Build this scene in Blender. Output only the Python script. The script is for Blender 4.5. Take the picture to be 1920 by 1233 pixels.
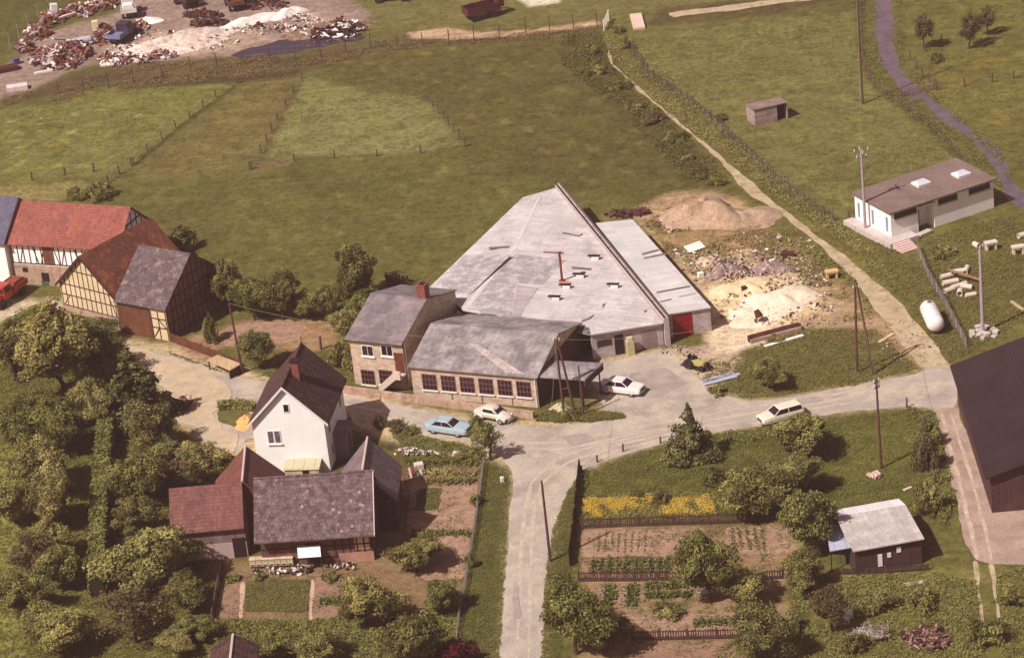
import bpy, math, random
import numpy as np
from mathutils import Vector, Matrix
for o in list(bpy.data.objects): bpy.data.objects.remove(o)
sc = bpy.context.scene
C = sc.collection
R = math.radians
# ---------------------------------------------------------------- camera
FPX, TH, DIST, ROLL = 5500.0, R(25.0), 289.5, math.atan(0.112)
Fv = Vector((0, math.cos(TH), -math.sin(TH)))
_R0 = Vector((1, 0, 0)); _U0 = Vector((0, math.sin(TH), math.cos(TH)))
Rv = _R0*math.cos(ROLL) - _U0*math.sin(ROLL)
Uv = _R0*math.sin(ROLL) + _U0*math.cos(ROLL)
CAM = -Fv*DIST
cam = bpy.data.objects.new('camera', bpy.data.cameras.new('camera')); C.objects.link(cam)
cam.data.sensor_width = 36; cam.data.lens = 36*FPX/1920
cam.data.clip_start = 1; cam.data.clip_end = 20000
m = Matrix((Rv, Uv, -Fv)).transposed().to_4x4(); m.translation = CAM
cam.matrix_world = m
sc.camera = cam
# ---------------------------------------------------------------- sky and sun
SUN_EL, SH_AZ = R(49), R(36)        # shadows fall towards +x and a little away
sd = Vector((-math.cos(SH_AZ)*math.cos(SUN_EL), -math.sin(SH_AZ)*math.cos(SUN_EL), math.sin(SUN_EL)))
w = bpy.data.worlds.new('World'); sc.world = w; w.use_nodes = True
nt = w.node_tree; nt.nodes.clear()
sky = nt.nodes.new('ShaderNodeTexSky'); sky.sky_type = 'NISHITA'; sky.sun_disc = False
sky.sun_elevation = SUN_EL; sky.sun_rotation = math.atan2(sd.x, sd.y); sky.dust_density = 2.0
mx = nt.nodes.new('ShaderNodeMix'); mx.data_type = 'RGBA'; mx.blend_type = 'MULTIPLY'; mx.inputs[0].default_value = 1
nt.links.new(sky.outputs[0], mx.inputs[6]); mx.inputs[7].default_value = (1.15, 0.66, 0.56, 1)
bg = nt.nodes.new('ShaderNodeBackground'); bg.inputs[1].default_value = 0.075
out = nt.nodes.new('ShaderNodeOutputWorld')
nt.links.new(mx.outputs[2], bg.inputs[0]); nt.links.new(bg.outputs[0], out.inputs[0])
sl = bpy.data.lights.new('sun', 'SUN'); sl.energy = 4.5; sl.angle = R(0.6); sl.color = (1.0, 0.97, 0.935)
so = bpy.data.objects.new('sun', sl); C.objects.link(so)
so.rotation_euler = sd.to_track_quat('Z', 'Y').to_euler(); so.location = (0, 0, 100)
sc.view_settings.view_transform = 'Standard'; sc.view_settings.look = 'None'
sc.view_settings.exposure = 0.28; sc.view_settings.gamma = 1.0
sc.render.engine = 'CYCLES'
sc.cycles.max_bounces = 6; sc.cycles.transparent_max_bounces = 4
sc.cycles.pixel_filter_width = 1.9

HAZE = 0.0002
sc.cycles.volume_bounces = 0
# ---------------------------------------------------------------- helpers
def G(px, py, z=0.0):
    d = Fv + Rv*((px-960)/FPX) - Uv*((py-616.5)/FPX)
    t = (z-CAM.z)/d.z
    return CAM + d*t
def S(px, py):                     # pixels per metre at a ground point
    return FPX/(G(px, py)-CAM).dot(Fv)
def HT(px, dpx, py):               # metres of height for dpx pixels of vertical
    return dpx/S(px, py)/math.cos(TH)
def xy(v): return Vector((v.x, v.y, 0))
def lin(c): return c/12.92 if c <= .04045 else ((c+.055)/1.055)**2.4
def rgb(r, g, b, k=1.0): return (lin(r/255)*k, lin(g/255)*k, lin(b/255)*k, 1)
ORG = {}
def setp(o, label=None, cat=None, group=None, kind=None):
    if label: o['label'] = label
    if cat: o['category'] = cat
    if group: o['group'] = group
    if kind: o['kind'] = kind
    return o
def thing(name, loc, label, cat, group=None):
    o = bpy.data.objects.new(name, None); C.objects.link(o)
    o.empty_display_size = .3
    o.location = loc; ORG[o.name] = Vector(loc)
    return setp(o, label, cat, group)
class MB:
    def __init__(s): s.v = []; s.f = []; s.mi = []; s.m = 0
    def add(s, vs, fs):
        b = len(s.v); s.v += [tuple(x) for x in vs]
        for f in fs: s.f.append([b+i for i in f]); s.mi.append(s.m)
        return s
    def hexa(s, p):                # 8 points: bottom 4 ccw, top 4
        return s.add(p, [(3,2,1,0),(4,5,6,7),(0,1,5,4),(1,2,6,5),(2,3,7,6),(3,0,4,7)])
    def box(s, x0, x1, y0, y1, z0, z1):
        return s.hexa([(x0,y0,z0),(x1,y0,z0),(x1,y1,z0),(x0,y1,z0),(x0,y0,z1),(x1,y0,z1),(x1,y1,z1),(x0,y1,z1)])
    def rbox(s, c, L, W, H, rz=0, z0=0, tilt=None):
        c = Vector(c); e = Matrix.Rotation(rz, 3, 'Z')
        if tilt is not None: e = e @ Matrix.Rotation(tilt[0], 3, 'X') @ Matrix.Rotation(tilt[1], 3, 'Y')
        ps = []
        for z in (z0, z0+H):
            for x, y in ((-L/2,-W/2),(L/2,-W/2),(L/2,W/2),(-L/2,W/2)): ps.append(c + e @ Vector((x, y, z)))
        return s.hexa(ps)
    def prism(s, poly, dz):        # poly of 3d points, extruded by vector/scalar
        d = Vector((0,0,dz)) if not isinstance(dz, Vector) else dz
        n = len(poly); ps = [Vector(p) for p in poly]
        a = sum(((ps[i].x*ps[(i+1)%n].y-ps[(i+1)%n].x*ps[i].y) for i in range(n)))
        if (a < 0) == (d.z > 0): ps.reverse()
        return s.add(ps+[p+d for p in ps], [tuple(range(n-1,-1,-1)), tuple(range(n,2*n))]+[(i,(i+1)%n,n+(i+1)%n,n+i) for i in range(n)])
    def tube(s, p0, p1, r0, r1=None, n=8, cap=True):
        if r1 is None: r1 = r0
        p0, p1 = Vector(p0), Vector(p1); d = (p1-p0).normalized()
        a = d.orthogonal().normalized(); b = d.cross(a)
        vs = []
        for p, r in ((p0, r0), (p1, r1)):
            for k in range(n):
                t = 2*math.pi*k/n; vs.append(p+a*math.cos(t)*r+b*math.sin(t)*r)
        fs = [(k,(k+1)%n,n+(k+1)%n,n+k) for k in range(n)]
        if cap: fs += [tuple(range(n-1,-1,-1)), tuple(range(n,2*n))]
        return s.add(vs, fs)
    def path(s, pts, rs, n=7):
        for i in range(len(pts)-1): s.tube(pts[i], pts[i+1], rs[i], rs[i+1], n)
        return s
    def ring(s, rings, closed=True, cap=True):
        n = len(rings[0]); vs = [p for r in rings for p in r]; fs = []
        for i in range(len(rings)-1):
            for k in range(n):
                fs.append((i*n+k, i*n+(k+1)%n, (i+1)*n+(k+1)%n, (i+1)*n+k))
        if cap: fs += [tuple(range(n-1,-1,-1)), tuple(range((len(rings)-1)*n, len(rings)*n))]
        return s.add(vs, fs)
    def build(s, name, mat, parent=None, origin=None, smooth=False, bevel=0, uv=True, recalc=False, sub=0):
        if parent is not None: org = ORG[parent.name]
        elif origin is not None: org = Vector(origin)
        else:
            a = np.array(s.v); org = Vector((a[:,0].mean(), a[:,1].mean(), a[:,2].min()))
        me = bpy.data.meshes.new(name)
        me.from_pydata([Vector(v)-org for v in s.v], [], s.f)
        for mt in (mat if isinstance(mat, (list, tuple)) else [mat]): me.materials.append(mt)
        me.polygons.foreach_set('material_index', s.mi)
        if recalc:
            import bmesh
            bm = bmesh.new(); bm.from_mesh(me); bmesh.ops.recalc_face_normals(bm, faces=bm.faces); bm.to_mesh(me); bm.free()
        me.update()
        if uv:
            ul = me.uv_layers.new(name='UVMap').data
            for p in me.polygons:
                n = p.normal
                u = Vector((0,0,1)).cross(n)
                u = u.normalized() if u.length > .05 else Vector((1,0,0))
                v = n.cross(u)
                for li in p.loop_indices:
                    co = me.vertices[me.loops[li].vertex_index].co
                    ul[li].uv = (co.dot(u), co.dot(v))
        if smooth: me.polygons.foreach_set('use_smooth', [True]*len(me.polygons))
        o = bpy.data.objects.new(name, me); C.objects.link(o)
        if parent is not None: o.parent = parent
        else: o.location = org
        ORG[o.name] = org
        if bevel:
            md = o.modifiers.new('bevel', 'BEVEL'); md.width = bevel; md.segments = 2; md.limit_method = 'ANGLE'
        if sub:
            md = o.modifiers.new('sub', 'SUBSURF'); md.levels = md.render_levels = sub
        return o
def kids(o): return [c for c in bpy.data.objects if c.parent == o]
def copy_tree(o, parent=None):
    c = o.copy(); C.objects.link(c); c.parent = parent
    ORG[c.name] = ORG.get(o.name, Vector((0,0,0)))
    for ch in kids(o): copy_tree(ch, c)
    return c

# ---------------------------------------------------------------- materials
def nodes(name):
    mt = bpy.data.materials.new(name); mt.use_nodes = True
    n = mt.node_tree; bs = n.nodes['Principled BSDF']
    return mt, n, bs
def nd(n, t, **kw):
    x = n.nodes.new(t)
    for k, v in kw.items():
        if k.startswith('i_'): x.inputs[k[2:]].default_value = v
        else: setattr(x, k, v)
    return x
def mixc(n, fac, a, b, bt='MIX'):
    x = n.nodes.new('ShaderNodeMix'); x.data_type = 'RGBA'; x.blend_type = bt
    for i, v in ((0, fac), (6, a), (7, b)):
        if hasattr(v, 'is_linked'): n.links.new(v, x.inputs[i])
        else: x.inputs[i].default_value = v
    return x.outputs[2]
def ramp(n, src, stops):
    x = n.nodes.new('ShaderNodeValToRGB'); n.links.new(src, x.inputs[0])
    e = x.color_ramp.elements
    e[0].position, e[0].color = stops[0]; e[1].position, e[1].color = stops[1]
    for p, c in stops[2:]:
        k = e.new(p); k.color = c
    return x.outputs[0]
def noise(n, vec, scale, detail=3, rough=.6, dist=0):
    x = nd(n, 'ShaderNodeTexNoise'); x.inputs['Scale'].default_value = scale; x.inputs['Detail'].default_value = detail
    x.inputs['Roughness'].default_value = rough; x.inputs['Distortion'].default_value = dist
    n.links.new(vec, x.inputs['Vector']); return x.outputs[0]
W1, B0 = (1,1,1,1), (0,0,0,1)
def g(v): return (v, v, v, 1)
def M(name, col, var=.25, vs=.6, fine=.2, fs=8, spots=None, rough=.85, pat=None, psize=(1,.5), pcol=.6, metal=0, bump=.3, spec=.3, streak=0, alt=None, altpos=(.45,.6)):
    """weathered surface: broad tone change, fine grain, optional tile/plank/corrugated/brick pattern, optional second colour in blotches"""
    mt, n, bs = nodes(name)
    tc = nd(n, 'ShaderNodeTexCoord'); ob, uv = tc.outputs['Object'], tc.outputs['UV']
    c = col
    a = noise(n, ob, vs, 4)
    cc = mixc(n, 1.0, c, ramp(n, a, [(.3, g(1-var)), (.7, g(1+var))]), 'MULTIPLY')
    if alt is not None:
        cc = mixc(n, ramp(n, noise(n, ob, vs*1.7, 5, .7), [(altpos[0], B0), (altpos[1], W1)]), cc, alt)
    b = noise(n, ob, fs, 3, .8)
    cc = mixc(n, 1.0, cc, ramp(n, b, [(.25, g(1-fine)), (.75, g(1+fine))]), 'MULTIPLY')
    if streak:
        mp = nd(n, 'ShaderNodeMapping'); n.links.new(uv, mp.inputs[0]); mp.inputs['Scale'].default_value = (2.2, .12, 1)
        s1 = noise(n, mp.outputs[0], 1.3, 4, .7)
        cc = mixc(n, 1.0, cc, ramp(n, s1, [(.3, g(1-streak)), (.7, g(1+streak*.6))]), 'MULTIPLY')
    h = b
    if pat in ('tile', 'brick', 'plank'):
        br = nd(n, 'ShaderNodeTexBrick'); n.links.new(uv, br.inputs['Vector'])
        br.inputs['Scale'].default_value = 1; br.inputs['Brick Width'].default_value = psize[0]; br.inputs['Row Height'].default_value = psize[1]
        br.inputs['Mortar Size'].default_value = .02 if pat != 'brick' else .014
        br.inputs['Mortar Smooth'].default_value = .3
        br.inputs['Color1'].default_value = g(.82); br.inputs['Color2'].default_value = g(1.18); br.inputs['Mortar'].default_value = g(pcol)
        if pat == 'plank': br.offset = 0.5
        cc = mixc(n, 1.0, cc, br.outputs[0], 'MULTIPLY')
        h = br.outputs[1]
    if pat == 'corr':
        wv = nd(n, 'ShaderNodeTexWave'); n.links.new(uv, wv.inputs['Vector']); wv.wave_type = 'BANDS'; wv.bands_direction = 'X'
        wv.inputs['Scale'].default_value = psize[0]; wv.inputs['Distortion'].default_value = 0
        h = wv.outputs[1]
        br = nd(n, 'ShaderNodeTexBrick'); n.links.new(uv, br.inputs['Vector']); br.offset = .5
        br.inputs['Scale'].default_value = 1; br.inputs['Brick Width'].default_value = 1.0; br.inputs['Row Height'].default_value = psize[1]
        br.inputs['Mortar Size'].default_value = .03
        br.inputs['Color1'].default_value = g(.93); br.inputs['Color2'].default_value = g(1.07); br.inputs['Mortar'].default_value = g(pcol)
        cc = mixc(n, 1.0, cc, br.outputs[0], 'MULTIPLY')
    if spots is not None:
        v = nd(n, 'ShaderNodeTexVoronoi'); n.links.new(ob, v.inputs['Vector']); v.inputs['Scale'].default_value = spots[1]
        k = ramp(n, v.outputs[0], [(spots[2]*.5, W1), (spots[2], B0)])
        k2 = mixc(n, 1.0, k, ramp(n, noise(n, ob, spots[1]*.3, 2), [(.45, B0), (.6, W1)]), 'MULTIPLY')
        cc = mixc(n, k2, cc, spots[0])
    n.links.new(cc, bs.inputs['Base Color'])
    bs.inputs['Roughness'].default_value = rough; bs.inputs['Metallic'].default_value = metal
    bs.inputs['Specular IOR Level'].default_value = spec
    if bump:
        bp = nd(n, 'ShaderNodeBump'); bp.inputs['Strength'].default_value = bump; bp.inputs['Distance'].default_value = .06
        n.links.new(h, bp.inputs['Height']); n.links.new(bp.outputs[0], bs.inputs['Normal'])
    return mt
def leafmat(name, dark, light, tr=.25, alt=None):
    ds = lambda c: tuple(x*.93+sum(c[:3])/3*.07 for x in c[:3])+(1,)
    dark, light = ds(dark), ds(light)
    mt, n, bs = nodes(name)
    at = nd(n, 'ShaderNodeAttribute', attribute_name='lv')
    oi = nd(n, 'ShaderNodeObjectInfo')
    tc = nd(n, 'ShaderNodeTexCoord')
    a = noise(n, tc.outputs['Object'], .9, 2)
    ad = nd(n, 'ShaderNodeMath', operation='MULTIPLY_ADD'); n.links.new(a, ad.inputs[0]); ad.inputs[1].default_value = .9; n.links.new(at.outputs['Fac'], ad.inputs[2])
    cc = ramp(n, ad.outputs[0], [(.35, dark), (1.15 if False else 1.0, light)])
    hs = nd(n, 'ShaderNodeHueSaturation')
    mr = nd(n, 'ShaderNodeMapRange'); n.links.new(oi.outputs['Random'], mr.inputs[0]); mr.inputs[3].default_value = .8; mr.inputs[4].default_value = 1.2
    mr2 = nd(n, 'ShaderNodeMapRange'); n.links.new(oi.outputs['Random'], mr2.inputs[0]); mr2.inputs[3].default_value = .515; mr2.inputs[4].default_value = .485
    n.links.new(mr.outputs[0], hs.inputs['Value']); n.links.new(mr2.outputs[0], hs.inputs['Hue']); n.links.new(cc, hs.inputs['Color'])
    df = nd(n, 'ShaderNodeBsdfDiffuse'); tl = nd(n, 'ShaderNodeBsdfTranslucent')
    n.links.new(hs.outputs[0], df.inputs[0]); n.links.new(hs.outputs[0], tl.inputs[0])
    ms = nd(n, 'ShaderNodeMixShader'); ms.inputs[0].default_value = tr
    n.links.new(df.outputs[0], ms.inputs[1]); n.links.new(tl.outputs[0], ms.inputs[2])
    n.links.new(ms.outputs[0], n.nodes['Material Output'].inputs[0])
    return mt
# ---------------------------------------------------------------- ground
ROADPX = [(225,645),(300,660),(390,690),(445,706),(500,716),(560,724),(660,742),(760,762),(900,789),(1000,800),
    (1100,794),(1160,784),(1130,760),(1110,720),(1135,680),(1250,655),(1262,662),(1300,700),(1340,735),(1400,753),(1480,745),(1560,729),
    (1640,716),(1720,700),(1735,690),(1785,688),(1800,735),(1790,765),(1748,765),(1700,761),(1600,770),(1500,786),(1400,802),(1300,817),(1200,842),(1130,866),
    (1090,888),(1062,920),(1040,985),(1024,1060),(1014,1260),(936,1260),(942,1150),(950,1050),(956,960),(962,900),(955,872),(925,845),(870,826),(790,818),
    (750,797),(700,786),(650,775),(560,790),(480,805),(440,850),(395,852),(365,805),(330,790),(310,740),(270,690)]
rnd = random.Random(7)
def pnoise(x, y, s, seed=0):
    """cheap smooth noise on numpy arrays, about -1..1"""
    rs = np.random.RandomState(seed); o = 0; a = 0
    for k in range(7):
        th = rs.uniform(0, 2*math.pi); f = s*rs.uniform(.6, 2.2); ph = rs.uniform(0, 6.3)
        o = o + np.sin((x*math.cos(th)+y*math.sin(th))*f + ph + 1.3*np.sin(x*math.sin(th*2)*f*.5+y*f*.45+ph*2)); a += .5
    return o/a*.55
def inside(px, py, poly):
    n = len(poly); r = np.zeros(px.shape, bool); j = n-1
    for i in range(n):
        xi, yi = poly[i]; xj, yj = poly[j]
        c = ((yi > py) != (yj > py)) & (px < (xj-xi)*(py-yi)/((yj-yi)+1e-9)+xi)
        r ^= c; j = i
    return r
STEP = .36
xs = np.concatenate([[-9000,-3000,-1000,-400,-180,-110], np.arange(-82, 84, STEP), [110,180,400,1000,3000,9000]])
ys = np.concatenate([[-9000,-3000,-1000,-400,-180,-110], np.arange(-84, 142, STEP), [170,260,500,1000,3000,9000]])
X, Y = np.meshgrid(xs, ys); NX, NY = len(xs), len(ys)
col = np.zeros(X.shape+(4,)); col[..., 3] = 1
def scol(r, g_, b, k=1): return np.array(rgb(r, g_, b, k)[:3])
col[..., :3] = scol(98, 92, 46)
def paint(poly, c, soft=.8, strength=1.0, warp=.8, ns=.5, patch=None, seed=1):
    """mix colour c into the ground inside a pixel outline, with a wandering edge"""
    wp = [tuple(G(*p)[:2]) for p in poly]
    wx = X + warp*pnoise(X, Y, ns, seed)+ .25*pnoise(X, Y, ns*4, seed+9)
    wy = Y + warp*pnoise(X, Y, ns, seed+3)+ .25*pnoise(X, Y, ns*4, seed+5)
    acc = np.zeros(X.shape)
    offs = [(0, 0)] if soft == 0 else [(soft*math.cos(k*math.pi/4)*q, soft*math.sin(k*math.pi/4)*q) for k in range(8) for q in (.5, 1)]
    for dx, dy in offs: acc += inside(wx+dx, wy+dy, wp)
    acc = acc/len(offs)*strength
    if patch is not None:
        acc = acc*np.clip((pnoise(X, Y, patch[0], seed+20)-patch[1])/patch[2], 0, 1)
    col[..., :3] = col[..., :3]*(1-acc[..., None]) + np.array(c)[None, None]*acc[..., None]
ALL = [(-600,-400),(2500,-400),(2500,1700),(-600,1700)]
# broad tone drift of meadow
paint(ALL, scol(84, 74, 36), patch=(.10, .0, .8), strength=.6, seed=41)
paint(ALL, scol(116, 110, 54), patch=(.2, .2, .6), strength=.5, seed=45)
paint(ALL, scol(112, 92, 52), patch=(.5, .35, .5), strength=.45, seed=47)
paint([(-60,195),(300,150),(445,155),(400,200),(250,312),(180,330),(-60,350)], scol(118,114,58), strength=.85)
paint([(-60,205),(250,190),(330,230),(200,310),(-60,330)], scol(156,154,112), patch=(1.6,.35,.3), strength=.7, seed=5)
paint([(-60,250),(130,240),(150,320),(-60,345)], scol(150,136,52), patch=(1.2,.25,.4), strength=.8, seed=8)
paint([(-60,348),(110,342),(205,345),(190,372),(-60,382)], scol(142,126,78), strength=.9)
paint([(450,158),(560,145),(540,200),(490,290),(400,330),(235,340),(260,310),(400,205)], scol(114,101,58), strength=.9)
paint([(572,142),(700,170),(800,185),(872,272),(770,290),(500,298),(540,200)], scol(130,126,78), soft=.8, warp=.5, strength=.8)
paint([(572,142),(700,170),(800,185),(872,272),(770,290),(500,298),(540,200)], scol(108,100,52), patch=(1.1,.1,.5), strength=.6, seed=77)
paint([(560,108),(1100,60),(1340,340),(1250,375),(1050,352),(900,335),(872,272),(800,185),(572,140)], scol(88,76,38), strength=.62, warp=2.5, soft=2.5)
paint([(900,120),(1100,100),(1230,300),(1000,320)], scol(104,92,38), patch=(.5,.1,.5), strength=.6, seed=12)
paint([(455,305),(870,282),(950,340),(860,490),(740,525),(520,470),(400,440),(370,340)], scol(99,93,46), strength=.7)
paint([(1180,65),(1610,22),(1615,100),(1660,180),(1820,315),(1600,345),(1600,415),(1560,418),(1480,350),(1340,230),(1200,120)], scol(113,107,60), strength=.9, warp=.5)
paint([(1180,65),(1610,22),(1615,100),(1660,180),(1560,170),(1300,120)], scol(126,114,74), patch=(1.0,.2,.5), strength=.6, seed=66)
paint([(1690,-20),(1960,-20),(1960,340),(1850,262),(1770,200),(1715,160)], scol(107,99,48), strength=.9)
paint([(1750,95),(1960,80),(1960,340),(1850,250),(1770,190)], scol(138,112,44), patch=(.9,.15,.5), strength=.7, seed=14)
for sd_, cc_, st_ in ((101, (128,118,60), .45), (102, (70,60,34), .4), (103, (120,96,60), .35), (104, (84,92,40), .35)):
    paint(ALL, scol(*cc_), patch=(1.1+.5*(sd_-101), .25, .35), strength=st_, seed=sd_)
# scrap yard earth and bank
paint([(-80,175),(20,120),(90,60),(230,20),(250,-60),(560,-60),(700,30),(640,66),(430,105),(220,125),(190,112),(60,165),(-80,230)], scol(150,124,122), strength=.95)
paint([(190,95),(300,60),(440,40),(570,15),(700,40),(640,75),(430,105),(220,125)], scol(178,150,138), strength=.9, patch=(.9,-.2,.5), seed=91)
paint([(-80,-60),(250,-60),(230,-10),(130,20),(60,55),(0,100),(-80,130)], scol(88,84,40), strength=1)
paint([(-80,235),(60,172),(190,118),(430,108),(560,100),(700,76),(1130,48),(1130,66),(700,100),(560,140),(440,150),(200,165),(-80,205)], scol(92,76,50), strength=.8)
paint([(-80,212),(120,190),(300,150),(440,140),(560,130),(560,142),(440,155),(200,172),(-80,214)], scol(74,56,38), strength=.75)
paint([(690,-50),(1500,-50),(1500,0),(1250,18),(1130,30),(880,48),(690,60)], scol(112,102,60), strength=.7)
paint([(760,62),(830,52),(900,62),(1000,55),(1120,38),(1130,46),(960,68),(880,74),(770,72)], scol(186,152,128), soft=.4, warp=.4)
paint([(960,-10),(1060,-20),(1050,6),(990,14)], scol(205,190,180), soft=.4, warp=.5)
# path strip with weeds
paint([(1120,60),(1180,70),(1200,115),(1340,225),(1480,345),(1565,415),(1600,440),(1700,560),(1700,600),(1440,390),(1360,340),(1290,300),(1180,200),(1080,120),(1080,70)], scol(100,92,46), strength=.9)
paint([(1170,120),(1250,170),(1330,235),(1400,290),(1360,300),(1280,235),(1190,165)], scol(142,128,50), strength=.8, patch=(1.3,.0,.5), seed=31)
paint([(1480,400),(1620,450),(1700,560),(1660,560),(1560,450),(1480,420)], scol(124,112,54), strength=.7)
paint([(1050,70),(1130,60),(1180,160),(1240,200),(1340,320),(1290,330),(1160,210),(1060,120)], scol(78,62,36), strength=.7)
# rubble yard behind the hall
paint([(1120,408),(1180,400),(1240,372),(1290,355),(1390,372),(1440,430),(1500,470),(1560,520),(1620,560),(1700,640),(1740,700),(1640,650),(1500,620),(1400,650),(1330,650),(1345,600),(1190,410)], scol(176,142,116), strength=.95)
paint([(1220,400),(1420,390),(1450,480),(1250,500)], scol(188,148,108), strength=.8, patch=(.8,-.1,.5), seed=51)
paint([(1250,380),(1450,380),(1600,520),(1640,600),(1400,640),(1300,500)], scol(120,106,64), strength=.6, patch=(.7,.25,.35), seed=52)
paint([(1390,400),(1450,400),(1570,500),(1580,540),(1500,520),(1430,465)], scol(108,98,50), strength=.8)
paint([(1230,440),(1420,470),(1560,560),(1560,620),(1330,640),(1290,520)], scol(200,176,148), strength=.75, patch=(1.0,-.35,.5), seed=141)
paint([(1330,530),(1420,510),(1510,530),(1500,600),(1420,640),(1340,625),(1310,560)], scol(214,186,152), strength=.95, warp=.5)
paint([(1360,530),(1430,515),(1430,560),(1370,565)], scol(226,184,128), strength=.7, warp=.5)
paint([(1385,655),(1440,645),(1500,615),(1640,615),(1720,690),(1600,725),(1480,742),(1400,750),(1330,735),(1300,700),(1310,672)], scol(104,96,50), strength=.95)
paint([(1540,600),(1640,590),(1700,660),(1600,640)], scol(140,112,88), strength=.6, patch=(1.2,.0,.4), seed=53)
paint([(1600,470),(1680,480),(1760,600),(1800,680),(1770,660),(1700,600)], scol(104,98,48), strength=.9)
# yard between hall and road
paint([(1120,670),(1262,650),(1340,645),(1400,655),(1380,700),(1340,740),(1400,755),(1130,775)], scol(182,156,142), soft=.5, strength=1)
paint([(1330,610),(1400,600),(1470,600),(1440,650),(1340,665)], scol(216,190,170), soft=.5, strength=.9)
# farm yard and verges
paint([(210,630),(330,650),(460,690),(660,730),(900,790),(1130,785),(1130,860),(1000,880),(640,800),(480,860),(380,870),(300,790),(240,700)], scol(196,168,140), strength=.95)
paint([(-60,560),(110,560),(240,640),(100,640),(-60,640)], scol(196,176,158), strength=.9)
paint([(470,600),(560,590),(650,600),(640,650),(560,660),(470,650),(410,650),(390,690),(320,640),(400,620)], scol(154,118,92), strength=.95)
paint([(490,690),(640,650),(690,600),(660,560),(650,640),(655,725),(500,705)], scol(84,86,38), strength=.9)
paint([(225,640),(400,690),(440,705),(390,700),(300,668)], scol(112,104,56), strength=.6)
paint(ROADPX, scol(182,160,132), soft=1.3, warp=.9, ns=1.1, strength=.95, seed=131)
# orchard lower left
paint([(-60,650),(210,620),(330,780),(420,880),(400,1050),(420,1290),(-60,1290)], scol(98,92,42), strength=.9)
paint([(-60,760),(40,760),(60,900),(40,1290),(-60,1290)], scol(140,134,66), strength=.9)
paint([(270,790),(350,790),(420,870),(330,890),(200,880)], scol(150,104,74), strength=.7, patch=(.8,-.3,.5), seed=61)
paint([(240,1070),(400,1010),(420,1290),(240,1290)], scol(112,108,50), strength=.6)
# garden by the farm house
paint([(400,1050),(700,1050),(750,890),(900,860),(900,900),(850,1290),(400,1290)], scol(136,106,82), strength=.9)
paint([(400,1170),(860,1150),(840,1290),(380,1290)], scol(98,94,46), strength=.9)
paint([(905,865),(960,880),(955,960),(935,1290),(850,1290),(880,1000)], scol(84,86,36), strength=1)
# gardens on the right
paint([(1085,885),(1200,845),(1300,820),(1500,790),(1700,762),(1750,770),(1790,930),(1600,960),(1500,960),(1470,970),(1090,970),(1065,940)], scol(84,86,36), strength=.95)
paint([(1560,800),(1700,780),(1740,900),(1560,900)], scol(112,110,48), strength=.5)
paint([(1085,985),(1480,985),(1500,1060),(1480,1200),(1380,1240),(1100,1240),(1090,1090)], scol(152,120,96), strength=.85)
paint([(1060,890),(1085,890),(1070,1060),(1050,1290),(1010,1290),(1020,1060),(1040,980)], scol(86,88,38), strength=1)
paint([(1480,1080),(1760,1070),(1840,1060),(1960,1100),(1960,1290),(1300,1290),(1400,1200),(1480,1180)], scol(104,98,48), strength=.95)
paint([(1480,1080),(1840,1060),(1960,1290),(1300,1290)], scol(150,122,90), strength=.6, patch=(.9,.2,.4), seed=71)
for pl_ in ([(1085,885),(1200,845),(1300,820),(1500,790),(1700,762),(1750,770),(1790,930),(1600,960),(1500,960),(1470,970),(1090,970)],[(905,865),(960,880),(955,960),(935,1290),(850,1290),(880,1000)],[(1480,1080),(1840,1060),(1960,1290),(1300,1290)],[(-60,650),(210,620),(330,780),(420,880),(400,1050),(420,1290),(-60,1290)]):
    paint(pl_, scol(122,116,56), patch=(1.3,.1,.4), strength=.55, seed=111); paint(pl_, scol(66,60,30), patch=(1.6,.15,.4), strength=.5, seed=112)
paint([(1160,930),(1340,930),(1330,965),(1095,972),(1090,935)], scol(120,108,40), strength=.9)
paint([(438,158),(405,184),(330,240),(250,306),(256,311),(336,245),(411,189),(446,162)], scol(66,54,32), soft=.3, warp=.15, strength=.75)
paint([(562,150),(518,225),(488,287),(493,287),(524,227),(568,152)], scol(104,80,58), soft=.3, warp=.15, strength=.8)
paint([(470,310),(550,296),(555,303),(470,326)], scol(122,96,74), soft=.4, warp=.2, strength=.7)
paint([(1180,90),(1215,140),(1290,190),(1345,235),(1400,285),(1450,335),(1510,380),(1563,415),(1568,411),(1515,374),(1456,329),(1406,279),(1350,229),(1296,184),(1222,136),(1187,88)], scol(74,56,42), soft=.3, warp=.15, strength=.8)
paint([(1606,-5),(1606,90),(1614,130),(1640,170),(1668,190),(1740,242),(1800,300),(1806,294),(1744,232),(1672,180),(1648,164),(1624,126),(1618,90),(1620,-5)], scol(70,56,38), soft=.4, warp=.2, strength=.7)
paint([(0,168),(60,165),(200,118),(430,110),(560,104),(700,78),(900,62),(1120,50),(1120,56),(900,72),(700,92),(560,128),(430,140),(200,160),(0,206)], scol(76,60,38), soft=.8, warp=1, strength=.6, patch=(.5,-.1,.5), seed=93)
paint([(1240,15),(1440,-5),(1610,-30),(1610,-10),(1440,30),(1260,48),(1210,50)], scol(84,66,44), soft=.5, warp=.4, strength=.7)
paint([(1095,934),(1222,928),(1228,950),(1170,960),(1095,974)], scol(196,152,44), soft=.3, warp=.2, patch=(2.6,.0,.3), strength=.8, seed=95)
paint([(1240,950),(1262,936),(1335,928),(1345,962),(1244,966)], scol(196,152,44), soft=.3, warp=.2, patch=(2.6,.0,.3), strength=.8, seed=96)
paint(ROADPX, scol(176,154,124), soft=.9, warp=.7, ns=1.3, strength=.9, seed=132)
_l = col[..., :3].mean(-1, keepdims=True); col[..., :3] = (col[..., :3]*.9+_l*.1)*np.array([1.07,1.16,1.10])
v = np.zeros((NX*NY, 3)); v[:, 0] = X.ravel(); v[:, 1] = Y.ravel()
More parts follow.
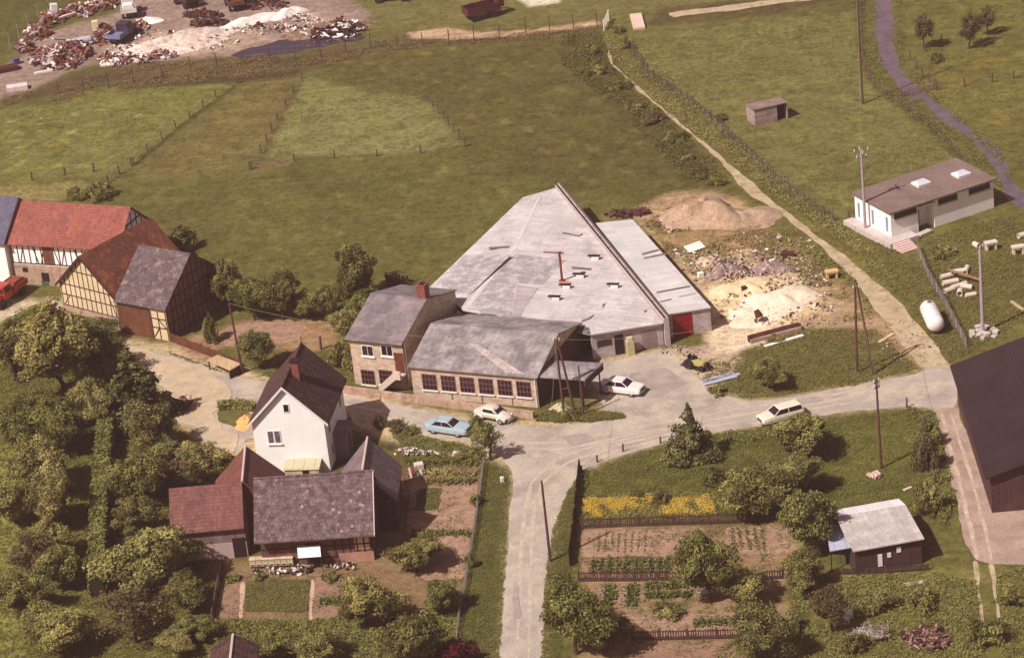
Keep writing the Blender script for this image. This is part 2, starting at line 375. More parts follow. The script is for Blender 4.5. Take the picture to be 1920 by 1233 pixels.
i = np.arange(NX-1); j = np.arange(NY-1); I, J = np.meshgrid(i, j); a = (J*NX+I).ravel()
f = np.stack([a, a+1, a+NX+1, a+NX], 1)
def fastmesh(name, v, f, mats):
    me = bpy.data.meshes.new(name); k = f.shape[1]
    me.vertices.add(len(v)); me.vertices.foreach_set('co', v.astype(np.float32).ravel())
    me.loops.add(f.size); me.loops.foreach_set('vertex_index', f.astype(np.int32).ravel())
    me.polygons.add(len(f)); me.polygons.foreach_set('loop_start', np.arange(0, f.size, k, dtype=np.int32))
    me.update(calc_edges=True); 
    for x in (mats if isinstance(mats, (list, tuple)) else [mats]): me.materials.append(x)
    return me
def groundmat(name):
    mt, n, bs = nodes(name)
    at = nd(n, 'ShaderNodeAttribute', attribute_name='tone')
    tc = nd(n, 'ShaderNodeTexCoord'); ob = tc.outputs['Object']
    a = noise(n, ob, .22, 6, .72, 1.2); b = noise(n, ob, 1.7, 6, .8, .6); c = noise(n, ob, 5, 5, .9, .3)
    cc = mixc(n, 1, at.outputs['Color'], ramp(n, a, [(.3, (.74,.7,.66,1)), (.7, (1.24,1.24,1.2,1))]), 'MULTIPLY')
    cc = mixc(n, 1, cc, ramp(n, b, [(.28, (.62,.56,.5,1)), (.5, g(1)), (.72, (1.32,1.3,1.2,1))]), 'MULTIPLY')
    cc = mixc(n, 1, cc, ramp(n, c, [(.3, (.5,.45,.42,1)), (.7, (1.48,1.48,1.46,1))]), 'MULTIPLY')
    mp = nd(n, 'ShaderNodeMapping'); n.links.new(ob, mp.inputs[0]); mp.inputs['Scale'].default_value = (.25, 1.5, 1); mp.inputs['Rotation'].default_value = (0, 0, .35)
    s1 = noise(n, mp.outputs[0], .8, 4, .7, .6)
    cc = mixc(n, 1, cc, ramp(n, s1, [(.3, (.84,.82,.8,1)), (.7, (1.16,1.16,1.12,1))]), 'MULTIPLY')
    vo = nd(n, 'ShaderNodeTexVoronoi'); n.links.new(ob, vo.inputs['Vector']); vo.inputs['Scale'].default_value = 1.1; vo.inputs['Randomness'].default_value = 1
    cc = mixc(n, 1, cc, ramp(n, vo.outputs[0], [(.1, (.8,.76,.72,1)), (.5, (1.08,1.08,1.06,1))]), 'MULTIPLY')
    n.links.new(cc, bs.inputs['Base Color']); bs.inputs['Roughness'].default_value = .95; bs.inputs['Specular IOR Level'].default_value = .1
    bp = nd(n, 'ShaderNodeBump'); bp.inputs['Strength'].default_value = .8; bp.inputs['Distance'].default_value = .14
    ad = nd(n, 'ShaderNodeMath', operation='ADD'); n.links.new(b, ad.inputs[0]); n.links.new(c, ad.inputs[1])
    n.links.new(ad.outputs[0], bp.inputs['Height']); n.links.new(bp.outputs[0], bs.inputs['Normal'])
    return mt
me = fastmesh('ground', v, f, groundmat('meadow'))
ca = me.color_attributes.new('tone', 'FLOAT_COLOR', 'POINT'); ca.data.foreach_set('color', col.reshape(-1, 4).astype(np.float32).ravel())
go = bpy.data.objects.new('ground', me); C.objects.link(go); setp(go, kind='structure')

# ---------------------------------------------------------------- roads, water
def rough_outline(pts, step=.5, amp=.16, seed=3):
    r = random.Random(seed); out = []; ph = [r.uniform(0, 6.28) for _ in range(4)]; s = 0
    for i in range(len(pts)):
        p, q = pts[i], pts[(i+1) % len(pts)]
        L = (q-p).length; n = max(1, int(L/step))
        nr = Vector((-(q-p).y, (q-p).x, 0)).normalized()
        for k in range(n):
            s += L/n; o = amp*(math.sin(s*.55+ph[0])*.8+math.sin(s*1.37+ph[1])*.6+math.sin(s*3.1+ph[2])*.3+r.uniform(-.35,.35))
            out.append(p.lerp(q, k/n) + nr*o)
    for _ in range(1):
        out = [(out[i-1]+out[i]*2+out[(i+1) % len(out)])/4 for i in range(len(out))]
    return out
def sheet(name, poly, z, mat, step=.35, amp=.09, kind='structure', px=True, seed=3):
    pts = [G(*p) for p in poly] if px else [Vector(p) for p in poly]
    o = rough_outline(pts, step, amp, seed)
    a = sum(o[i].x*o[(i+1) % len(o)].y-o[(i+1) % len(o)].x*o[i].y for i in range(len(o)))
    if a < 0: o.reverse()
    me = bpy.data.meshes.new(name); me.from_pydata([(p.x, p.y, 0) for p in o], [], [tuple(range(len(o)))]); me.materials.append(mat)
    ob = bpy.data.objects.new(name, me); C.objects.link(ob); ob.location.z = z; ORG[ob.name] = Vector((0,0,z))
    if kind: setp(ob, kind=kind)
    return ob
gravel = M('gravel', rgb(190,166,150), .14, .25, .22, 6, alt=rgb(170,142,126), altpos=(.5,.75), rough=.95, bump=.25, spec=.1)
tar = M('worn asphalt', rgb(164,151,139), .22, .22, .3, 6, alt=rgb(186,170,150), altpos=(.46,.64), rough=.95, bump=.2, spec=.1)
dirt = M('dirt track', rgb(176,156,128), .18, .5, .25, 5, alt=rgb(140,124,84), altpos=(.5,.66), rough=.95, bump=.4, spec=.1)
lanedirt = M('stony lane', rgb(164,142,127), .2, .35, .35, 5, alt=rgb(146,122,104), altpos=(.45,.7), rough=.95, bump=.4, spec=.1)
sheet('road', ROADPX, .012, tar)
sheet('dirt_track', [(1785,690),(1738,626),(1686,566),(1624,512),(1560,462),(1496,414),(1436,366),(1386,322),(1350,292),(1250,209),(1192,159),(1148,118),(1139,84),(1136,84),(1145,119),
    (1188,162),(1247,212),(1345,296),(1374,333),(1406,366),(1474,408),(1536,460),(1596,518),(1648,588),(1694,648),(1730,692)], .020, dirt, amp=.11)
sheet('farm_lane', [(1742,764),(1795,764),(1830,850),(1862,930),(1980,960),(1980,1060),(1862,1058),(1826,1050),(1806,1000),(1790,930),(1772,850),(1754,790)], .024, lanedirt, amp=.12)
for k, (a, b) in enumerate((((1828,1050),(1846,1200)), ((1858,1055),(1876,1180)))):
    o = sheet('wheel_rut', [(a[0]-4,a[1]),(a[0]+5,a[1]),((a[0]+b[0])/2+4,(a[1]+b[1])/2),(b[0]+2,b[1]),(b[0]-1,b[1]),((a[0]+b[0])/2-4,(a[1]+b[1])/2)], .016, dirt, amp=.08)
rutm = M('pale rut dust', rgb(190,168,148), .2, .6, .25, 5, alt=rgb(172,148,130), altpos=(.4,.6), rough=.95, bump=.3)
sheet('wheel_rut', [(1762,775),(1769,775),(1788,850),(1810,930),(1826,1000),(1836,1050),(1828,1050),(1818,1000),(1802,930),(1780,850)], .028, rutm, amp=.05)
sheet('wheel_rut', [(1780,775),(1785,775),(1810,850),(1834,930),(1852,1000),(1862,1052),(1856,1052),(1846,1000),(1828,930),(1804,850)], .028, rutm, amp=.05)
water, n_, b_ = nodes('stream water')
tc_ = nd(n_, 'ShaderNodeTexCoord')
n_.links.new(ramp(n_, noise(n_, tc_.outputs['Object'], .6, 4), [(.3, rgb(90,72,78)), (.7, rgb(116,96,100))]), b_.inputs['Base Color'])
b_.inputs['Roughness'].default_value = .12
sheet('stream', [(1640,-30),(1642,60),(1648,110),(1680,160),(1712,188),(1722,182),(1760,222),(1820,262),(1856,300),(1872,335),(1895,380),(1930,400),(1930,372),(1905,350),(1885,300),(1860,265),(1800,226),(1760,190),(1722,165),(1692,135),(1676,90),(1672,-30)], .012, water, amp=.15)
pond, n_, b_ = nodes('oily pond water')
b_.inputs['Base Color'].default_value = rgb(64,48,58); b_.inputs['Roughness'].default_value = .1
sheet('pond', [(430,104),(470,90),(520,76),(600,68),(690,66),(680,74),(620,84),(560,98),(500,107),(445,110)], .012, pond, amp=.3)
sheet('footpath', [(1255,24),(1330,14),(1440,2),(1560,-12),(1560,-4),(1440,10),(1370,20),(1300,28),(1262,34)], .012, dirt, amp=.2)
sheet('sand_patch', [(405,772),(420,764),(460,768),(485,780),(480,800),(440,800),(415,788)], .030, M('grass island', rgb(96,90,44), .3, 1, .4, 6), amp=.2)

wearm = M('driven dust', rgb(186,170,150), .2, .7, .25, 6, alt=rgb(168,154,138), altpos=(.42,.62), rough=.95, bump=.2)
def ribbon(pxs, w_, z=.016, mat=None, seed=1):
    pts = [G(*p) for p in pxs]; L_, R_ = [], []
    for i, p in enumerate(pts):
        d = (pts[min(i+1, len(pts)-1)]-pts[max(i-1, 0)]).normalized(); n = Vector((-d.y, d.x, 0)); k = w_/2*(1 if 0 < i < len(pts)-1 else .2)
        L_.append(p+n*k); R_.append(p-n*k)
    return sheet('wheel_track', L_+R_[::-1], z, mat or wearm, .4, .03, px=False, seed=seed)
ribbon([(968,1260),(972,1150),(976,1050),(983,960),(996,905),(1040,862),(1110,836),(1250,806),(1400,776),(1560,752),(1720,728)], .35)
ribbon([(990,1260),(993,1150),(996,1050),(1001,960),(1016,905),(1062,868),(1140,838),(1270,810),(1410,786),(1560,760),(1720,738)], .35, .020, seed=4)
ribbon([(300,690),(360,730),(450,745),(560,742),(700,768),(860,806),(960,830),(1060,830),(1200,800),(1380,768),(1560,740),(1700,716)], .4, .024, seed=7)
ribbon([(300,710),(350,748),(440,764),(560,756),(700,778),(850,814),(950,842),(1060,842),(1200,812),(1390,778),(1570,748),(1710,724)], .4, .028, seed=9)
darkw = M('damp worn patch', rgb(156,142,131), .2, .7, .25, 6, rough=.9, bump=.2)
for k, q in enumerate(([(1180,700),(1250,690),(1290,720),(1230,745),(1170,735)],[(1050,820),(1100,812),(1120,826),(1070,836)],[(650,748),(720,756),(716,766),(652,757)],[(1480,752),(1540,742),(1545,750),(1486,761)],[(960,1090),(972,1090),(974,1160),(962,1160)])):
    sheet('road_patch', q, .032+.004*k, darkw, .4, .12, seed=20+k)

sheet('farm_track', [(230,649),(300,663),(380,692),(420,715),(440,740),(412,762),(396,776),(420,806),(450,812),(440,849),(395,850),(366,803),(333,789),(312,739),(272,691)], .056, M('sandy track', rgb(188,166,136), .16, .5, .28, 6, alt=rgb(170,152,132), altpos=(.48,.66), rough=.95, bump=.35, spec=.1), amp=.2)
# ---------------------------------------------------------------- building kit
class Wall:
    """a vertical face from p0 to p1 (world), outward normal on the right of p0->p1"""
    def __init__(s, p0, p1):
        s.p0, s.p1 = xy(p0), xy(p1); s.L = (s.p1-s.p0).length
        s.u = (s.p1-s.p0).normalized(); s.n = Vector((s.u.y, -s.u.x, 0))
    def pt(s, a, z, o=0): return s.p0 + s.u*a + s.n*o + Vector((0,0,z))
    def slab(s, mb, a0, a1, z0, z1, o0, o1):
        P = s.pt
        return mb.hexa([P(a0,z0,o1),P(a1,z0,o1),P(a1,z0,o0),P(a0,z0,o0),P(a0,z1,o1),P(a1,z1,o1),P(a1,z1,o0),P(a0,z1,o0)])
    def beam(s, mb, a0, z0, a1, z1, w=.16, o=.03):
        d = Vector((a1-a0, z1-z0)); d.normalize(); nx, nz = -d.y*w/2, d.x*w/2
        q = [(a0+nx,z0+nz),(a0-nx,z0-nz),(a1-nx,z1-nz),(a1+nx,z1+nz)]
        P = s.pt
        return mb.add([P(a,z,-.03) for a,z in q]+[P(a,z,o) for a,z in q], [(0,1,2,3),(7,6,5,4),(0,4,5,1),(1,5,6,2),(2,6,7,3),(3,7,4,0)])
    def at(s, px, py):
        """pixel -> (distance along, height) on this wall plane"""
        d = Fv + Rv*((px-960)/FPX) - Uv*((py-616.5)/FPX)
        t = (s.p0-CAM).dot(s.n)/d.dot(s.n); q = CAM+d*t
        return (q-s.p0).dot(s.u), q.z
def slope_at(px, py, a, b, c):
    """pixel -> point on the plane through a, b, c"""
    nrm = (b-a).cross(c-a); d = Fv + Rv*((px-960)/FPX) - Uv*((py-616.5)/FPX)
    return CAM + d*((a-CAM).dot(nrm)/d.dot(nrm))
def gable(root, A, B, width, h, hr, oe, og, wallmat, roofmat, t=.12, side=1, ridgemat=None, wname='wall', rname='roof', ogs=None):
    """A->B is the near roof edge (3d); roof runs to the left of A->B. returns walls front,right,back,left"""
    A, B = xy(A), xy(B); u = (B-A).normalized(); n = Vector((-u.y, u.x, 0))*side
    L = (B-A).length; z = Vector((0,0,1)); hw = width/2
    D, Cc = A+n*width, B+n*width; r1, r2 = A+n*hw, B+n*hw
    mb = MB()
    top = [A+z*h, r1+z*hr, D+z*h]; top2 = [B+z*h, r2+z*hr, Cc+z*h]
    v = top + top2 + [p-z*t for p in top+top2]
    mb.add(v, [(0,3,4,1),(1,4,5,2),(6,7,10,9),(7,8,11,10),(0,6,9,3),(2,5,11,8),(0,1,7,6),(1,2,8,7),(3,9,10,4),(4,10,11,5)])
    roof = mb.build(rname, roofmat, root, recalc=True)
    sl = (hr-h)/hw; g0, g1 = ogs or (og, og)
    a, b = A+u*g0+n*oe, B-u*g1+n*oe; c, d = B-u*g1+n*(width-oe), A+u*g0+n*(width-oe)
    we = h+sl*oe-t-.01; wr = hr-t-.01
    m1, m2 = (a+d)/2, (b+c)/2
    w = MB(); vs = [a,b,c,d, a+z*we,b+z*we,c+z*we,d+z*we, m1+z*wr, m2+z*wr]
    w.add(vs, [(0,1,5,4),(2,3,7,6),(1,2,6,9,5),(3,0,4,8,7),(0,3,2,1),(4,5,9,8),(8,9,6,7)])
    wl = w.build(wname, wallmat, root, recalc=True)
    if ridgemat:
        q = MB(); q.tube(r1+z*(hr+.0), r2+z*(hr+.0), .11, n=6); q.build('ridge_cap', ridgemat, roof)
    res = dict(front=Wall(a, b), right=Wall(b, c), back=Wall(c, d), left=Wall(d, a), roof=roof, wall=wl, we=we, wr=wr, A=A, B=B, C=Cc, D=D, r1=r1, r2=r2, u=u, n=n, h=h, hr=hr)
    if side < 0:
        res['front'] = Wall(b, a); res['right'] = Wall(c, b); res['back'] = Wall(d, c); res['left'] = Wall(a, d)
    return res
glass, n_, b_ = nodes('dark window glass')
b_.inputs['Base Color'].default_value = rgb(44,22,26); b_.inputs['Roughness'].default_value = .15
def window(wall, root, a0, a1, z0, z1, frame, nx=2, nz=1, sill=None, fw=.07, bw=.04, name='window', pane=None, label=None):
    mb = MB()
    for x in (a0, a1-fw): wall.slab(mb, x, x+fw, z0, z1, -.02, .05)
    for z in (z0, z1-fw): wall.slab(mb, a0+fw, a1-fw, z, z+fw, -.02, .048)
    for k in range(1, nx): x = a0+(a1-a0)*k/nx; wall.slab(mb, x-bw/2, x+bw/2, z0+fw, z1-fw, -.02, .04)
    for k in range(1, nz): z = z0+(z1-z0)*k/nz; wall.slab(mb, a0+fw, a1-fw, z-bw/2, z+bw/2, -.02, .036)
    w = mb.build(name, frame, root)
    mb = MB(); wall.slab(mb, a0+.02, a1-.02, z0+.02, z1-.02, -.03, .015); mb.build('pane', pane or glass, w)
    if sill:
        mb = MB(); wall.slab(mb, a0-.08, a1+.08, z0-.13, z0-.005, -.03, .14); mb.build('sill', sill, w)
    return w
# materials
white = M('white paint', rgb(226,220,212), .05, .8, .04, 5, rough=.7, bump=.1)
render_w = M('white render', rgb(244,241,235), .04, .7, .05, 6, rough=.9, bump=.15)
creamr = M('cream render', rgb(212,190,150), .14, .8, .12, 6, alt=rgb(190,158,124), altpos=(.55,.8))
blocks = M('pale block wall', rgb(192,168,146), .12, .8, .14, 5, pat='brick', psize=(.5,.25), pcol=.84, rough=.95, bump=.3)
blockg = M('grey block wall', rgb(178,160,158), .12, .8, .12, 5, pat='brick', psize=(.5,.25), pcol=.85, rough=.95, bump=.3)
asb = M('fibre cement roof', rgb(116,106,106), .22, .35, .22, 4, pat='corr', psize=(6,1.6), pcol=.86, alt=rgb(158,140,140), altpos=(.45,.72), rough=.9, bump=.35)
asb2 = M('workshop roof sheets', rgb(130,120,120), .3, .3, .25, 4, pat='corr', psize=(6,1.6), pcol=.86, alt=rgb(176,164,160), altpos=(.42,.66), rough=.9, bump=.35, streak=.25)
silver = M('pale hall roof sheets', rgb(204,194,190), .14, .3, .16, 3, pat='corr', psize=(5,2.5), pcol=.82, alt=rgb(172,160,158), altpos=(.5,.72), rough=.8, bump=.35, streak=.16)
silver2 = M('new sheet roof', rgb(206,200,196), .08, .4, .07, 3, pat='corr', psize=(5,3), pcol=.85, rough=.75, bump=.3, streak=.12)
weath = M('weathered roof sheets', rgb(162,152,152), .2, .5, .25, 3, pat='corr', psize=(5,2.5), pcol=.84, alt=rgb(196,184,182), altpos=(.48,.6), rough=.9, bump=.3)
redtile = M('red clay tiles', rgb(146,84,70), .16, .5, .25, 5, pat='tile', psize=(.25,.33), pcol=.6, alt=rgb(128,76,68), altpos=(.45,.7), rough=.85, bump=.5)
brtile = M('brown red tiles', rgb(112,72,66), .2, .5, .22, 5, pat='tile', psize=(.25,.33), pcol=.6, alt=rgb(134,86,78), altpos=(.42,.7), rough=.85, bump=.5)
orgtile = M('orange brown tiles', rgb(104,60,48), .25, .45, .3, 4, pat='tile', psize=(.25,.33), pcol=.6, alt=rgb(152,82,48), altpos=(.5,.66), rough=.85, bump=.5)
darktile = M('dark mottled tiles', rgb(88,70,68), .28, 1.1, .45, 5, pat='tile', psize=(.3,.35), pcol=.65, alt=rgb(122,100,102), altpos=(.42,.64), spots=(rgb(170,138,128), 1.5, .26), rough=.85, bump=.5)
slate = M('weathered slate', rgb(92,76,76), .25, .8, .35, 4, pat='tile', psize=(.3,.3), pcol=.72, alt=rgb(142,126,124), altpos=(.5,.7), rough=.8, bump=.5)
maroontile = M('maroon tiles', rgb(78,52,50), .28, .9, .4, 5, pat='tile', psize=(.42,.42), pcol=.35, alt=rgb(104,68,62), altpos=(.48,.68), rough=.85, bump=.8, streak=.5)
tarroof = M('tarred roof felt', rgb(50,31,33), .18, .35, .25, 5, pat='corr', psize=(1.2,2.2), pcol=.8, rough=.95, bump=.3, streak=.12)
feltroof = M('brown grey felt roof', rgb(122,102,94), .18, .5, .2, 4, rough=.95, bump=.2)
timber = M('dark timber', rgb(66,38,34), .3, 1, .3, 6, rough=.9)
brownwood = M('brown boards', rgb(108,66,44), .25, .8, .25, 5, pat='plank', psize=(.22,3), pcol=.5, rough=.9)
darkwood = M('dark boards', rgb(78,50,46), .25, .8, .25, 5, pat='plank', psize=(.22,3), pcol=.5, rough=.9)
greywood = M('grey weathered boards', rgb(140,116,108), .22, .8, .25, 5, pat='plank', psize=(.2,3), pcol=.6, rough=.9)
brick = M('red brick', rgb(128,74,62), .2, .8, .2, 8, pat='brick', psize=(.25,.08), pcol=1.3, rough=.9)
mortar = M('ridge mortar', rgb(196,176,168), .15, .8, .2, 5)
concrete = M('concrete', rgb(190,176,168), .15, .8, .15, 6)
red = M('red painted door', rgb(140,22,20), .12, .8, .15, 5, pat='plank', psize=(.5,4), pcol=.75, rough=.6)
rubble = M('plastered rubble stone', rgb(176,148,126), .2, .8, .3, 3, alt=rgb(150,120,100), altpos=(.45,.65))
black = M('dark opening', rgb(40,20,22), .2, 1, .2, 5, bump=0)
def rootat(p, *a): return thing(a[0], (p.x, p.y, 0), *a[1:])

# ---------------------------------------------------------------- office house
A, B = G(646,634,5.0), G(753,645,5.0)
rt = rootat(A, 'office_house', 'two storey pale block house with grey sheet roof and brick chimney, joined to the workshop', 'house')
of = gable(rt, A, B, 12.4, 5.0, 6.95, .35, .3, blocks, asb, ogs=(.3, .02))
W = of['front']
def winpx(W, root, x0, y0, x1, y1, *a, **k):
    (a0, z1), (a1, _) = W.at(x0, y0), W.at(x1, y0); _, z0 = W.at((x0+x1)/2, y1)
    return window(W, root, a0, a1, z0, z1, *a, **k)
wf = M('dark red window frame', rgb(120,84,80), .1, 1, .1, 5, rough=.7)
for x in (677, 713): winpx(W, rt, x, 646, x+22, 667, white, nx=2, nz=1, sill=white)
for x in (676, 709.5): winpx(W, rt, x, 692, x+25, 720, wf, nx=4, nz=3, sill=white)
a0, _ = W.at(742, 690); a1, _ = W.at(760, 690); _, zt = W.at(750, 677); _, zb = W.at(752, 710); zb = 1.75
mb = MB(); W.slab(mb, a0, a1, zb, zb+2.1, -.03, .04); d = mb.build('door', M('brown varnished door', rgb(110,56,34), .15, 1, .2, 6, pat='plank', psize=(.3,3)), rt)
mb = MB(); W.slab(mb, a0+.12, a0+.16, zb+.95, zb+1.1, .04, .1); mb.build('handle', concrete, d)
mb = MB(); N = 9                                          # outside stair running down to the left
for k in range(N):
    z = zb*(N-k)/N; W.slab(mb, a1-.5-(k+1)*.21, a1-.5-k*.21 if k else a1+.05, z-.22 if k else z-.18, z, .05, 1.15)
st = mb.build('stair', concrete, rt)
mb = MB(); P = W.pt
sa, sb = a1+.05, a1-.5-N*.21
pf = [(sa,zb-.1),(sa,zb+.75),(sa-.5,zb+.75),(sb,.75),(sb,.05),(sa-.5,zb-.1)]
mb.add([P(x,z_,1.16) for x,z_ in pf]+[P(x,z_,1.34) for x,z_ in pf], [(0,1,2,3,4,5),(11,10,9,8,7,6)]+[(k,k+6,(k+1)%6+6,(k+1)%6) for k in range(6)])
mb.build('stair_parapet', M('pale stair wall', rgb(206,186,170), .1, 1, .1, 5), rt, recalc=True)
# chimney standing on the right gable ridge
r = of['r2']-of['u']*.55+of['n']*.3
mb = MB(); mb.rbox(r, .85, .95, 2.3, math.atan2(of['u'].y, of['u'].x), 5.9); ch = mb.build('chimney', brick, of['roof'])
mb = MB(); mb.rbox(r, .95, 1.05, .1, math.atan2(of['u'].y, of['u'].x), 8.2); mb.build('chimney_cap', brick, of['roof'])
mb = MB(); mb.rbox(r, .6, .7, .02, math.atan2(of['u'].y, of['u'].x), 8.3); mb.build('flue_opening', black, of['roof'])
mb = MB(); W.slab(mb, a1+.25, a1+.32, .1, 4.9, .0, .09); W.slab(mb, W.L-.12, W.L-.05, .1, 4.95, 0, .09); mb.build('downpipe', greywood, rt)
mb = MB(); mb.tube(A+of['n']*.0+Vector((0,0,-.1)), B+Vector((0,0,-.1)), .08, n=6); mb.build('gutter', asb, rt)

# ---------------------------------------------------------------- workshop
A, B = G(764,687,3.3), G(1007,708,3.3)
rt = rootat(A, 'workshop_building', 'low pale block workshop with six large barred windows and grey corrugated gable roof', 'building')
ws = gable(rt, A, B, 12.0, 3.3, 5.0, .3, .25, blocks, asb2, ogs=(.15, .25))
W = ws['front']
for k in range(6):
    x = 790+k*35.4; y = 700+k*2.7
    winpx(W, rt, x, y, x+27, y+30, wf, nx=4, nz=3, sill=white, bw=.05)
mb = MB(); ws['right'].slab(mb, .0, ws['right'].L, 0, ws['we'], 0, .05); mb.build('side_cladding', darkwood, rt)
mb = MB(); W.slab(mb, W.L-.2, W.L-.1, .1, 3.2, 0, .1); mb.build('downpipe', M('pale downpipe', rgb(210,196,190), .1), rt)
for k, (px_) in enumerate((848, 904, 960)):
    a, _ = W.at(px_, 745); mb = MB(); W.slab(mb, a-.03, a+.03, .05, .9, .0, .06); mb.build('rusty_pipe', brick, rt)
# light scuffed band running down the roof
pl = (ws['A']+Vector((0,0,3.3)), ws['B']+Vector((0,0,3.3)), ws['r2']+Vector((0,0,5.0)))
def patch(root, plane, pxs, mat, name, t=.03, up=.004, parent=None):
    q = [slope_at(x, y, *plane)+Vector((0,0,up)) for x, y in pxs]
    mb = MB(); mb.prism(q, t); return mb.build(name, mat, parent or root)
patch(rt, pl, [(880,645),(893,643),(985,702),(950,699)], M('pale scuffed sheets', rgb(176,158,152), .2, 1.2, .25, 4, pat='corr', psize=(6,1.6)), 'pale_sheet_band', .012)
# canopy at right
cp = [G(1000,707,3.05), G(1097,714,3.05), G(1131,683,3.05), G(1030,678,3.05)]
mb = MB(); mb.prism(cp, .18); cn = mb.build('canopy_roof', asb2, rt)
q0, q1 = cp[1], cp[2]
mb = MB()
for k in range(9):
    t0 = k/9; t1 = (k+1)/9
    p, q = q0.lerp(q1, t0), q0.lerp(q1, t1); hgt = .55
    mb.prism([p, q, q+(cp[0]-cp[1]).normalized()*.12, p+(cp[0]-cp[1]).normalized()*.12], -hgt)
mb.build('canopy_fascia', darkwood, rt)
for px_, py_ in ((1090,709),(1122,686)):
    mb = MB(); p = G(px_, py_, 3.0); mb.tube((p.x,p.y,0), (p.x,p.y,3.05), .07); mb.build('canopy_post', timber, rt)
dgr = W.u
# ---------------------------------------------------------------- low front wall along the road
w0, w1 = G(640,737), G(1000,786); wd = Wall(w0, w1)
mb = MB(); wd.slab(mb, 0, wd.L, 0, .75, -.3, 0); lw = mb.build('boundary_wall', rubble); setp(lw, 'long low stone retaining wall along the road below the workshop windows', 'wall')
# narrow forecourt between wall and buildings
base = [w0-wd.n*.0, w1, xy(W.p1)+Vector((0,0,0)), xy(W.p0), xy(of['front'].p1), xy(of['front'].p0)-of['u']*1.0]
# ---------------------------------------------------------------- hall
rt = rootat(G(1110,668), 'factory_hall', 'big low hall with wide pale grey sheet roof dotted with vents behind the workshop', 'hall')
hz = {'F0':2.55,'F1':2.45,'R':3.6,'K':3.0,'L':3.1}
F0, F1, Rr, K, L = G(1108,627,2.55), G(1244,605,2.45), G(1041,352,3.6), G(980,370,3.1), G(820,524,3.1)
T0, T1 = G(1012,360,3.8), G(862,574,3.7)
def slope_px(px, py, a, b, c): return slope_at(px, py, a, b, c)
F0 = slope_at(1108, 627, T1, F1, Rr); T0 = slope_at(1012, 361, T1, F1, Rr); K = slope_at(980, 370, T0, T1, L)
print('hall heights', F0.z, T0.z, K.z)
H0 = xy(G(868,588,3.3))+Vector((0,0,3.0)); H1 = xy(G(1104,607,3.3))+Vector((0,0,2.6))
H0 += ws['n']*.1; H1 += ws['n']*.1
O1 = xy(of['C'])+Vector((0,0,3.4)); 
L2 = L + (L-K)*.10
mb = MB(); z = Vector((0,0,-.12))
top = [F0, F1, Rr, T0, T1, H1]
tri = [(T0,T1,L2),(T0,L2,K)]
mb.prism([T1, F0, F1, Rr, T0], -.12); mb.build('roof', silver, rt)
mb = MB(); mb.prism([T0+Vector((0,0,-.003)), K, L2, T1+Vector((0,0,-.003))], -.12); mb.build('roof', silver, rt)
H0 = Vector((H0.x,H0.y,0)); H1 = Vector((H1.x,H1.y,0)); _n = (F1-T1).cross(Rr-T1)
for q in (H0, H1): q.z = T1.z - ((q.x-T1.x)*_n.x+(q.y-T1.y)*_n.y)/_n.z
mb = MB(); mb.prism([T1, H0, H1, F0], -.119); mb.build('roof', silver, rt)
wallp = [F0, F1, Rr, K, L2]
def wallstrip(root, pts, mat, closed=False, drop=.15, th=.25, name='wall'):
    mb = MB(); n = len(pts)
    for i in range(n if closed else n-1):
        p, q = pts[i], pts[(i+1) % n]; d = (xy(q)-xy(p)).normalized(); nn = Vector((d.y, -d.x, 0))
        a, b = xy(p), xy(q); zt = Vector((0,0,1))
        mb.hexa([a, b, b-nn*th, a-nn*th, a+zt*(p.z-drop), b+zt*(q.z-drop), b-nn*th+zt*(q.z-drop), a-nn*th+zt*(p.z-drop)])
    return mb.build(name, mat, root)
ins = lambda p, c, k=.3: p + (xy(c)-xy(p)).normalized()*k
cen = (F0+F1+Rr+K)/4
hw = wallstrip(rt, [ins(F0, cen), ins(F1, cen), ins(Rr, cen), ins(K, cen), ins(L2, cen)], blockg, drop=.16)
HP = (T1, F1, Rr)
# raised fire wall parapet between hall and annex
pp = []
p0_, p1_ = G(1245,604,2.5), G(1041,352,3.65)
dd = (xy(p1_)-xy(p0_)).normalized(); nn = Vector((dd.y, -dd.x, 0))
mb = MB(); n_ = 26
for k in range(n_):
    a = p0_.lerp(p1_, k/n_); b = p0_.lerp(p1_, (k+1)/n_-.0015)
    up = .42 + (.05 if k % 2 else 0)
    mb.hexa([xy(a),xy(b),xy(b)+nn*.5,xy(a)+nn*.5] + [a+Vector((0,0,up)),b+Vector((0,0,up)),b+nn*.5+Vector((0,0,up)),a+nn*.5+Vector((0,0,up))])
mb.build('fire_wall', M('grey parapet', rgb(178,166,160), .12, 1, .15, 4), rt)
for off, nm in ((.0,'near'),(.4,'far')):
    mb = MB()
    for k in range(40):
        a = p0_.lerp(p1_, k/40)+nn*off+Vector((0,0,.48)); b = p0_.lerp(p1_, (k+1)/40)+nn*off+Vector((0,0,.48))
        mb.hexa([a, b, b+nn*.14, a+nn*.14, a+Vector((0,0,.10)), b+Vector((0,0,.10)), b+nn*.14+Vector((0,0,.10)), a+nn*.14+Vector((0,0,.10))])
    mb.build('coping', M('dull coping', rgb(104,84,80), .25, 1.5, .2, 5) if off else timber, rt)
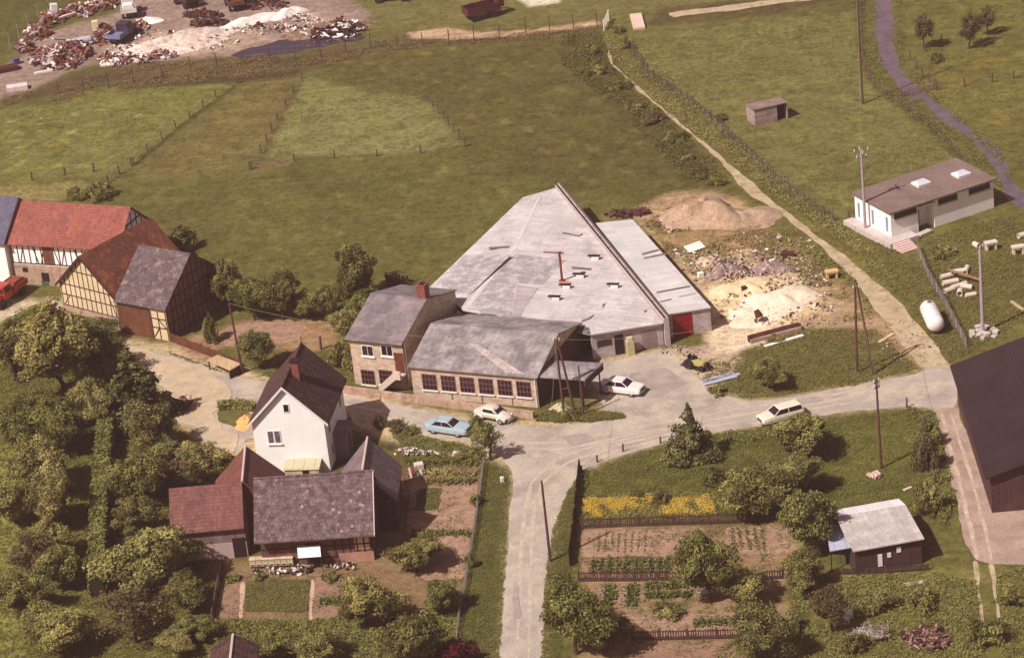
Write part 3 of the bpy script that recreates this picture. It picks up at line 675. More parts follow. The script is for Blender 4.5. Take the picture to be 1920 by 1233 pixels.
# darker weathered sheet areas
patch(rt, HP, [(966,476),(1062,488),(1018,534),(968,530),(960,592),(900,588),(885,556),(925,520)], weath, 'weathered_sheets', .006)
patch(rt, (T0,T1,L2), [(872,478),(958,478),(880,553),(862,552),(835,548),(824,524)], weath, 'weathered_sheets', .006)
patch(rt, HP, [(960,592),(969,534),(1010,540),(985,575),(975,594)], M('lighter weathered sheets', rgb(176,162,162), .14, .6, .15, 3, pat='corr', psize=(5,2.5)), 'weathered_sheets', .01)
pale = M('pale ridge sheets', rgb(206,192,188), .1, 1, .12, 4)
patch(rt, HP, [(1010,368),(1014,368),(968,466),(876,580),(868,577),(958,466)], pale, 'ridge_sheets', .012)
stripm = M('lifted dark sheet', rgb(120,98,100), .2, 2, .2, 5)
for q in ([(917,463),(956,461),(955,465),(916,467)], [(1019,471),(1058,473),(1057,476),(1018,474)], [(1055,435),(1085,441),(1092,437),(1094,440),(1086,444),(1054,438)],
          [(1072,500),(1110,503),(1108,507),(1072,504)], [(1130,570),(1136,568),(1133,575),(1129,576)], [(1208,582),(1214,580),(1212,585),(1208,587)], [(1090,600),(1100,597),(1112,590),(1116,590),(1108,598),(1092,604)]):
    patch(rt, HP, q, stripm, 'roof_strip', .012)
ventm = M('white vent hood', rgb(222,214,206), .05)
for x, y in ((1116,486),(1088,520),(1062,540),(1042,562),(1152,539)):
    p = slope_at(x, y, *HP)
    mb = MB(); mb.rbox(p, .75, .4, .3, -.2, 0)
    vt = mb.build('roof_vent', ventm, rt)
    mb = MB(); mb.rbox(p+Vector((-.1,.15,0)), 1.25, .42, .06, -.3, .32); mb.build('vent_flap', black, vt)
p = slope_at(1054, 526, *HP); rust = M('rusty steel', rgb(120,52,36), .3, 1.5, .3, 6, rough=.8)
mb = MB(); mb.tube(p, p+Vector((0,0,3.0)), .12, n=10); fl = mb.build('flue_pipe', rust, rt)
mb = MB(); mb.tube(p+Vector((0,0,3.05)), p+Vector((0,0,3.14)), .3, .05, n=10); mb.build('flue_cap', rust, fl)
mb = MB(); mb.tube(p, p+Vector((0,0,.15)), .35, .2, n=10); mb.build('flue_collar', rust, fl)
patch(rt, HP, [(1046,528),(1062,526),(1072,530),(1052,536)], M('rust stained sheet', rgb(186,142,118), .2, 2, .2, 5), 'stained_sheet', .014)
# front of hall: window strip, dark doorway
W = Wall(ins(F0, cen), ins(F1, cen))
def boxpx(W, root, x0, x1, z0, z1, mat, name, o=.04, yref=650):
    a0, _ = W.at(x0, yref); a1, _ = W.at(x1, yref); mb = MB(); W.slab(mb, a0, a1, z0, z1, -.03, o); return mb.build(name, mat, root)
w_ = boxpx(W, rt, 1120, 1148, 1.2, 1.85, glass, 'window')
boxpx(W, rt, 1153, 1170, 0.02, 2.05, black, 'door')
boxpx(W, rt, 1205, 1232, 0.02, 1.9, M('grey pink sliding door', rgb(150,126,128), .1, 1, .1, 4, pat='plank', psize=(.3,3)), 'sliding_door')

# ---------------------------------------------------------------- annex
rt = rootat(G(1263,640), 'hall_annex', 'lean-to annex with bright new sheet roof and red door on the right of the hall', 'building')
a_, b_2, c_, d_ = G(1254,588,2.75), G(1333,576,2.6), G(1186,411,2.6), G(1116,418,2.9)
mb = MB(); mb.prism([a_, b_2, c_, d_], -.1); mb.build('roof', silver2, rt)
AP = (a_, b_2, c_)
cen2 = (a_+b_2+c_+d_)/4
wallstrip(rt, [ins(a_, cen2, .2), ins(b_2, cen2, .2), ins(c_, cen2, .2), ins(d_, cen2, .2)], blockg, closed=True, drop=.12)
for q, m_ in (([(1172,483),(1234,467),(1237,470),(1176,487)], stripm), ([(1206,483),(1248,474),(1250,477),(1208,486)], stripm), ([(1176,492),(1240,476),(1230,462),(1170,478)], None),
          ([(1220,549),(1293,535),(1295,538),(1222,552)], stripm), ([(1272,555),(1305,548),(1306,551),(1274,558)], M('grey lap', rgb(168,158,160), .1)), ([(1236,565),(1258,560),(1260,562),(1238,567)], stripm)):
    if m_: patch(rt, AP, q, m_, 'roof_strip', .012)
W = Wall(ins(a_, cen2, .2), ins(b_2, cen2, .2))
boxpx(W, rt, 1262, 1299, 0.02, 2.35, red, 'red_door', yref=615)

# ---------------------------------------------------------------- white house
A, B = G(615,795,5.0), G(650,710,5.0)
rt = rootat(A, 'white_house', 'white rendered house with steep maroon tiled roof and tall bright gable facing the camera', 'house')
ho = gable(rt, A, B, 7.55, 5.0, 8.85, .45, .3, render_w, maroontile, t=.16, ogs=(.3,.3), ridgemat=maroontile)
Wl = ho['left']; Wr = ho['front']
winpx(Wl, rt, 529.5, 757, 541, 773, white, nx=1, nz=1, fw=.06)
w_ = winpx(Wl, rt, 500, 807, 525, 831, white, nx=2, nz=1, sill=white, bw=.14, pane=M('curtained glass', rgb(104,92,96), .5, 3, .3, 6, rough=.3))
# white verge boards
z = Vector((0,0,1))
mb = MB()
for e, r_ in ((ho['A'], ho['r1']), (ho['D'], ho['r1'])):
    p, q = e+z*5.0, r_+z*8.85; o_ = -ho['u']*.045
    mb.hexa([p+o_-z*.24, q+o_-z*.24, q-z*.24, p-z*.24, p+o_+z*.035, q+o_+z*.035, q+z*.035, p+z*.035])
mb.build('verge_board', white, rt)
PR = (ho['A']+z*5, ho['B']+z*5, ho['r2']+z*8.85)
p = slope_at(556, 704, *PR); az = math.atan2(ho['u'].y, ho['u'].x)
mb = MB(); mb.rbox((p.x,p.y,0), .62, .62, 2.0, az, p.z-.5); ch = mb.build('chimney', brick, ho['roof'])
mb = MB(); mb.rbox((p.x,p.y,0), .85, .85, .12, az, p.z+1.5); mb.build('chimney_cap', black, ho['roof'])
# grey side porch
mb = MB(); q = Wr
q.slab(mb, 2.6, 5.0, 0, 2.5, .02, 1.2); pc = mb.build('side_porch', M('slate grey render', rgb(132,118,128), .1), rt)
mb = MB(); q.slab(mb, 2.5, 5.1, 2.5, 2.65, 0, 1.35); mb.build('porch_roof', asb, pc)
mb = MB(); q.slab(mb, 3.3, 4.1, .02, 2.0, 1.2, 1.24); mb.build('porch_door', brick, pc)
for a0 in (1.2, 6.4): window(Wr, rt, a0, a0+.8, 3.2, 4.2, white, nx=2)
for a0 in (1.4, 4.6): window(Wr, rt, a0, a0+.8, .9, 2.0, white, nx=2) if a0 < 2 else None
mb = MB(); mb.tube(ho['r2']+z*8.8, ho['r2']+z*9.5, .035, n=6); mb.build('roof_finial', timber, rt)
# pale yellow lean-to in front of the gable
rt = rootat(Wl.pt(3, 0, 1), 'pale_lean_to', 'small pale yellow board lean-to at the foot of the white gable', 'lean-to')
a0, _ = Wl.at(537, 870); a1, _ = Wl.at(606, 878)
mb = MB(); Wl.slab(mb, a0+.1, a1-.1, 0, 1.0, .05, 1.35); mb.build('wall', M('pale yellow boards', rgb(196,180,150), .1, 1, .12, 5, pat='plank', psize=(.15,3)), rt)
P = Wl.pt
mb = MB(); mb.hexa([P(a0,1.02,1.45),P(a1,1.02,1.45),P(a1,1.4,.03),P(a0,1.4,.03),P(a0,1.08,1.45),P(a1,1.08,1.45),P(a1,1.46,.03),P(a0,1.46,.03)]); mb.build('roof', M('pale yellow sheets', rgb(198,184,152), .1, 1, .12, 5, pat='corr', psize=(5,3)), rt)
boxw = MB(); Wl.slab(boxw, a1-1.6, a1-1.0, .4, .9, 1.35, 1.38); boxw.build('window', glass, rt)

# ---------------------------------------------------------------- half timbering
def lattice(W, root, zs, posts, mat=None, gab=None, braces=(), name='timber_frame', w=.16):
    """zs: rail heights; posts: list of distances; gab: (eave z, ridge z) clips posts to the gable"""
    mb = MB()
    def top(a):
        if not gab: return zs[-1]
        e, r_ = gab; return min(e + (r_-e)*(1-abs(a-W.L/2)/(W.L/2)), r_) - .12
    for a in posts: W.beam(mb, a, zs[0], a, top(a), w)
    for z_ in zs:
        if gab and z_ > gab[0]:
            k = (z_-gab[0])/(gab[1]-gab[0])*W.L/2; W.beam(mb, k+.1, z_, W.L-k-.1, z_, w, .036)
        else: W.beam(mb, 0, z_, W.L, z_, w, .036)
    for a0, z0, a1, z1 in braces: W.beam(mb, a0, z0, a1, z1, w*.9, .024)
    return mb.build(name, mat or timber, root)
A, B = G(215,560,3.8), G(350,485,3.8)
rt = rootat(A, 'half_timbered_barn', 'large half-timbered barn with cream gable and slate cross wing beside the farm track', 'barn')
bm = gable(rt, A, B, 8.6, 3.8, 7.75, .3, .35, creamr, orgtile, ogs=(.35,.3))
Wl = bm['left']; e, r_ = bm['we'], bm['wr']
ps = [.15+k*(Wl.L-.3)/11 for k in range(12)]
lattice(Wl, rt, [1.45, 2.7, 3.9, 5.6], ps, gab=(e, r_), braces=[(.3,1.5,1.3,2.7),(Wl.L-.2,1.5,Wl.L-1.0,3.9)], w=.1)
mb = MB(); Wl.slab(mb, 0, Wl.L, 0, 1.4, -.02, .05); mb.build('stone_plinth', rubble, rt)
mb = MB(); a, z_ = Wl.at(192, 598); Wl.slab(mb, a-.2, a+.2, z_-.25, z_+.25, -.02, .07); mb.build('window', black, rt)
# gable verge boards
mb = MB(); z = Vector((0,0,1))
for e_, k in ((bm['A'], 3.8), (bm['D'], 3.8)):
    p, q = e_+z*k, bm['r1']+z*7.75; o_ = -bm['u']*.04
    mb.hexa([p+o_-z*.3, q+o_-z*.3, q-z*.3, p-z*.3, p+o_, q+o_, q, p])
mb.build('verge_board', timber, rt)
# wing
A2, B2 = G(212,564,3.6), G(309,582,3.6)
wing_w = 10.4
bw_ = gable(rt, A2, B2, wing_w, 3.6, 7.68, .35, .3, M('brown infill panels', rgb(118,84,76), .15, 1, .15, 5), slate, ogs=(.3,.25))
Wf, Wg = bw_['front'], bw_['right']
lattice(Wg, rt, [.3, 1.7, 3.0, 4.2, 5.6], [.1+k*(Wg.L-.2)/12 for k in range(13)], gab=(bw_['we'], bw_['wr']), braces=[(.3,.3,1.2,1.7),(Wg.L-.3,.3,Wg.L-1.2,1.7),(3.2,1.7,4.0,3.0),(6.4,1.7,5.6,3.0)])
a0, _ = Wf.at(226, 610); a1, _ = Wf.at(284, 612)
mb = MB(); Wf.slab(mb, a1+.12, Wf.L, 0, 3.3, -.02, .03); mb.build('plaster_panel', creamr, rt)
mb = MB(); Wf.slab(mb, a0, a1, 0.02, 3.05, -.02, .06); mb.build('barn_door', brownwood, rt)
mb = MB()
for q in ((a1+.2,0,a1+.2,3.1),(Wf.L-.1,0,Wf.L-.1,3.1),((a1+Wf.L)/2,0,(a1+Wf.L)/2,3.1),(a1+.2,1.3,Wf.L-.1,1.3),(a1+.2,2.3,Wf.L-.1,2.3),(a1+.3,.2,(a1+Wf.L)/2,1.3),(Wf.L-.2,1.3,(a1+Wf.L)/2,2.3)):
    Wf.beam(mb, *q, .12, .055)
mb.build('timber_frame', timber, rt)
# ---------------------------------------------------------------- red roofed barn
A, B = G(8,457,4.8), G(222,470,4.8)
rt = rootat(A, 'red_roofed_barn', 'long barn with even red tile roof and white half-timbered upper wall at the left edge', 'barn')
rb = gable(rt, A, B, 7.9, 4.8, 8.1, .5, .3, render_w, redtile, ogs=(.3,.3))
Wf = rb['front']
mb = MB(); Wf.slab(mb, 0, Wf.L, 0, 2.3, -.02, .06); mb.build('stone_wall', rubble, rt)
br = []
for k in range(5): a = 1.0+k*2.5; br += [(a,2.5,a+.7,4.9),(a+1.6,4.9,a+2.2,2.5)]
lattice(Wf, rt, [2.45, 5.0], [.1+k*(Wf.L-.2)/18 for k in range(19)], braces=br, w=.12)
mb = MB(); a, z_ = Wf.at(90, 482); Wf.slab(mb, a-.55, a+.55, 2.5, 4.9, 0, .06); mb.build('loft_door', brownwood, rt)
for x, y, hh, ww, nm, m_ in ((86,519,.5,.45,'window',black),(86,533,.45,.45,'green_shutter',M('green paint', rgb(70,92,60), .1)),(48,505,.25,.3,'window',black)):
    a, z_ = Wf.at(x, y); mb = MB(); Wf.slab(mb, a-ww, a+ww, z_-hh, z_+hh, 0, .09); mb.build(nm, m_, rt)
Wg = rb['right']; lattice(Wg, rt, [.3, 2.4, 4.9, 6.3], [.2+k*(Wg.L-.4)/6 for k in range(7)], gab=(rb['we'], rb['wr']))
# blue grey roofed building at the edge
A, B = G(-110,450,4.9), G(7,459,4.9)
rt = rootat(B, 'slate_roofed_outbuilding', 'corner of a blue grey slate roofed building cut by the left edge', 'building')
sb_ = gable(rt, A, B, 8.4, 4.9, 8.6, .3, .2, render_w, M('blue slate', rgb(92,86,104), .12, .8, .15, 4, pat='tile', psize=(.3,.3), pcol=.8))
# ---------------------------------------------------------------- lower barns
A, B = G(476,1018,2.9), G(701,1003,2.9)
rt = rootat(A, 'mottled_roof_barn', 'old barn with dark mottled tile roof below the white house', 'barn')
lb = gable(rt, A, B, 8.1, 2.9, 6.95, .9, .35, M('old timber wall', rgb(112,76,66), .25, .8, .3, 4, pat='plank', psize=(.3,3), pcol=.6), darktile, ridgemat=darktile)
Wf = lb['front']
mb = MB()
q = z = Vector((0,0,1)); p, q = lb['B']+z*2.9, lb['r2']+z*6.95; o_ = lb['u']*.08
mb.hexa([p-z*.1, q-z*.1, q+o_-z*.1, p+o_-z*.1, p+z*.05, q+z*.05, q+o_+z*.05, p+o_+z*.05]); mb.build('pale_verge', mortar, rt)
lattice(Wf, rt, [.6, 1.7, 2.6], [Wf.L-.1-k*.62 for k in range(6)], w=.13)
a0, _ = Wf.at(668, 1040)
mb = MB(); Wf.slab(mb, a0, a0+1.25, 1.2, 2.5, -.02, .02); mb.build('plaster_panel', creamr, rt)
mb = MB(); Wf.slab(mb, Wf.L-3.0, Wf.L, 0, .9, -.02, .05); mb.build('brick_plinth', M('pale brick', rgb(170,124,104), .15, 1, .2, 5, pat='brick', psize=(.25,.09), pcol=1.2), rt)
a, z_ = Wf.at(592, 1055); mb = MB(); Wf.slab(mb, a-.7, a+.7, 0.02, 2.1, -.02, .04); mb.build('barn_door', black, rt)
lattice(lb['right'], rt, [.3, 1.9, 3.2, 4.6], [.2+k*(lb['right'].L-.4)/7 for k in range(8)], gab=(lb['we'], lb['wr']))
# left wing of lower barn
A, B = G(319,1001,3.0), G(457,989,3.0)
rt = rootat(A, 'brown_roof_barn', 'lower barn with reddish brown tile roof joined to the left of the mottled roof barn', 'barn')
lb2 = gable(rt, A, B, 5.7, 3.0, 5.95, .35, .2, M('grey brown boards', rgb(128,100,94), .2, .8, .2, 4, pat='plank', psize=(.25,3), pcol=.7), brtile, ogs=(.25,.02))
Wf = lb2['front']
mb = MB(); Wf.slab(mb, 0, Wf.L, 0, 1.5, -.02, .05); mb.build('plaster_base', M('pinkish plaster', rgb(178,152,144), .12), rt)
mb = MB(); Wf.slab(mb, .9, 1.9, .6, 1.3, -.02, .08); mb.build('window', glass, rt)
mb = MB(); Wf.slab(mb, Wf.L-1.2, Wf.L-.1, 0.02, 1.9, -.02, .08); mb.build('door', black, rt)
# cross wings behind
def crosswing(name, label, rp0, rp1, zr, ze, hw, roofm, wallm, rm):
    r0, r1 = xy(G(*rp0, zr)), xy(G(*rp1, zr)); d = (r1-r0).normalized(); n = Vector((d.y, -d.x, 0))
    A, B = r0+n*hw, r1+n*hw
    root = rootat(A, name, label, 'outbuilding')
    return gable(root, A, B, 2*hw, ze, zr, .25, .2, wallm, roofm, ridgemat=rm)
crosswing('red_tile_wing', 'red tiled steep wing behind the mottled barn, left of the white house', (454,902), (460,835), 6.0, 2.9, 3.1, M('rust red tiles', rgb(116,70,60), .15, .6, .22, 5, pat='tile', psize=(.25,.33), pcol=.6, streak=.25), brownwood, mortar)
crosswing('grey_tile_wing', 'grey roofed wing with pale ridge between the white house and the vegetable garden', (679,884), (689,819), 6.0, 2.9, 2.7, M('grey tiles with streaks', rgb(124,104,106), .2, .8, .25, 5, pat='tile', psize=(.25,.33), pcol=.6, alt=rgb(150,84,56), altpos=(.62,.72), streak=.35), darkwood, mortar)
# little roof at the bottom edge
r0, r1 = (430,1250), (437,1188)
crosswing('maroon_roof_shed', 'small shed with dark maroon roof and pale ridge at the bottom edge', r0, r1, 3.4, 2.2, 2.0, maroontile, darkwood, mortar)
# ---------------------------------------------------------------- white flat roofed building
A, B = G(1669,402,3.2), G(1869,336,3.2)
u = (xy(B)-xy(A)).normalized(); n = Vector((-u.y,u.x,0))
E = G(1622,353,3.4); wd_ = (xy(E)-xy(A)).dot(n); print('white bld', (B-A).length, wd_)
rt = rootat(A, 'white_flat_building', 'white single storey building with brown flat roof and two skylights, beside the concrete mast', 'building')
L = (xy(B)-xy(A)).length
def loc(a, b, z): return xy(A)+u*a+n*b+Vector((0,0,z))
def lbox(mb, a0,a1,b0,b1,z0,z1): return mb.hexa([loc(a0,b0,z0),loc(a1,b0,z0),loc(a1,b1,z0),loc(a0,b1,z0),loc(a0,b0,z1),loc(a1,b0,z1),loc(a1,b1,z1),loc(a0,b1,z1)])
rec0, rec1 = L*.27, L*.42
mb = MB(); lbox(mb, .25, rec0, .3, wd_-.25, 0, 3.1); lbox(mb, rec1, L-.25, .3, wd_-.25, 0, 3.1); lbox(mb, rec0, rec1, 1.7, wd_-.25, 0, 3.1)
wl = mb.build('wall', render_w, rt)
mb = MB(); mb.hexa([loc(0,0,3.12),loc(L,0,3.12),loc(L,wd_,3.3),loc(0,wd_,3.3),loc(0,0,3.3),loc(L,0,3.3),loc(L,wd_,3.5),loc(0,wd_,3.5)]); rf = mb.build('roof', feltroof, rt)
RP = (loc(0,0,3.3), loc(L,0,3.3), loc(L,wd_,3.5))
for x, y in ((1727,345),(1802,328)):
    p = slope_at(x, y, *RP); az = math.atan2(u.y, u.x)
    mb = MB(); mb.rbox(p, 1.6, 1.35, .28, az, -.05); s_ = mb.build('skylight', white, rf)
    mb = MB(); e_ = Matrix.Rotation(az, 3, 'Z')
    mb.add([p+e_@Vector(q) for q in ((-.7,-.57,.235),(.7,-.57,.235),(.7,.57,.235),(-.7,.57,.235),(-.45,-.05,.48),(.45,-.05,.48))], [(0,1,5,4),(1,2,5),(2,3,4,5),(3,0,4)]); mb.build('skylight_glass', M('pale acrylic', rgb(196,196,210), .08, rough=.3), rf)
W = Wall(loc(.25,.3,0), loc(L-.25,.3,0))
for f0, f1 in ((.03,.24),(.44,.62),(.73,.93)):
    mb = MB(); W.slab(mb, L*f0, L*f1, 2.35, 2.95, -.02, .02); wn = mb.build('strip_window', glass, rt)
    mb = MB(); W.slab(mb, L*f0-.05, L*f1+.05, 2.2, 2.34, -.02, .12); mb.build('sill', concrete, wn)
W = Wall(loc(.25,wd_-.25,0), loc(.25,.3,0))
for k in range(3):
    a = .5+k*(W.L-1.4)/2; mb = MB(); W.slab(mb, a, a+.38, .9, 2.5, -.02, .02); mb.build('slit_window', M('grey glass', rgb(142,136,150), .1, rough=.3), rt)
mb = MB(); lbox(mb, rec0+.2, rec0+1.1, 1.66, 1.72, .1, 2.2); mb.build('door', M('grey door', rgb(128,112,124), .1), rt)
mb = MB(); lbox(mb, rec0-.1, rec0+2.2, .1, .9, 2.72, 2.86); mb.build('porch_slab', white, rt)
mb = MB(); lbox(mb, -1.0, .22, -1.2, wd_+.2, 0, .55); lbox(mb, .22, 2.6, -1.2, .27, 0, .545); tr = mb.build('terrace', concrete, rt)
mb = MB()
for k in range(5): lbox(mb, -.7, 1.3, -1.25-.32*(k+1), -1.25-.32*k, 0, .5-k*.1)
mb.build('steps', M('pink concrete steps', rgb(206,178,168), .1), rt)
mb = MB(); mb.rbox(G(1733,440), 1.7, .7, .35, .6, 0); s_ = mb.build('stone_slab', concrete, bevel=.05); setp(s_, 'pale slab lying in the grass before the recessed door of the white building', 'slab')
# ---------------------------------------------------------------- dark barn at right edge
A, B = G(1848,897,3.6), G(1781,685,3.6)
rt = rootat(A, 'dark_roofed_barn', 'huge barn with plain near black maroon roof filling the right edge', 'barn')
u = (xy(B)-xy(A)).normalized(); n = Vector((u.y,-u.x,0)); 
db = gable(rt, B, A, 17, 3.6, 6.4, .5, .5, darkwood, tarroof, side=1) if ((xy(A)-xy(B)).normalized().y*1 + 0) and Vector((-(xy(A)-xy(B)).y, (xy(A)-xy(B)).x, 0)).x > 0 else gable(rt, A, B, 17, 3.6, 6.4, .5, .5, darkwood, tarroof, side=-1 if Vector((-u.y,u.x,0)).x < 0 else 1)
# ---------------------------------------------------------------- tin roofed shed
A, B = G(1600,1033,2.5), G(1733,1009,2.5)
rt = rootat(A, 'tin_roofed_shed', 'dark board shed with pale tin roof in the right hand garden', 'shed')
u = (xy(B)-xy(A)).normalized(); n = Vector((-u.y,u.x,0)); E = G(1584,951,2.6); wd2 = (xy(E)-xy(A)).dot(n); L = (xy(B)-xy(A)).length; print('shed', L, wd2)
fr = .72; z1 = 3.0; tin = M('tin roof sheets', rgb(182,170,164), .12, .6, .14, 4, pat='corr', psize=(6,2), pcol=.85, streak=.18, alt=rgb(206,196,190), altpos=(.45,.7), rough=.7); tin_glare = M('tin sheets with painted glare', rgb(224,218,216), .08, .6, .1, 4, pat='corr', psize=(6,2), pcol=.9, rough=.6)
mb = MB(); mb.hexa([loc(0,0,2.4),loc(L,0,2.4),loc(L,wd2*fr,z1-.1),loc(0,wd2*fr,z1-.1),loc(0,0,2.5),loc(L,0,2.5),loc(L,wd2*fr,z1),loc(0,wd2*fr,z1)]); mb.build('roof', tin, rt)
mb = MB(); mb.hexa([loc(0,wd2*fr+.01,z1-.1),loc(L,wd2*fr+.01,z1-.1),loc(L,wd2,2.45),loc(0,wd2,2.45),loc(0,wd2*fr+.01,z1),loc(L,wd2*fr+.01,z1),loc(L,wd2,2.55),loc(0,wd2,2.55)]); mb.build('rear_roof', tin_glare, rt)  # paler tin on the rear pitch, its reflected light put into the colour
mb = MB(); lbox(mb, .2, L-.2, .3, wd2-.3, 0, 2.38); mb.build('wall', darkwood, rt)
for a, z_, w_, h_ in ((2.1,.5,.35,1.1),(2.9,1.2,.3,.4),(3.7,1.5,.35,.5)): mb = MB(); lbox(mb, a, a+w_, .22, .3, z_, z_+h_); mb.build('hanging_cloth', white, rt)
A = G(1560,1030,1.9); Bq = G(1602,1022,1.9); mb = MB()
q = [G(1556,1034,1.95), G(1602,1026,1.95), G(1592,982,2.25), G(1548,986,2.25)]
mb.prism(q, .07); ro = thing('tin_lean_to', tuple(xy(q[0])), 'open lean-to with pale blue tin roof at the left of the tin roofed shed', 'lean-to')
mb.build('roof', M('blue tin', rgb(178,180,196), .14, 1, .15, 4, pat='corr', psize=(6,2)), ro)
for p in q: c_ = sum(q, Vector())/4; p = p+(c_-p)*.08; mb = MB(); mb.tube(xy(p), p, .05, n=6); mb.build('post', timber, ro)
mb = MB(); c4 = [p+(c_-p)*.1 for p in q]; mb.prism([xy(p) for p in (c4[2], c4[3])]+[xy(c4[3])+Vector((.08,-.08,0)), xy(c4[2])+Vector((.08,-.08,0))], 2.0); mb.build('back_boards', darkwood, ro)
# ---------------------------------------------------------------- field hut
A, B = G(1414,206,2.0), G(1476,192,2.0)
rt = rootat(A, 'field_hut', 'small grey board hut with open dark doorway standing alone in the pasture', 'hut')
u = (xy(B)-xy(A)).normalized(); n = Vector((-u.y,u.x,0)); L = (xy(B)-xy(A)).length; wd3 = 2.3
mb = MB(); mb.hexa([loc(-.1,-.1,1.95),loc(L+.1,-.1,1.95),loc(L+.1,wd3+.1,1.75),loc(-.1,wd3+.1,1.75),loc(-.1,-.1,2.05),loc(L+.1,-.1,2.05),loc(L+.1,wd3+.1,1.85),loc(-.1,wd3+.1,1.85)]); mb.build('roof', greywood, rt)
mb = MB(); lbox(mb, 0, L*.68, 0, .08, 0, 1.9); lbox(mb, 0, .08, .08, wd3, 0, 1.72); lbox(mb, .08, L, wd3-.08, wd3, 0, 1.72); lbox(mb, L-.1, L, .0, wd3-.08, 0, 1.75)
mb.build('wall', M('pale grey boards', rgb(160,138,134), .2, .8, .2, 5, pat='plank', psize=(3,.3), pcol=.6), rt)
mb = MB(); lbox(mb, L*.68, L-.1, .9, .95, 0, 1.9); mb.build('dark_interior', black, rt)
# milk stand by the road
q = [G(388,676,.95), G(431,695,.95), G(453,683,.95), G(408,666,.95)]
rt = thing('milk_stand', tuple(xy(q[0])), 'low roadside stand with pale corrugated lid by the garden fence', 'stand')
mb = MB(); mb.prism(q, .08); mb.build('lid', M('pale corrugated lid', rgb(196,164,126), .1, 1, .15, 5, pat='corr', psize=(7,2)), rt)
c_ = sum(q, Vector())/4; mb = MB()
i4 = [p+(c_-p)*.1 for p in q]
for k in (1, 2): 
    a, b = i4[k], i4[(k+1) % 4]; mb.prism([xy(a), xy(b), xy(b)+(xy(c_)-xy(b))*.1, xy(a)+(xy(c_)-xy(a))*.1], .93)
for p in i4: mb.tube(xy(p), p, .08, n=6)
mb.build('frame', timber, rt)
# ---------------------------------------------------------------- poles, masts, wires
polem = M('tarred pole wood', rgb(92,58,52), .2, .8, .2, 6, rough=.9)
concm = M('concrete mast', rgb(164,146,150), .12, 1, .15, 6)
insul = M('porcelain', rgb(206,196,190), .05, rough=.4)
steel = M('grey steel', rgb(120,104,106), .15, 1, .15, 6, rough=.6)
def vtop(bx, by, ty):
    p = G(bx, by); return p, (by-ty)/S(bx, by)/math.cos(TH)*1.0
def pole(bx, by, ty, label, r=.13, lean=(0,0), mat=None, name='utility_pole', arms=(), group=None, base=None, h=None):
    p, hh = vtop(bx, by, ty); h = h or hh
    t = p+Vector((lean[0], lean[1], h))
    rt = thing(name, tuple(p), label, 'utility pole', group)
    mb = MB(); mb.tube(p-Vector((0,0,.2)), t, r, r*.7, 10); mb.build('pole', mat or polem, rt)
    for (dz, w_, az) in arms:
        c = p.lerp(t, 1-dz/h); d = Vector((math.cos(az), math.sin(az), 0))
        mb = MB(); mb.rbox(c-Vector((0,0,.05)), w_*2, .09, .1, az, 0); mb.build('cross_arm', steel, rt)
        for s_ in (-.9, .9):
            mb = MB(); q = c+d*w_*s_; mb.tube(q+Vector((0,0,.03)), q+Vector((0,0,.22)), .05, .04, 8); mb.tube(q+Vector((0,0,.22)), q+Vector((0,0,.34)), .08, .05, 8); mb.build('insulator', insul, rt)
    if base:
        mb = MB()
        rr_ = random.Random(3)
        for k in range(26):
            a = rr_.uniform(0,6.28); d = rr_.uniform(.1, base); mb.rbox(p+Vector((math.cos(a)*d, math.sin(a)*d, 0)), .5, .4, rr_.uniform(.15,.4), a, -.05)
        mb.build('rubble_base', concrete, rt)
    return t
PG = 'wooden telephone poles'
tA = pole(1032,1052,896, 'bare dark wooden pole on the grass verge right of the stony lane', group=PG)
tB = pole(455,700,568, 'dark wooden pole by the roadside garden fence above the milk stand', group=PG, lean=(-.25,0))
tC = pole(1618,195,-60, 'tall thin wooden pole in the pasture beside the bend of the stream', group=PG, r=.12)
tD = pole(1652,878,708, 'wooden pole with two short arms standing in the fenced lawn below the road', group=PG, arms=((.3,.3,.5),(.8,.3,.5)))
tE = pole(1623,436,284, 'pale mast with crossed arms and insulators behind the white flat building', r=.17, mat=concm, name='concrete_mast', arms=((.2,.8,.2),(.25,.7,1.7),(.9,.55,.2)))
tF = pole(1843,624,463, 'thick pale concrete mast on a rubble base near the pile of concrete pipes', r=.2, mat=concm, name='concrete_mast', arms=((.15,.35,.3),), base=1.4)
tG = pole(1094,779,684, 'short pole on the grass strip below the workshop canopy, right of the twin poles', group=PG, r=.1)
def aframe(l, r_, top, label, bar=.45, group=None):
    p, q = G(*l), G(*r_); h = (l[1]-top[1])/S(*l)/math.cos(TH)
    t = p+Vector((.0,0,h)); t = G(top[0], top[1]) ; 
    # top: point above the left foot line
    d = Fv + Rv*((top[0]-960)/FPX) - Uv*((top[1]-616.5)/FPX); tt = (p.y+ (q.y-p.y)*.25 - CAM.y)/d.y; t = CAM+d*tt
    rt = thing('twin_pole', tuple((p+q)/2), label, 'utility pole', group)
    for e, s_ in ((p, -.09), (q, .09)):
        mb = MB(); mb.tube(e-Vector((0,0,.2)), t+Vector((s_,0,0)), .13, .1, 9); mb.build('leg', polem, rt)
    a, b = p.lerp(t, bar), q.lerp(t, bar); mb = MB(); mb.tube(a, b, .06, n=6); mb.build('brace', polem, rt)
    for s_ in (-.25, .25):
        mb = MB(); c = t+Vector((s_,0,-.15)); mb.tube(c, c+Vector((0,0,.3)), .07, .05, 8); mb.build('insulator', insul, rt)
    mb = MB(); mb.tube(t+Vector((-.35,0,-.2)), t+Vector((.35,0,-.2)), .04, n=6); mb.build('cross_arm', steel, rt)
    return t
tH = aframe((1607,698),(1638,702),(1605,537), 'A-shaped twin wooden pole standing on the grass triangle above the road', .3)
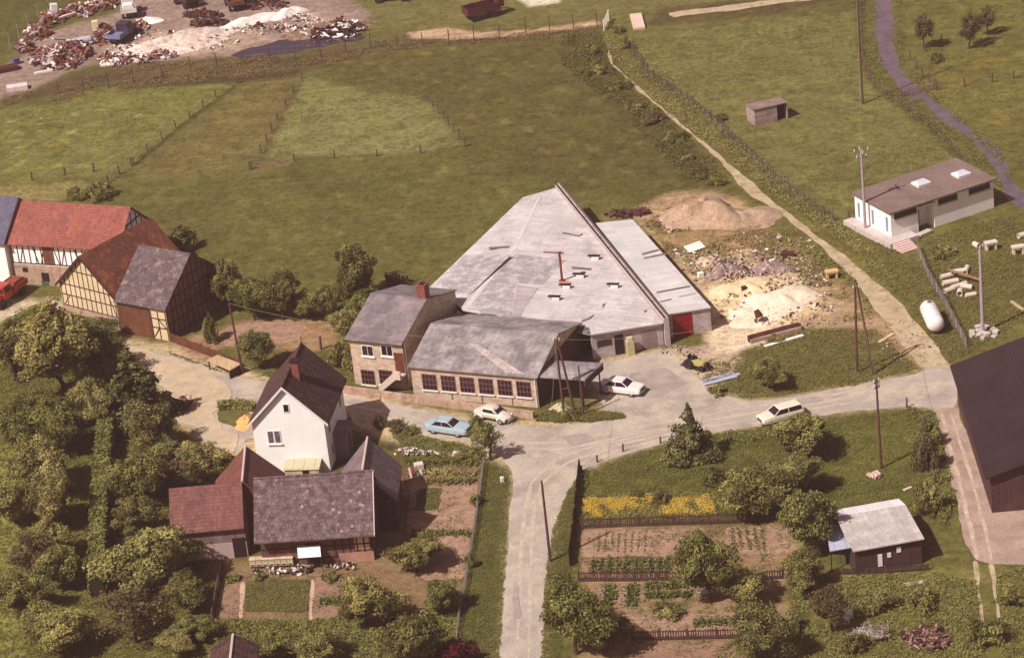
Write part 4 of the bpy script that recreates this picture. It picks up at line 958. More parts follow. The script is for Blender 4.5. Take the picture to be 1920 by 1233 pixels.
tI = aframe((1058,779),(1079,776),(1043,636), 'A-shaped twin wooden pole in front of the workshop canopy', .35)
wirem, n_, b_ = nodes('overhead wire'); b_.inputs['Base Color'].default_value = rgb(150,150,110); b_.inputs['Roughness'].default_value = .6
WI = [0]
def wire(a, b, sag, label, r=.012):
    mb = MB(); n = 24; prev = None
    for k in range(n+1):
        t = k/n; p = a.lerp(b, t)-Vector((0,0,sag*4*t*(1-t)))
        if prev is not None: mb.tube(prev, p, r, n=4, cap=False)
        prev = p
    o = mb.build('overhead_wire', wirem, origin=(a+b)/2, uv=False); setp(o, label, 'wire')
wire(tH+Vector((0,0,0)), tF, .8, 'overhead wire from the A-shaped pole to the thick concrete mast')
wire(tI, tH, 1.6, 'overhead wire from the workshop twin pole to the A-shaped pole above the road')
wire(tH, tD, .4, 'overhead wire between the A-shaped pole and the pole with two short arms')
wire(tI, tB, 1.3, 'overhead wire from the workshop twin pole over the office to the milk stand pole')
wire(G(1187,415,3.0), tE+Vector((0,0,-7.9)), .8, 'sagging thin line from the annex roof towards the pale mast')
wire(tE, tC, 1.5, 'overhead wire from the pale mast up to the tall thin pasture pole')
wire(tI, tA, 1.0, 'overhead wire from the workshop twin pole across the road to the bare lane pole')
# ---------------------------------------------------------------- fences
def dens(pts, step):
    out = []
    for i in range(len(pts)-1):
        p, q = pts[i], pts[i+1]; n = max(1, round((q-p).length/step))
        out += [p.lerp(q, k/n) for k in range(n)]
    return out+[pts[-1]]
postm = M('fence post wood', rgb(98,66,56), .25, 1, .2, 6, rough=.9)
def wire_fence(pxs, label, step=2.6, h=1.2, r=.06, name='wire_fence', wires=2, mat=None, tall=None, thick=.014, seed=1):
    r_ = random.Random(seed)
    pts = dens([G(*p) for p in pxs], step)
    rt = thing(name, tuple(pts[0]), label, 'fence')
    for p in pts:
        hh = h*r_.uniform(.85, 1.1); mb = MB(); mb.tube(p-Vector((0,0,.1)), p+Vector((r_.uniform(-.08,.08), r_.uniform(-.08,.08), hh)), r, r*.9, 6); mb.build('post', mat or postm, rt)
    for k in range(wires):
        z = h*(k+1)/(wires+.4); mb = MB()
        for i in range(len(pts)-1): mb.tube(pts[i]+Vector((0,0,z)), pts[i+1]+Vector((0,0,z)), thick, n=4, cap=False)
        mb.build('wire', steel, rt)
def board_fence(pxs, label, h=1.0, pick=.1, gap=.09, mat=None, step=2.4, name='picket_fence', seed=2):
    r_ = random.Random(seed)
    cor = [G(*p) for p in pxs]; pts = dens(cor, step); rt = thing(name, tuple(pts[0]), label, 'fence')
    for p in pts:
        mb = MB(); mb.tube(p-Vector((0,0,.1)), p+Vector((0,0,h+.12)), .07, n=6); mb.build('post', postm, rt)
    mb = MB()
    for i in range(len(pts)-1):
        a, b = pts[i], pts[i+1]; d = (b-a); L_ = d.length; az = math.atan2(d.y, d.x); n = int(L_/(pick+gap)); nn = Vector((-d.y, d.x, 0)).normalized()*.05
        for z in (.25*h, .78*h): mb.rbox((a+b)/2-nn*.6, L_, .04, .08, az, z)
        for k in range(n): mb.rbox(a.lerp(b, (k+.5)/n)-nn*1.4, pick, .025, h*r_.uniform(.88, 1.02), az, .04, (0, r_.uniform(-.03,.03)))
    mb.build('pickets', mat or darkwood, rt)
wire_fence([(110,176),(251,158),(359,136),(506,114),(602,108),(696,92),(842,84),(937,74),(986,60),(1120,50)], 'long tall post fence between the meadows and the scrapyard with its dark pond', 3.2, 2.0, .07, wires=3)
wire_fence([(446,156),(405,183),(330,240),(250,308)], 'post and wire fence climbing from the gap to the scrapyard bank, left meadow side', 3.5, 1.0, .08)
wire_fence([(60,338),(122,328),(176,322),(202,343),(247,312)], 'short crooked fence behind the red roofed barn where the left meadows meet', 3.0, 1.1, .11)
wire_fence([(566,148),(520,225),(490,287),(468,318)], 'fence along the left side of the pale trapezoid meadow', 4.0, 1.0, .09)
wire_fence([(472,318),(552,302),(627,297),(707,293),(790,288),(872,275)], 'low fence along the lower edge of the pale trapezoid meadow', 4.4, 1.0, .09, wires=2)
wire_fence([(800,186),(822,212),(842,234),(872,276)], 'fence down the right side of the pale trapezoid meadow', 2.8, 1.1, .07)
wire_fence([(1182,92),(1215,140),(1290,190),(1345,235),(1400,285),(1450,335),(1510,380),(1563,415),(1622,412)], 'long weathered fence between the overgrown footpath and the right pasture', 1.9, 1.1, .07, wires=3)
wire_fence([(1614,-4),(1613,60),(1618,120),(1640,165),(1668,183),(1740,236),(1800,295),(1830,330)], 'fence following the left bank of the stream', 2.6, 1.1, .06)
wire_fence([(1765,80),(1706,112),(1730,145),(1756,165)], 'small fence corner in the far right meadow beside the stream', 2.6, 1.1, .08)
board_fence([(1690,182),(1752,168)], 'low board gate across the stream', .7, .12, .05, name='board_gate', mat=greywood)
wire_fence([(1756,170),(1860,155),(1900,148)], 'rail fence running right from the board gate across the stream', 3.5, 1.2, .09)
wire_fence([(1720,470),(1740,520),(1775,580),(1812,652)], 'grey mesh fence between the white gas tank and the concrete pipes', 2.2, 1.1, .05, wires=5, mat=concm, thick=.03)
wire_fence([(908,862),(900,930),(884,1030),(870,1110),(856,1195)], 'pale thin fence along the lane side of the vegetable garden', 2.4, .8, .05, wires=4, mat=concm, thick=.025)
wire_fence([(1090,886),(1120,866),(1168,846),(1238,831),(1320,820)], 'short dark posts lining the road bend above the corner garden', 3.0, .8, .09, wires=1)
wire_fence([(1700,764),(1733,800),(1745,860),(1752,910)], 'post fence in the rough grass beside the farm lane', 2.4, 1.1, .09)
board_fence([(1088,884),(1082,940),(1076,1000),(1068,1062)], 'dark board fence on the left side of the right hand garden', 1.15, .14, .02, mat=darkwood)
board_fence([(1092,990),(1200,986),(1330,982),(1440,978)], 'dark picket fence between the yellow flowers and the vegetable beds', 1.0)
board_fence([(1085,1089),(1190,1089),(1282,1086)], 'dark picket fence below the row of leafy vegetables', .95, seed=5)
board_fence([(1375,1088),(1470,1084)], 'short picket fence behind the dense tree of the right garden', .9, seed=6)
board_fence([(1185,1200),(1290,1198),(1400,1195)], 'lowest picket fence near the bottom edge of the right gardens', .95, seed=7)
board_fence([(1580,1076),(1660,1074),(1740,1068)], 'low board fence in front of the tin roofed shed', .55, .2, .04, seed=8)
board_fence([(418,1062),(408,1115),(399,1165)], 'pale board fence on the left edge of the farmhouse garden', .8, .16, .02, mat=greywood, seed=9)
board_fence([(322,640),(380,662),(450,690)], 'brown board fence between the half-timbered barn and the milk stand', 1.0, .14, .03, mat=brownwood, seed=10)
wire_fence([(602,655),(520,690)], 'two thick posts at the edge of the bare garden patch behind the white house', 4.5, 1.6, .14, wires=1)

# ---------------------------------------------------------------- vehicles
tyre = M('tyre rubber', rgb(44,34,36), .1, rough=.9); chrome = M('chrome', rgb(190,180,176), .05, rough=.3, metal=.6)
carglass, n_, b_ = nodes('car glass'); b_.inputs['Base Color'].default_value = rgb(48,32,38); b_.inputs['Roughness'].default_value = .08
lampm, n_, b_ = nodes('headlamp glass'); b_.inputs['Base Color'].default_value = rgb(225,220,210); b_.inputs['Roughness'].default_value = .2
tailm, n_, b_ = nodes('tail lamp'); b_.inputs['Base Color'].default_value = rgb(130,20,20); b_.inputs['Roughness'].default_value = .3
def paintm(name, c):
    mt, n, bs = nodes(name); tc = nd(n, 'ShaderNodeTexCoord')
    n.links.new(mixc(n, 1, c, ramp(n, noise(n, tc.outputs['Object'], 2.2, 4), [(.3, g(.86)), (.7, g(1.06))]), 'MULTIPLY'), bs.inputs['Base Color'])
    bs.inputs['Roughness'].default_value = .38; bs.inputs['Coat Weight'].default_value = .25; return mt
def car(name, label, cat, c_px, d_px, paint, prof, cab, W=1.62, roofm=None, H=1.4, wheel=(-1.25, 1.3), group=None, patchm=None, wr=.31, round_=False):
    """c_px: ground centre; d_px: a pixel the bonnet points to. prof: (x, halfwidth, z0, z1) lower body; cab: (x0,x1 base; xr0,xr1 roof)"""
    c = G(*c_px); d = G(*d_px)-c; az = math.atan2(d.y, d.x); e = Matrix.Rotation(az, 3, 'Z')
    T = lambda x, y, z: c + e @ Vector((x, y, z))
    rt = thing(name, tuple(c), label, cat, group)
    rings = []
    for (x, w_, z0, z1) in prof:
        rings.append([T(x, y, z) for y, z in ((-w_*.9, z0), (w_*.9, z0), (w_, z0+.12), (w_, (z0+z1)/2+.05), (w_*.93, z1-.05), (w_*.7, z1), (-w_*.7, z1), (-w_*.93, z1-.05), (-w_, (z0+z1)/2+.05), (-w_, z0+.12))])
    mb = MB(); mb.ring(rings); body = mb.build('body', paint, rt, smooth=False, bevel=.02, recalc=True)
    x0, x1, r0, r1, zb = cab; wb, wt = W/2*.9, W/2*.74
    mb = MB(); lo = [T(x0,-wb,zb),T(x1,-wb,zb),T(x1,wb,zb),T(x0,wb,zb)]; hi = [T(r0,-wt,H-.06),T(r1,-wt,H-.06),T(r1,wt,H-.06),T(r0,wt,H-.06)]
    mb.hexa(lo+hi); mb.build('window_glass', carglass, rt)
    mb = MB(); mb.hexa([T(r0-.06,-wt-.03,H-.07),T(r1+.05,-wt-.03,H-.07),T(r1+.05,wt+.03,H-.07),T(r0-.06,wt+.03,H-.07),T(r0+.08,-wt+.1,H),T(r1-.1,-wt+.1,H),T(r1-.1,wt-.1,H),T(r0+.08,wt-.1,H)])
    rf = mb.build('roof', roofm or paint, rt, bevel=.03)
    for i in range(4): mb = MB(); mb.tube(lo[i], hi[i], .045, n=6); mb.build('pillar', paint, rf)
    for s_ in (-1, 1):
        xm = (x0+x1)/2-.05; mb = MB(); mb.tube(T(xm, s_*wb, zb), T(xm, s_*(wt+.01), H-.05), .035, n=6); mb.build('pillar', paint, rf)
        mb = MB(); mb.hexa([T(x0,s_*W*.5,.6),T(x1+.6,s_*W*.5,.6),T(x1+.6,s_*W*.49,.6),T(x0,s_*W*.49,.6),T(x0,s_*W*.51,.64),T(x1+.6,s_*W*.51,.64),T(x1+.6,s_*W*.49,.64),T(x0,s_*W*.49,.64)]); mb.build('side_trim', chrome, body)
    for x_ in (prof[0][0]-.06, prof[-1][0]+.06): mb = MB(); mb.rbox(T(x_,0,.34), .03, .42, .11, az, 0); mb.build('number_plate', lampm, rt)
    for wx in wheel:
        for s_ in (-1, 1):
            y = s_*(W/2-.12); mb = MB(); mb.tube(T(wx, y-.1, wr), T(wx, y+.1, wr), wr, n=16); wh = mb.build('wheel', tyre, rt)
            mb = MB(); mb.tube(T(wx, y+s_*.09, wr), T(wx, y+s_*.115, wr), wr*.58, wr*.5, n=12); mb.build('hubcap', chrome, wh)
            mb = MB(); mb.tube(T(wx, y-.0, wr), T(wx, y+s_*.13, wr), wr*.0+.07, n=8); 
    xf, xr = prof[-1][0], prof[0][0]
    for x, nm in ((xf+.03, 'bumper'), (xr-.03, 'bumper')):
        mb = MB(); mb.rbox(T(x, 0, .42), .1, W*.94, .12, az, 0); mb.build(nm, chrome, rt, bevel=.02)
    for s_ in (-1, 1):
        mb = MB(); mb.tube(T(xf-.06, s_*W*.36, .66), T(xf+.03, s_*W*.36, .66), .1, n=10); mb.build('headlight', lampm, rt)
        mb = MB(); mb.rbox(T(xr, s_*W*.38, .62), .05, .2, .12, az, 0); mb.build('tail_light', tailm, rt)
    mb = MB(); mb.rbox(T(xf+.01, 0, .56), .03, W*.5, .16, az, 0); mb.build('grille', tyre, rt)
    if patchm: patchm(rt, T, az)
    return rt
sed = [(-2.15,.72,.38,.82),(-2.05,.78,.3,.92),(-1.3,.81,.26,.95),(-.9,.82,.25,.97),(.9,.82,.25,.97),(1.5,.81,.27,.93),(2.05,.78,.32,.86),(2.15,.72,.4,.78)]
def bluewing(rt, T, az):
    mb = MB()
    for s_ in (-1,):
        mb.hexa([T(-2.0,s_*.826,.4),T(-1.0,s_*.836,.4),T(-1.0,s_*.80,.4),T(-2.0,s_*.79,.4),T(-2.02,s_*.79,.9),T(-1.0,s_*.80,.945),T(-1.0,s_*.70,.965),T(-2.02,s_*.70,.935)])
    o = mb.build('rear_wing', paintm('blue repair panel', rgb(136,142,168)), rt); o['label'] = 'pale blue rear wing panel'
car('parked_car', 'white saloon car with a blue rear wing parked in the factory yard', 'car', (1166,735), (1207,740), paintm('white car paint', rgb(228,220,214)), sed, (-1.5,1.0,-.95,.35,.93), patchm=bluewing)
car('parked_car', 'light blue saloon car parked by the roadside above the vegetable garden', 'car', (842,810), (889,817), paintm('light blue car paint', rgb(164,184,190)), sed, (-1.45,.95,-.9,.3,.93), H=1.38)
est = [(-2.1,.72,.38,.95),(-2.0,.78,.3,.98),(-.9,.81,.25,.97),(.9,.81,.25,.97),(1.5,.8,.27,.93),(2.0,.77,.32,.86),(2.1,.7,.4,.78)]
car('parked_car', 'cream white estate car half hidden behind the bushes on the lower roadside', 'car', (1464,787), (1422,799), paintm('cream car paint', rgb(226,214,190)), est, (-1.95,.95,-1.85,.3,.93), H=1.42)
# small round-backed car
def beetle(c_px, d_px):
    c = G(*c_px); d = G(*d_px)-c; az = math.atan2(d.y, d.x); e = Matrix.Rotation(az, 3, 'Z'); T = lambda x, y, z: c+e@Vector((x, y, z))
    rt = thing('small_rounded_car', tuple(c), 'pale cream round-backed small car behind the little roadside tree', 'car')
    pm = paintm('pale cream car paint', rgb(208,198,182))
    def loft(secs, nm, mt, par):
        rings = []
        for x, w_, z0, z1 in secs:
            zc, zh = (z0+z1)/2, (z1-z0)/2; rings.append([T(x, math.copysign(abs(math.cos(t))**.7, math.cos(t))*w_, zc+math.copysign(abs(math.sin(t))**.7, math.sin(t))*zh) for t in [2*math.pi*k/16 for k in range(16)]])
        mb = MB(); mb.ring(rings); return mb.build(nm, mt, par, smooth=True, recalc=True)
    body = loft([(-2.02,.2,.45,.62),(-1.9,.45,.35,.8),(-1.5,.6,.28,1.02),(-.9,.68,.25,1.05),(.5,.68,.25,1.0),(1.1,.6,.28,.95),(1.6,.48,.32,.82),(1.9,.3,.38,.68),(1.98,.15,.45,.6)], 'body', pm, rt)
    loft([(-1.35,.35,.9,1.05),(-1.0,.58,.85,1.3),(-.5,.66,.85,1.46),(.1,.66,.85,1.48),(.5,.62,.85,1.36),(.8,.58,.85,1.0)], 'roof', pm, rt)
    mb = MB(); mb.add([T(.52,-.5,1.28),T(.52,.5,1.28),T(.86,.55,.98),T(.86,-.55,.98)], [(0,1,2,3)]); mb.prism([T(.45,-.5,1.34),T(.45,.5,1.34),T(.85,.55,1.0),T(.85,-.55,1.0)], .03); mb.build('windscreen', carglass, rt)
    for s_ in (-1,1):
        mb = MB(); mb.hexa([T(-.75,s_*.66,1.0),T(.5,s_*.66,1.0),T(.5,s_*.6,1.0),T(-.75,s_*.6,1.0),T(-.6,s_*.68,1.3),T(.3,s_*.68,1.3),T(.3,s_*.5,1.3),T(-.6,s_*.5,1.3)]); mb.build('side_window', carglass, rt)
        for x in (-1.2, 1.2):
            mb = MB(); n = 10; rings = []
            for k in range(7):
                t = math.pi*k/6; rr = max(.02, math.sin(t)); rings.append([T(x-math.cos(t)*.52, s_*.62+math.cos(2*math.pi*j/n)*.17*rr**.5, .42+math.sin(2*math.pi*j/n)*.3*rr) for j in range(n)])
            mb.ring(rings); mb.build('wing', pm, rt, smooth=True, recalc=True)
            mb = MB(); mb.tube(T(x, s_*.62, .3), T(x, s_*.78, .3), .3, n=14); wh = mb.build('wheel', tyre, rt)
            mb = MB(); mb.tube(T(x, s_*.78, .3), T(x, s_*.8, .3), .16, n=10); mb.build('hubcap', chrome, wh)
        mb = MB(); mb.tube(T(1.6, s_*.62, .6), T(1.72, s_*.62, .58), .1, n=10); mb.build('headlight', lampm, rt)
    for x in (-2.05, 2.03): mb = MB(); mb.rbox(T(x,0,.38), .08, 1.4, .1, az, 0); mb.build('bumper', chrome, rt)
beetle((926,786), (957,792))
# orange truck at the left edge
def truck(c_px, d_px, label, cm, bm, name='truck', L=5.6, scale=1.0, cargo=None):
    c = G(*c_px); d = G(*d_px)-c; az = math.atan2(d.y, d.x); e = Matrix.Rotation(az, 3, 'Z'); T = lambda x, y, z: c+e@Vector((x, y, z))*scale
    B = lambda mb, x0, x1, y0, y1, z0, z1, k=0: mb.hexa([T(x0,y0,z0),T(x1,y0,z0),T(x1,y1,z0),T(x0,y1,z0),T(x0,y0+k,z1),T(x1-k*1.5,y0+k,z1),T(x1-k*1.5,y1-k,z1),T(x0,y1-k,z1)])
    rt = thing(name, tuple(c), label, 'truck')
    mb = MB(); B(mb, L/2-2.7, L/2-1.1, -.95, .95, .75, 2.2, .12); cab = mb.build('cab', cm, rt, bevel=.05)
    mb = MB(); B(mb, L/2-1.08, L/2, -.75, .75, .6, 1.45, .08); mb.build('bonnet', cm, rt, bevel=.06)
    mb = MB(); B(mb, L/2-1.22, L/2-1.16, -.75, .75, 1.5, 2.0); mb.build('windscreen', carglass, cab)
    for s_ in (-1, 1): 
        mb = MB(); B(mb, L/2-2.4, L/2-1.5, s_*.9-.03, s_*.9+.03, 1.5, 2.0); mb.build('side_window', carglass, cab)
    mb = MB(); B(mb, -L/2, L/2-2.8, -1.05, 1.05, .95, 1.1)
    for y in (-1.05, 1.0): B(mb, -L/2, L/2-2.8, y, y+.05, 1.1, 1.55)
    B(mb, -L/2, -L/2+.05, -1.0, 1.0, 1.1, 1.55); mb.build('flatbed', bm, rt)
    mb = MB(); B(mb, -L/2+.1, L/2-.2, -.4, .4, .55, .8); mb.build('chassis', tyre, rt)
    for x in (-L/2+1.0, L/2-.9):
        for s_ in (-1, 1):
            mb = MB(); mb.tube(T(x, s_*.85-.13, .45), T(x, s_*.85+.13, .45), .45*scale, n=16); mb.build('wheel', tyre, rt)
    mb = MB(); B(mb, L/2, L/2+.1, -.95, .95, .5, .68); mb.build('bumper', bm, rt)
    for s_ in (-1, 1): mb = MB(); mb.tube(T(L/2-.1, s_*.6, .95), T(L/2+.05, s_*.6, .95), .13*scale, n=10); mb.build('headlight', lampm, rt)
    if cargo: mb = MB(); B(mb, -L/2+.2, L/2-3.0, -.9, .9, 1.1, cargo[0], .3); mb.build('load', cargo[1], rt)
    return rt
redp = paintm('red truck paint', rgb(176,50,32))
truck((14,563), (-14,584), 'orange red truck with a cream cab door cut by the left edge in the farmyard', redp, M('orange bed boards', rgb(168,74,40), .15, 1, .2, 5), L=5.4, cargo=(1.7, M('clay load', rgb(128,66,44), .2, 2, .2, 5)))
mb = MB(); 
# scrapyard vehicles
truck((243,27), (240,-10), 'white truck parked on the scrapyard with a white load', paintm('white truck paint', rgb(222,212,206)), M('white bed', rgb(206,196,190), .1), L=5.0, cargo=(2.0, white))
truck((232,74), (262,52), 'dark blue truck with faded blue tailboard beside the white rubble on the scrapyard', paintm('dark truck paint', rgb(60,44,60)), M('faded blue boards', rgb(116,116,146), .15, 1, .2, 5), L=5.2)
truck((350,10), (330,0), 'dark small truck at the top edge of the scrapyard', paintm('black truck paint', rgb(58,40,48)), darkwood, L=4.6)
truck((440,14), (425,-8), 'dark open truck behind the long white heap', paintm('brown truck paint', rgb(64,38,36)), brownwood, L=4.8)
# farm trailer top centre
def trailer(c_px, d_px, label, L, Wd, m_):
    c = G(*c_px); d = G(*d_px)-c; az = math.atan2(d.y, d.x); e = Matrix.Rotation(az, 3, 'Z'); T = lambda x, y, z: c+e@Vector((x, y, z))
    B = lambda mb, x0, x1, y0, y1, z0, z1: mb.hexa([T(x0,y0,z0),T(x1,y0,z0),T(x1,y1,z0),T(x0,y1,z0),T(x0,y0,z1),T(x1,y0,z1),T(x1,y1,z1),T(x0,y1,z1)])
    rt = thing('farm_trailer', tuple(c), label, 'trailer')
    mb = MB(); B(mb, -L/2, L/2, -Wd/2, Wd/2, .9, 1.05); B(mb, -L/2, L/2, -Wd/2, -Wd/2+.06, 1.05, 1.9); B(mb, -L/2, L/2, Wd/2-.06, Wd/2, 1.05, 1.9); B(mb, -L/2, -L/2+.06, -Wd/2+.06, Wd/2-.06, 1.05, 1.9); mb.build('bed', m_, rt)
    for x in (-L/2+.9, L/2-.9):
        for s_ in (-1, 1): mb = MB(); mb.tube(T(x, s_*.9-.1, .45), T(x, s_*.9+.1, .45), .45, n=14); mb.build('wheel', tyre, rt)
    mb = MB(); mb.tube(T(L/2, 0, .8), T(L/2+1.6, 0, .5), .06, n=6); mb.build('drawbar', steel, rt)
    mb = MB(); B(mb, L/2-.1, L/2+.7, -.6, .6, 1.1, 2.1); mb.build('front_box', m_, rt)
trailer((904,34), (940,25), 'dark red wooden farm trailer on the grass behind the far fence', 4.6, 2.0, M('dark red boards', rgb(84,40,38), .2, 1, .2, 5))
trailer((735,1), (775,-2), 'dark low trailer at the top edge left of the red farm trailer', 5.2, 1.6, M('dark boards 2', rgb(80,44,42), .2, 1, .2, 5))
# ---------------------------------------------------------------- gas tank
def capsule(mb, p, q, r, n=16):
    d = (q-p).normalized(); a = d.orthogonal().normalized(); b = d.cross(a); rings = []
    for c, s_ in ((p, -1), (q, 1)):
        ks = range(6) if s_ < 0 else range(5, -1, -1)
        for k in ks:
            t = math.pi/2*(1-k/5); rr = max(.001, math.cos(t))*r; cc = c + d*s_*math.sin(t)*r*.75
            rings.append([cc+a*math.cos(6.2832*j/n)*rr+b*math.sin(6.2832*j/n)*rr for j in range(n)])
    mb.ring(rings)
p, q = G(1741,578,1.15), G(1754,606,1.15)
rt = thing('gas_tank', tuple(xy((p+q)/2)), 'white capsule shaped gas tank on legs beside the dirt track', 'tank')
mb = MB(); capsule(mb, p, q, .85); mb.build('vessel', paintm('white tank paint', rgb(234,224,218)), rt, smooth=True, recalc=True)
u_ = (xy(q)-xy(p)).normalized(); n_v = Vector((-u_.y,u_.x,0))
for c in (p.lerp(q,.1), p.lerp(q,.9)):
    for s_ in (-1,1): mb = MB(); mb.tube(xy(c)+n_v*.5*s_, c+n_v*.45*s_-Vector((0,0,.5)), .09, n=6); mb.build('leg', rust, rt)
mb = MB(); mb.tube(q*.12+p*.88+Vector((0,0,.8)), q*.12+p*.88+Vector((0,0,.98)), .18, n=10); mb.build('valve_cover', steel, rt)
# ---------------------------------------------------------------- concrete pipes and blocks
pipem = M('pale concrete pipe', rgb(206,188,172), .12, 1, .15, 6)
def pipe(px, py, az, L_, r, label, tilt=0, z=None, name='concrete_pipe', group='concrete pipes dumped in the grass'):
    c = G(px, py); c.z = r if z is None else z; d = Vector((math.cos(az)*math.cos(tilt), math.sin(az)*math.cos(tilt), math.sin(tilt)))*L_/2
    n = 14; a = d.normalized().orthogonal().normalized(); b = d.normalized().cross(a); rings = []
    for e_, rr in ((-1, r), (1, r), (1, r*.78), (-1, r*.78)):
        rings.append([c+d*e_+a*math.cos(6.2832*j/n)*rr+b*math.sin(6.2832*j/n)*rr for j in range(n)])
    mb = MB(); mb.ring(rings+[rings[0]], cap=False); o = mb.build(name, pipem, smooth=False, recalc=True); setp(o, label, 'pipe', group)
PL = [(1776,521,.3,1.6,.3,'upper left pipe of the pile beside the mast'),(1800,512,.1,1.7,.3,'pipe at the back of the pile beside the mast'),(1812,510,1.2,1.5,.3,'rearmost right pipe of the pile'),
 (1782,533,.2,1.8,.32,'long middle pipe of the pile lying level'),(1798,540,.4,1.9,.32,'long front pipe of the pile under the brown plank'),(1780,548,.5,1.4,.32,'left front pipe of the pile near the mesh fence'),
 (1800,553,1.3,.9,.36,'short pipe standing askew in front of the pile'),(1820,556,.15,1.2,.26,'separate short pipe at the right foot of the pile'),(1812,541,2.6,1.4,.3,'right pipe of the pile beneath the plank end'),
 (1782,476,.5,1.2,.36,'single pipe lying between the pile and the white building'),(1831,464,2.0,.9,.34,'single stubby pipe directly behind the top of the mast'),(1915,446,.4,.8,.34,'single pipe at the right edge above the block')]
for px_, py_, az, L_, r_, lb_ in PL: pipe(px_, py_, az, L_*.9, r_*.85, 'pale concrete '+lb_)
def slabthing(name, label, cat, px, py, L_, Wd, Hh, az, m_, tilt=None, z=0, bevel=.03, group=None):
    mb = MB(); mb.rbox(G(px, py)+Vector((0,0,z)), L_, Wd, Hh, az, 0, tilt); o = mb.build(name, m_, origin=tuple(G(px, py)), bevel=bevel); return setp(o, label, cat, group)
def blockpair(name, label, cat, px, py, az, m_):
    c = G(px, py); mb = MB(); e = Matrix.Rotation(az, 3, 'Z')
    for x in (-.45, .45): mb.rbox(c+e@Vector((x,0,0)), .2, .6, .7, az, 0)
    mb.rbox(c, 1.3, .7, .22, az, .7); o = mb.build(name, m_, origin=tuple(c), bevel=.02); setp(o, label, cat)
blockpair('concrete_trough', 'pale concrete trough on end near the mast top, left of the single right edge pipe', 'trough', 1858, 468, .2, pipem)
blockpair('concrete_block', 'pale concrete bench shaped block at the right edge below the single pipe', 'block', 1909, 476, .1, pipem)
slabthing('brown_plank', 'brown plank lying across the pile of concrete pipes', 'plank', 1808, 528, 3.6, .3, .08, -.7, M('plank wood', rgb(150,108,84), .2), z=.75, tilt=(0, .12))
slabthing('pale_plank', 'pale plank lying in the grass left of the dirt track', 'plank', 1662, 634, 2.2, .35, .12, .75, M('fresh plank', rgb(206,180,142), .1))
slabthing('timber_beam', 'pale beam lying in the grass at the right edge above the dark barn', 'beam', 1908, 575, 2.4, .3, .2, -1.25, M('grey plank', rgb(178,152,122), .1))
slabthing('pale_board', 'pale board lying on the grass in front of the tin roofed shed', 'board', 1712, 1094, 1.6, .5, .12, .1, concrete)
slabthing('white_box', 'white box in the weeds near the bottom right brush pile', 'box', 1590, 1158, .7, .6, .6, .4, white)
slabthing('pale_log', 'pale board propped on the fence line behind the garden shed', 'board', 1702, 917, .9, .25, .15, .5, pipem)
# ---------------------------------------------------------------- heaps
def heap(name, label, cat, px, py, rx, ry, h, m_, seed=1, az=0, kind=None, rough=.18, flat=1.6, n=34):
    rs = np.random.RandomState(seed); c = G(px, py); mb = MB(); rings = []; e = Matrix.Rotation(az, 3, 'Z'); nr = 14
    ph = rs.uniform(0, 6.28, 6)
    for k in range(nr+1):
        t = k/nr; ring = []
        for j in range(n):
            a = 6.2832*j/n; w_ = 1+.16*math.sin(2*a+ph[0])+.1*math.sin(3*a+ph[1])+.06*math.sin(7*a+ph[2])
            z = h*(max(0, math.cos(t*math.pi/2)))**flat*(1+.25*math.sin(3*a+ph[3]+t*3)*t*(1-t)*4) + rs.uniform(-1,1)*h*rough*.35*(t*(1-t)*4) 
            jr = 1+rs.uniform(-1,1)*.03
            ring.append(c+e@Vector((math.cos(a)*rx*w_*t*jr, math.sin(a)*ry*w_*t*jr, max(z, 0) if k < nr else -.05)))
        rings.append(ring)
    mb.ring(rings, cap=False); o = mb.build(name, m_, origin=tuple(c), smooth=True, recalc=True)
    return setp(o, label, cat, kind=kind)
soil = M('heaped soil', rgb(172,144,120), .2, .8, .4, 4, alt=rgb(146,120,92), altpos=(.45,.7), rough=.95, bump=.8)
soilg = M('overgrown soil', rgb(150,120,84), .25, .9, .35, 3, alt=rgb(104,94,48), altpos=(.48,.62), rough=.95, bump=.8)
sand = M('pale sand', rgb(222,204,178), .2, .8, .25, 4, rough=.95, bump=.4); sandy = M('yellow sand', rgb(216,192,152), .2, .8, .25, 4, rough=.95, bump=.4)
lime = M('white lime waste', rgb(232,222,212), .08, .8, .12, 4, rough=.95, bump=.5)
greyr = M('grey rubble', rgb(134,110,104), .3, 1.5, .35, 5, alt=rgb(190,176,166), altpos=(.52,.64), rough=.95, bump=1)
heap('soil_mound', 'large brown soil mound behind the hall annex', 'mound', 1322, 412, 5.0, 3.9, 2.1, soil, 3, .1, flat=.95)
heap('soil_mound', 'low flat soil mound to the right of the large one, beside the track', 'mound', 1395, 412, 3.8, 3.4, .9, soil, 5, flat=1)
heap('soil_bank', 'long overgrown bank of reddish soil between the annex and the soil mounds', 'bank', 1300, 448, 6.2, 2.8, .6, soilg, 8, -.25)
heap('sand_heap', 'pale sand heap with a steep white rim right of the red door', 'sand heap', 1462, 566, 3.6, 3.6, .9, sand, 11, .2, flat=.9)
heap('sand_heap', 'yellow sand heap beside the grey rubble behind the annex', 'sand heap', 1398, 542, 3.2, 2.8, .6, sandy, 12, flat=.9)
heap('sand_heap', 'flat pale sand spread between the yellow heap and the annex corner', 'sand heap', 1415, 592, 3.4, 2.4, .35, sand, 13, flat=.9)
heap('sand_heap', 'small orange sand heap on the grass island left of the white house', 'sand heap', 462, 792, 1.3, 1.5, .65, M('orange sand', rgb(218,160,98), .12, .8, .16, 4, rough=.95), 15)
heap('rubble_heap', 'grey rubble heap in the middle of the dump behind the annex', 'rubble', 1358, 512, 2.2, 1.6, .9, greyr, 21)
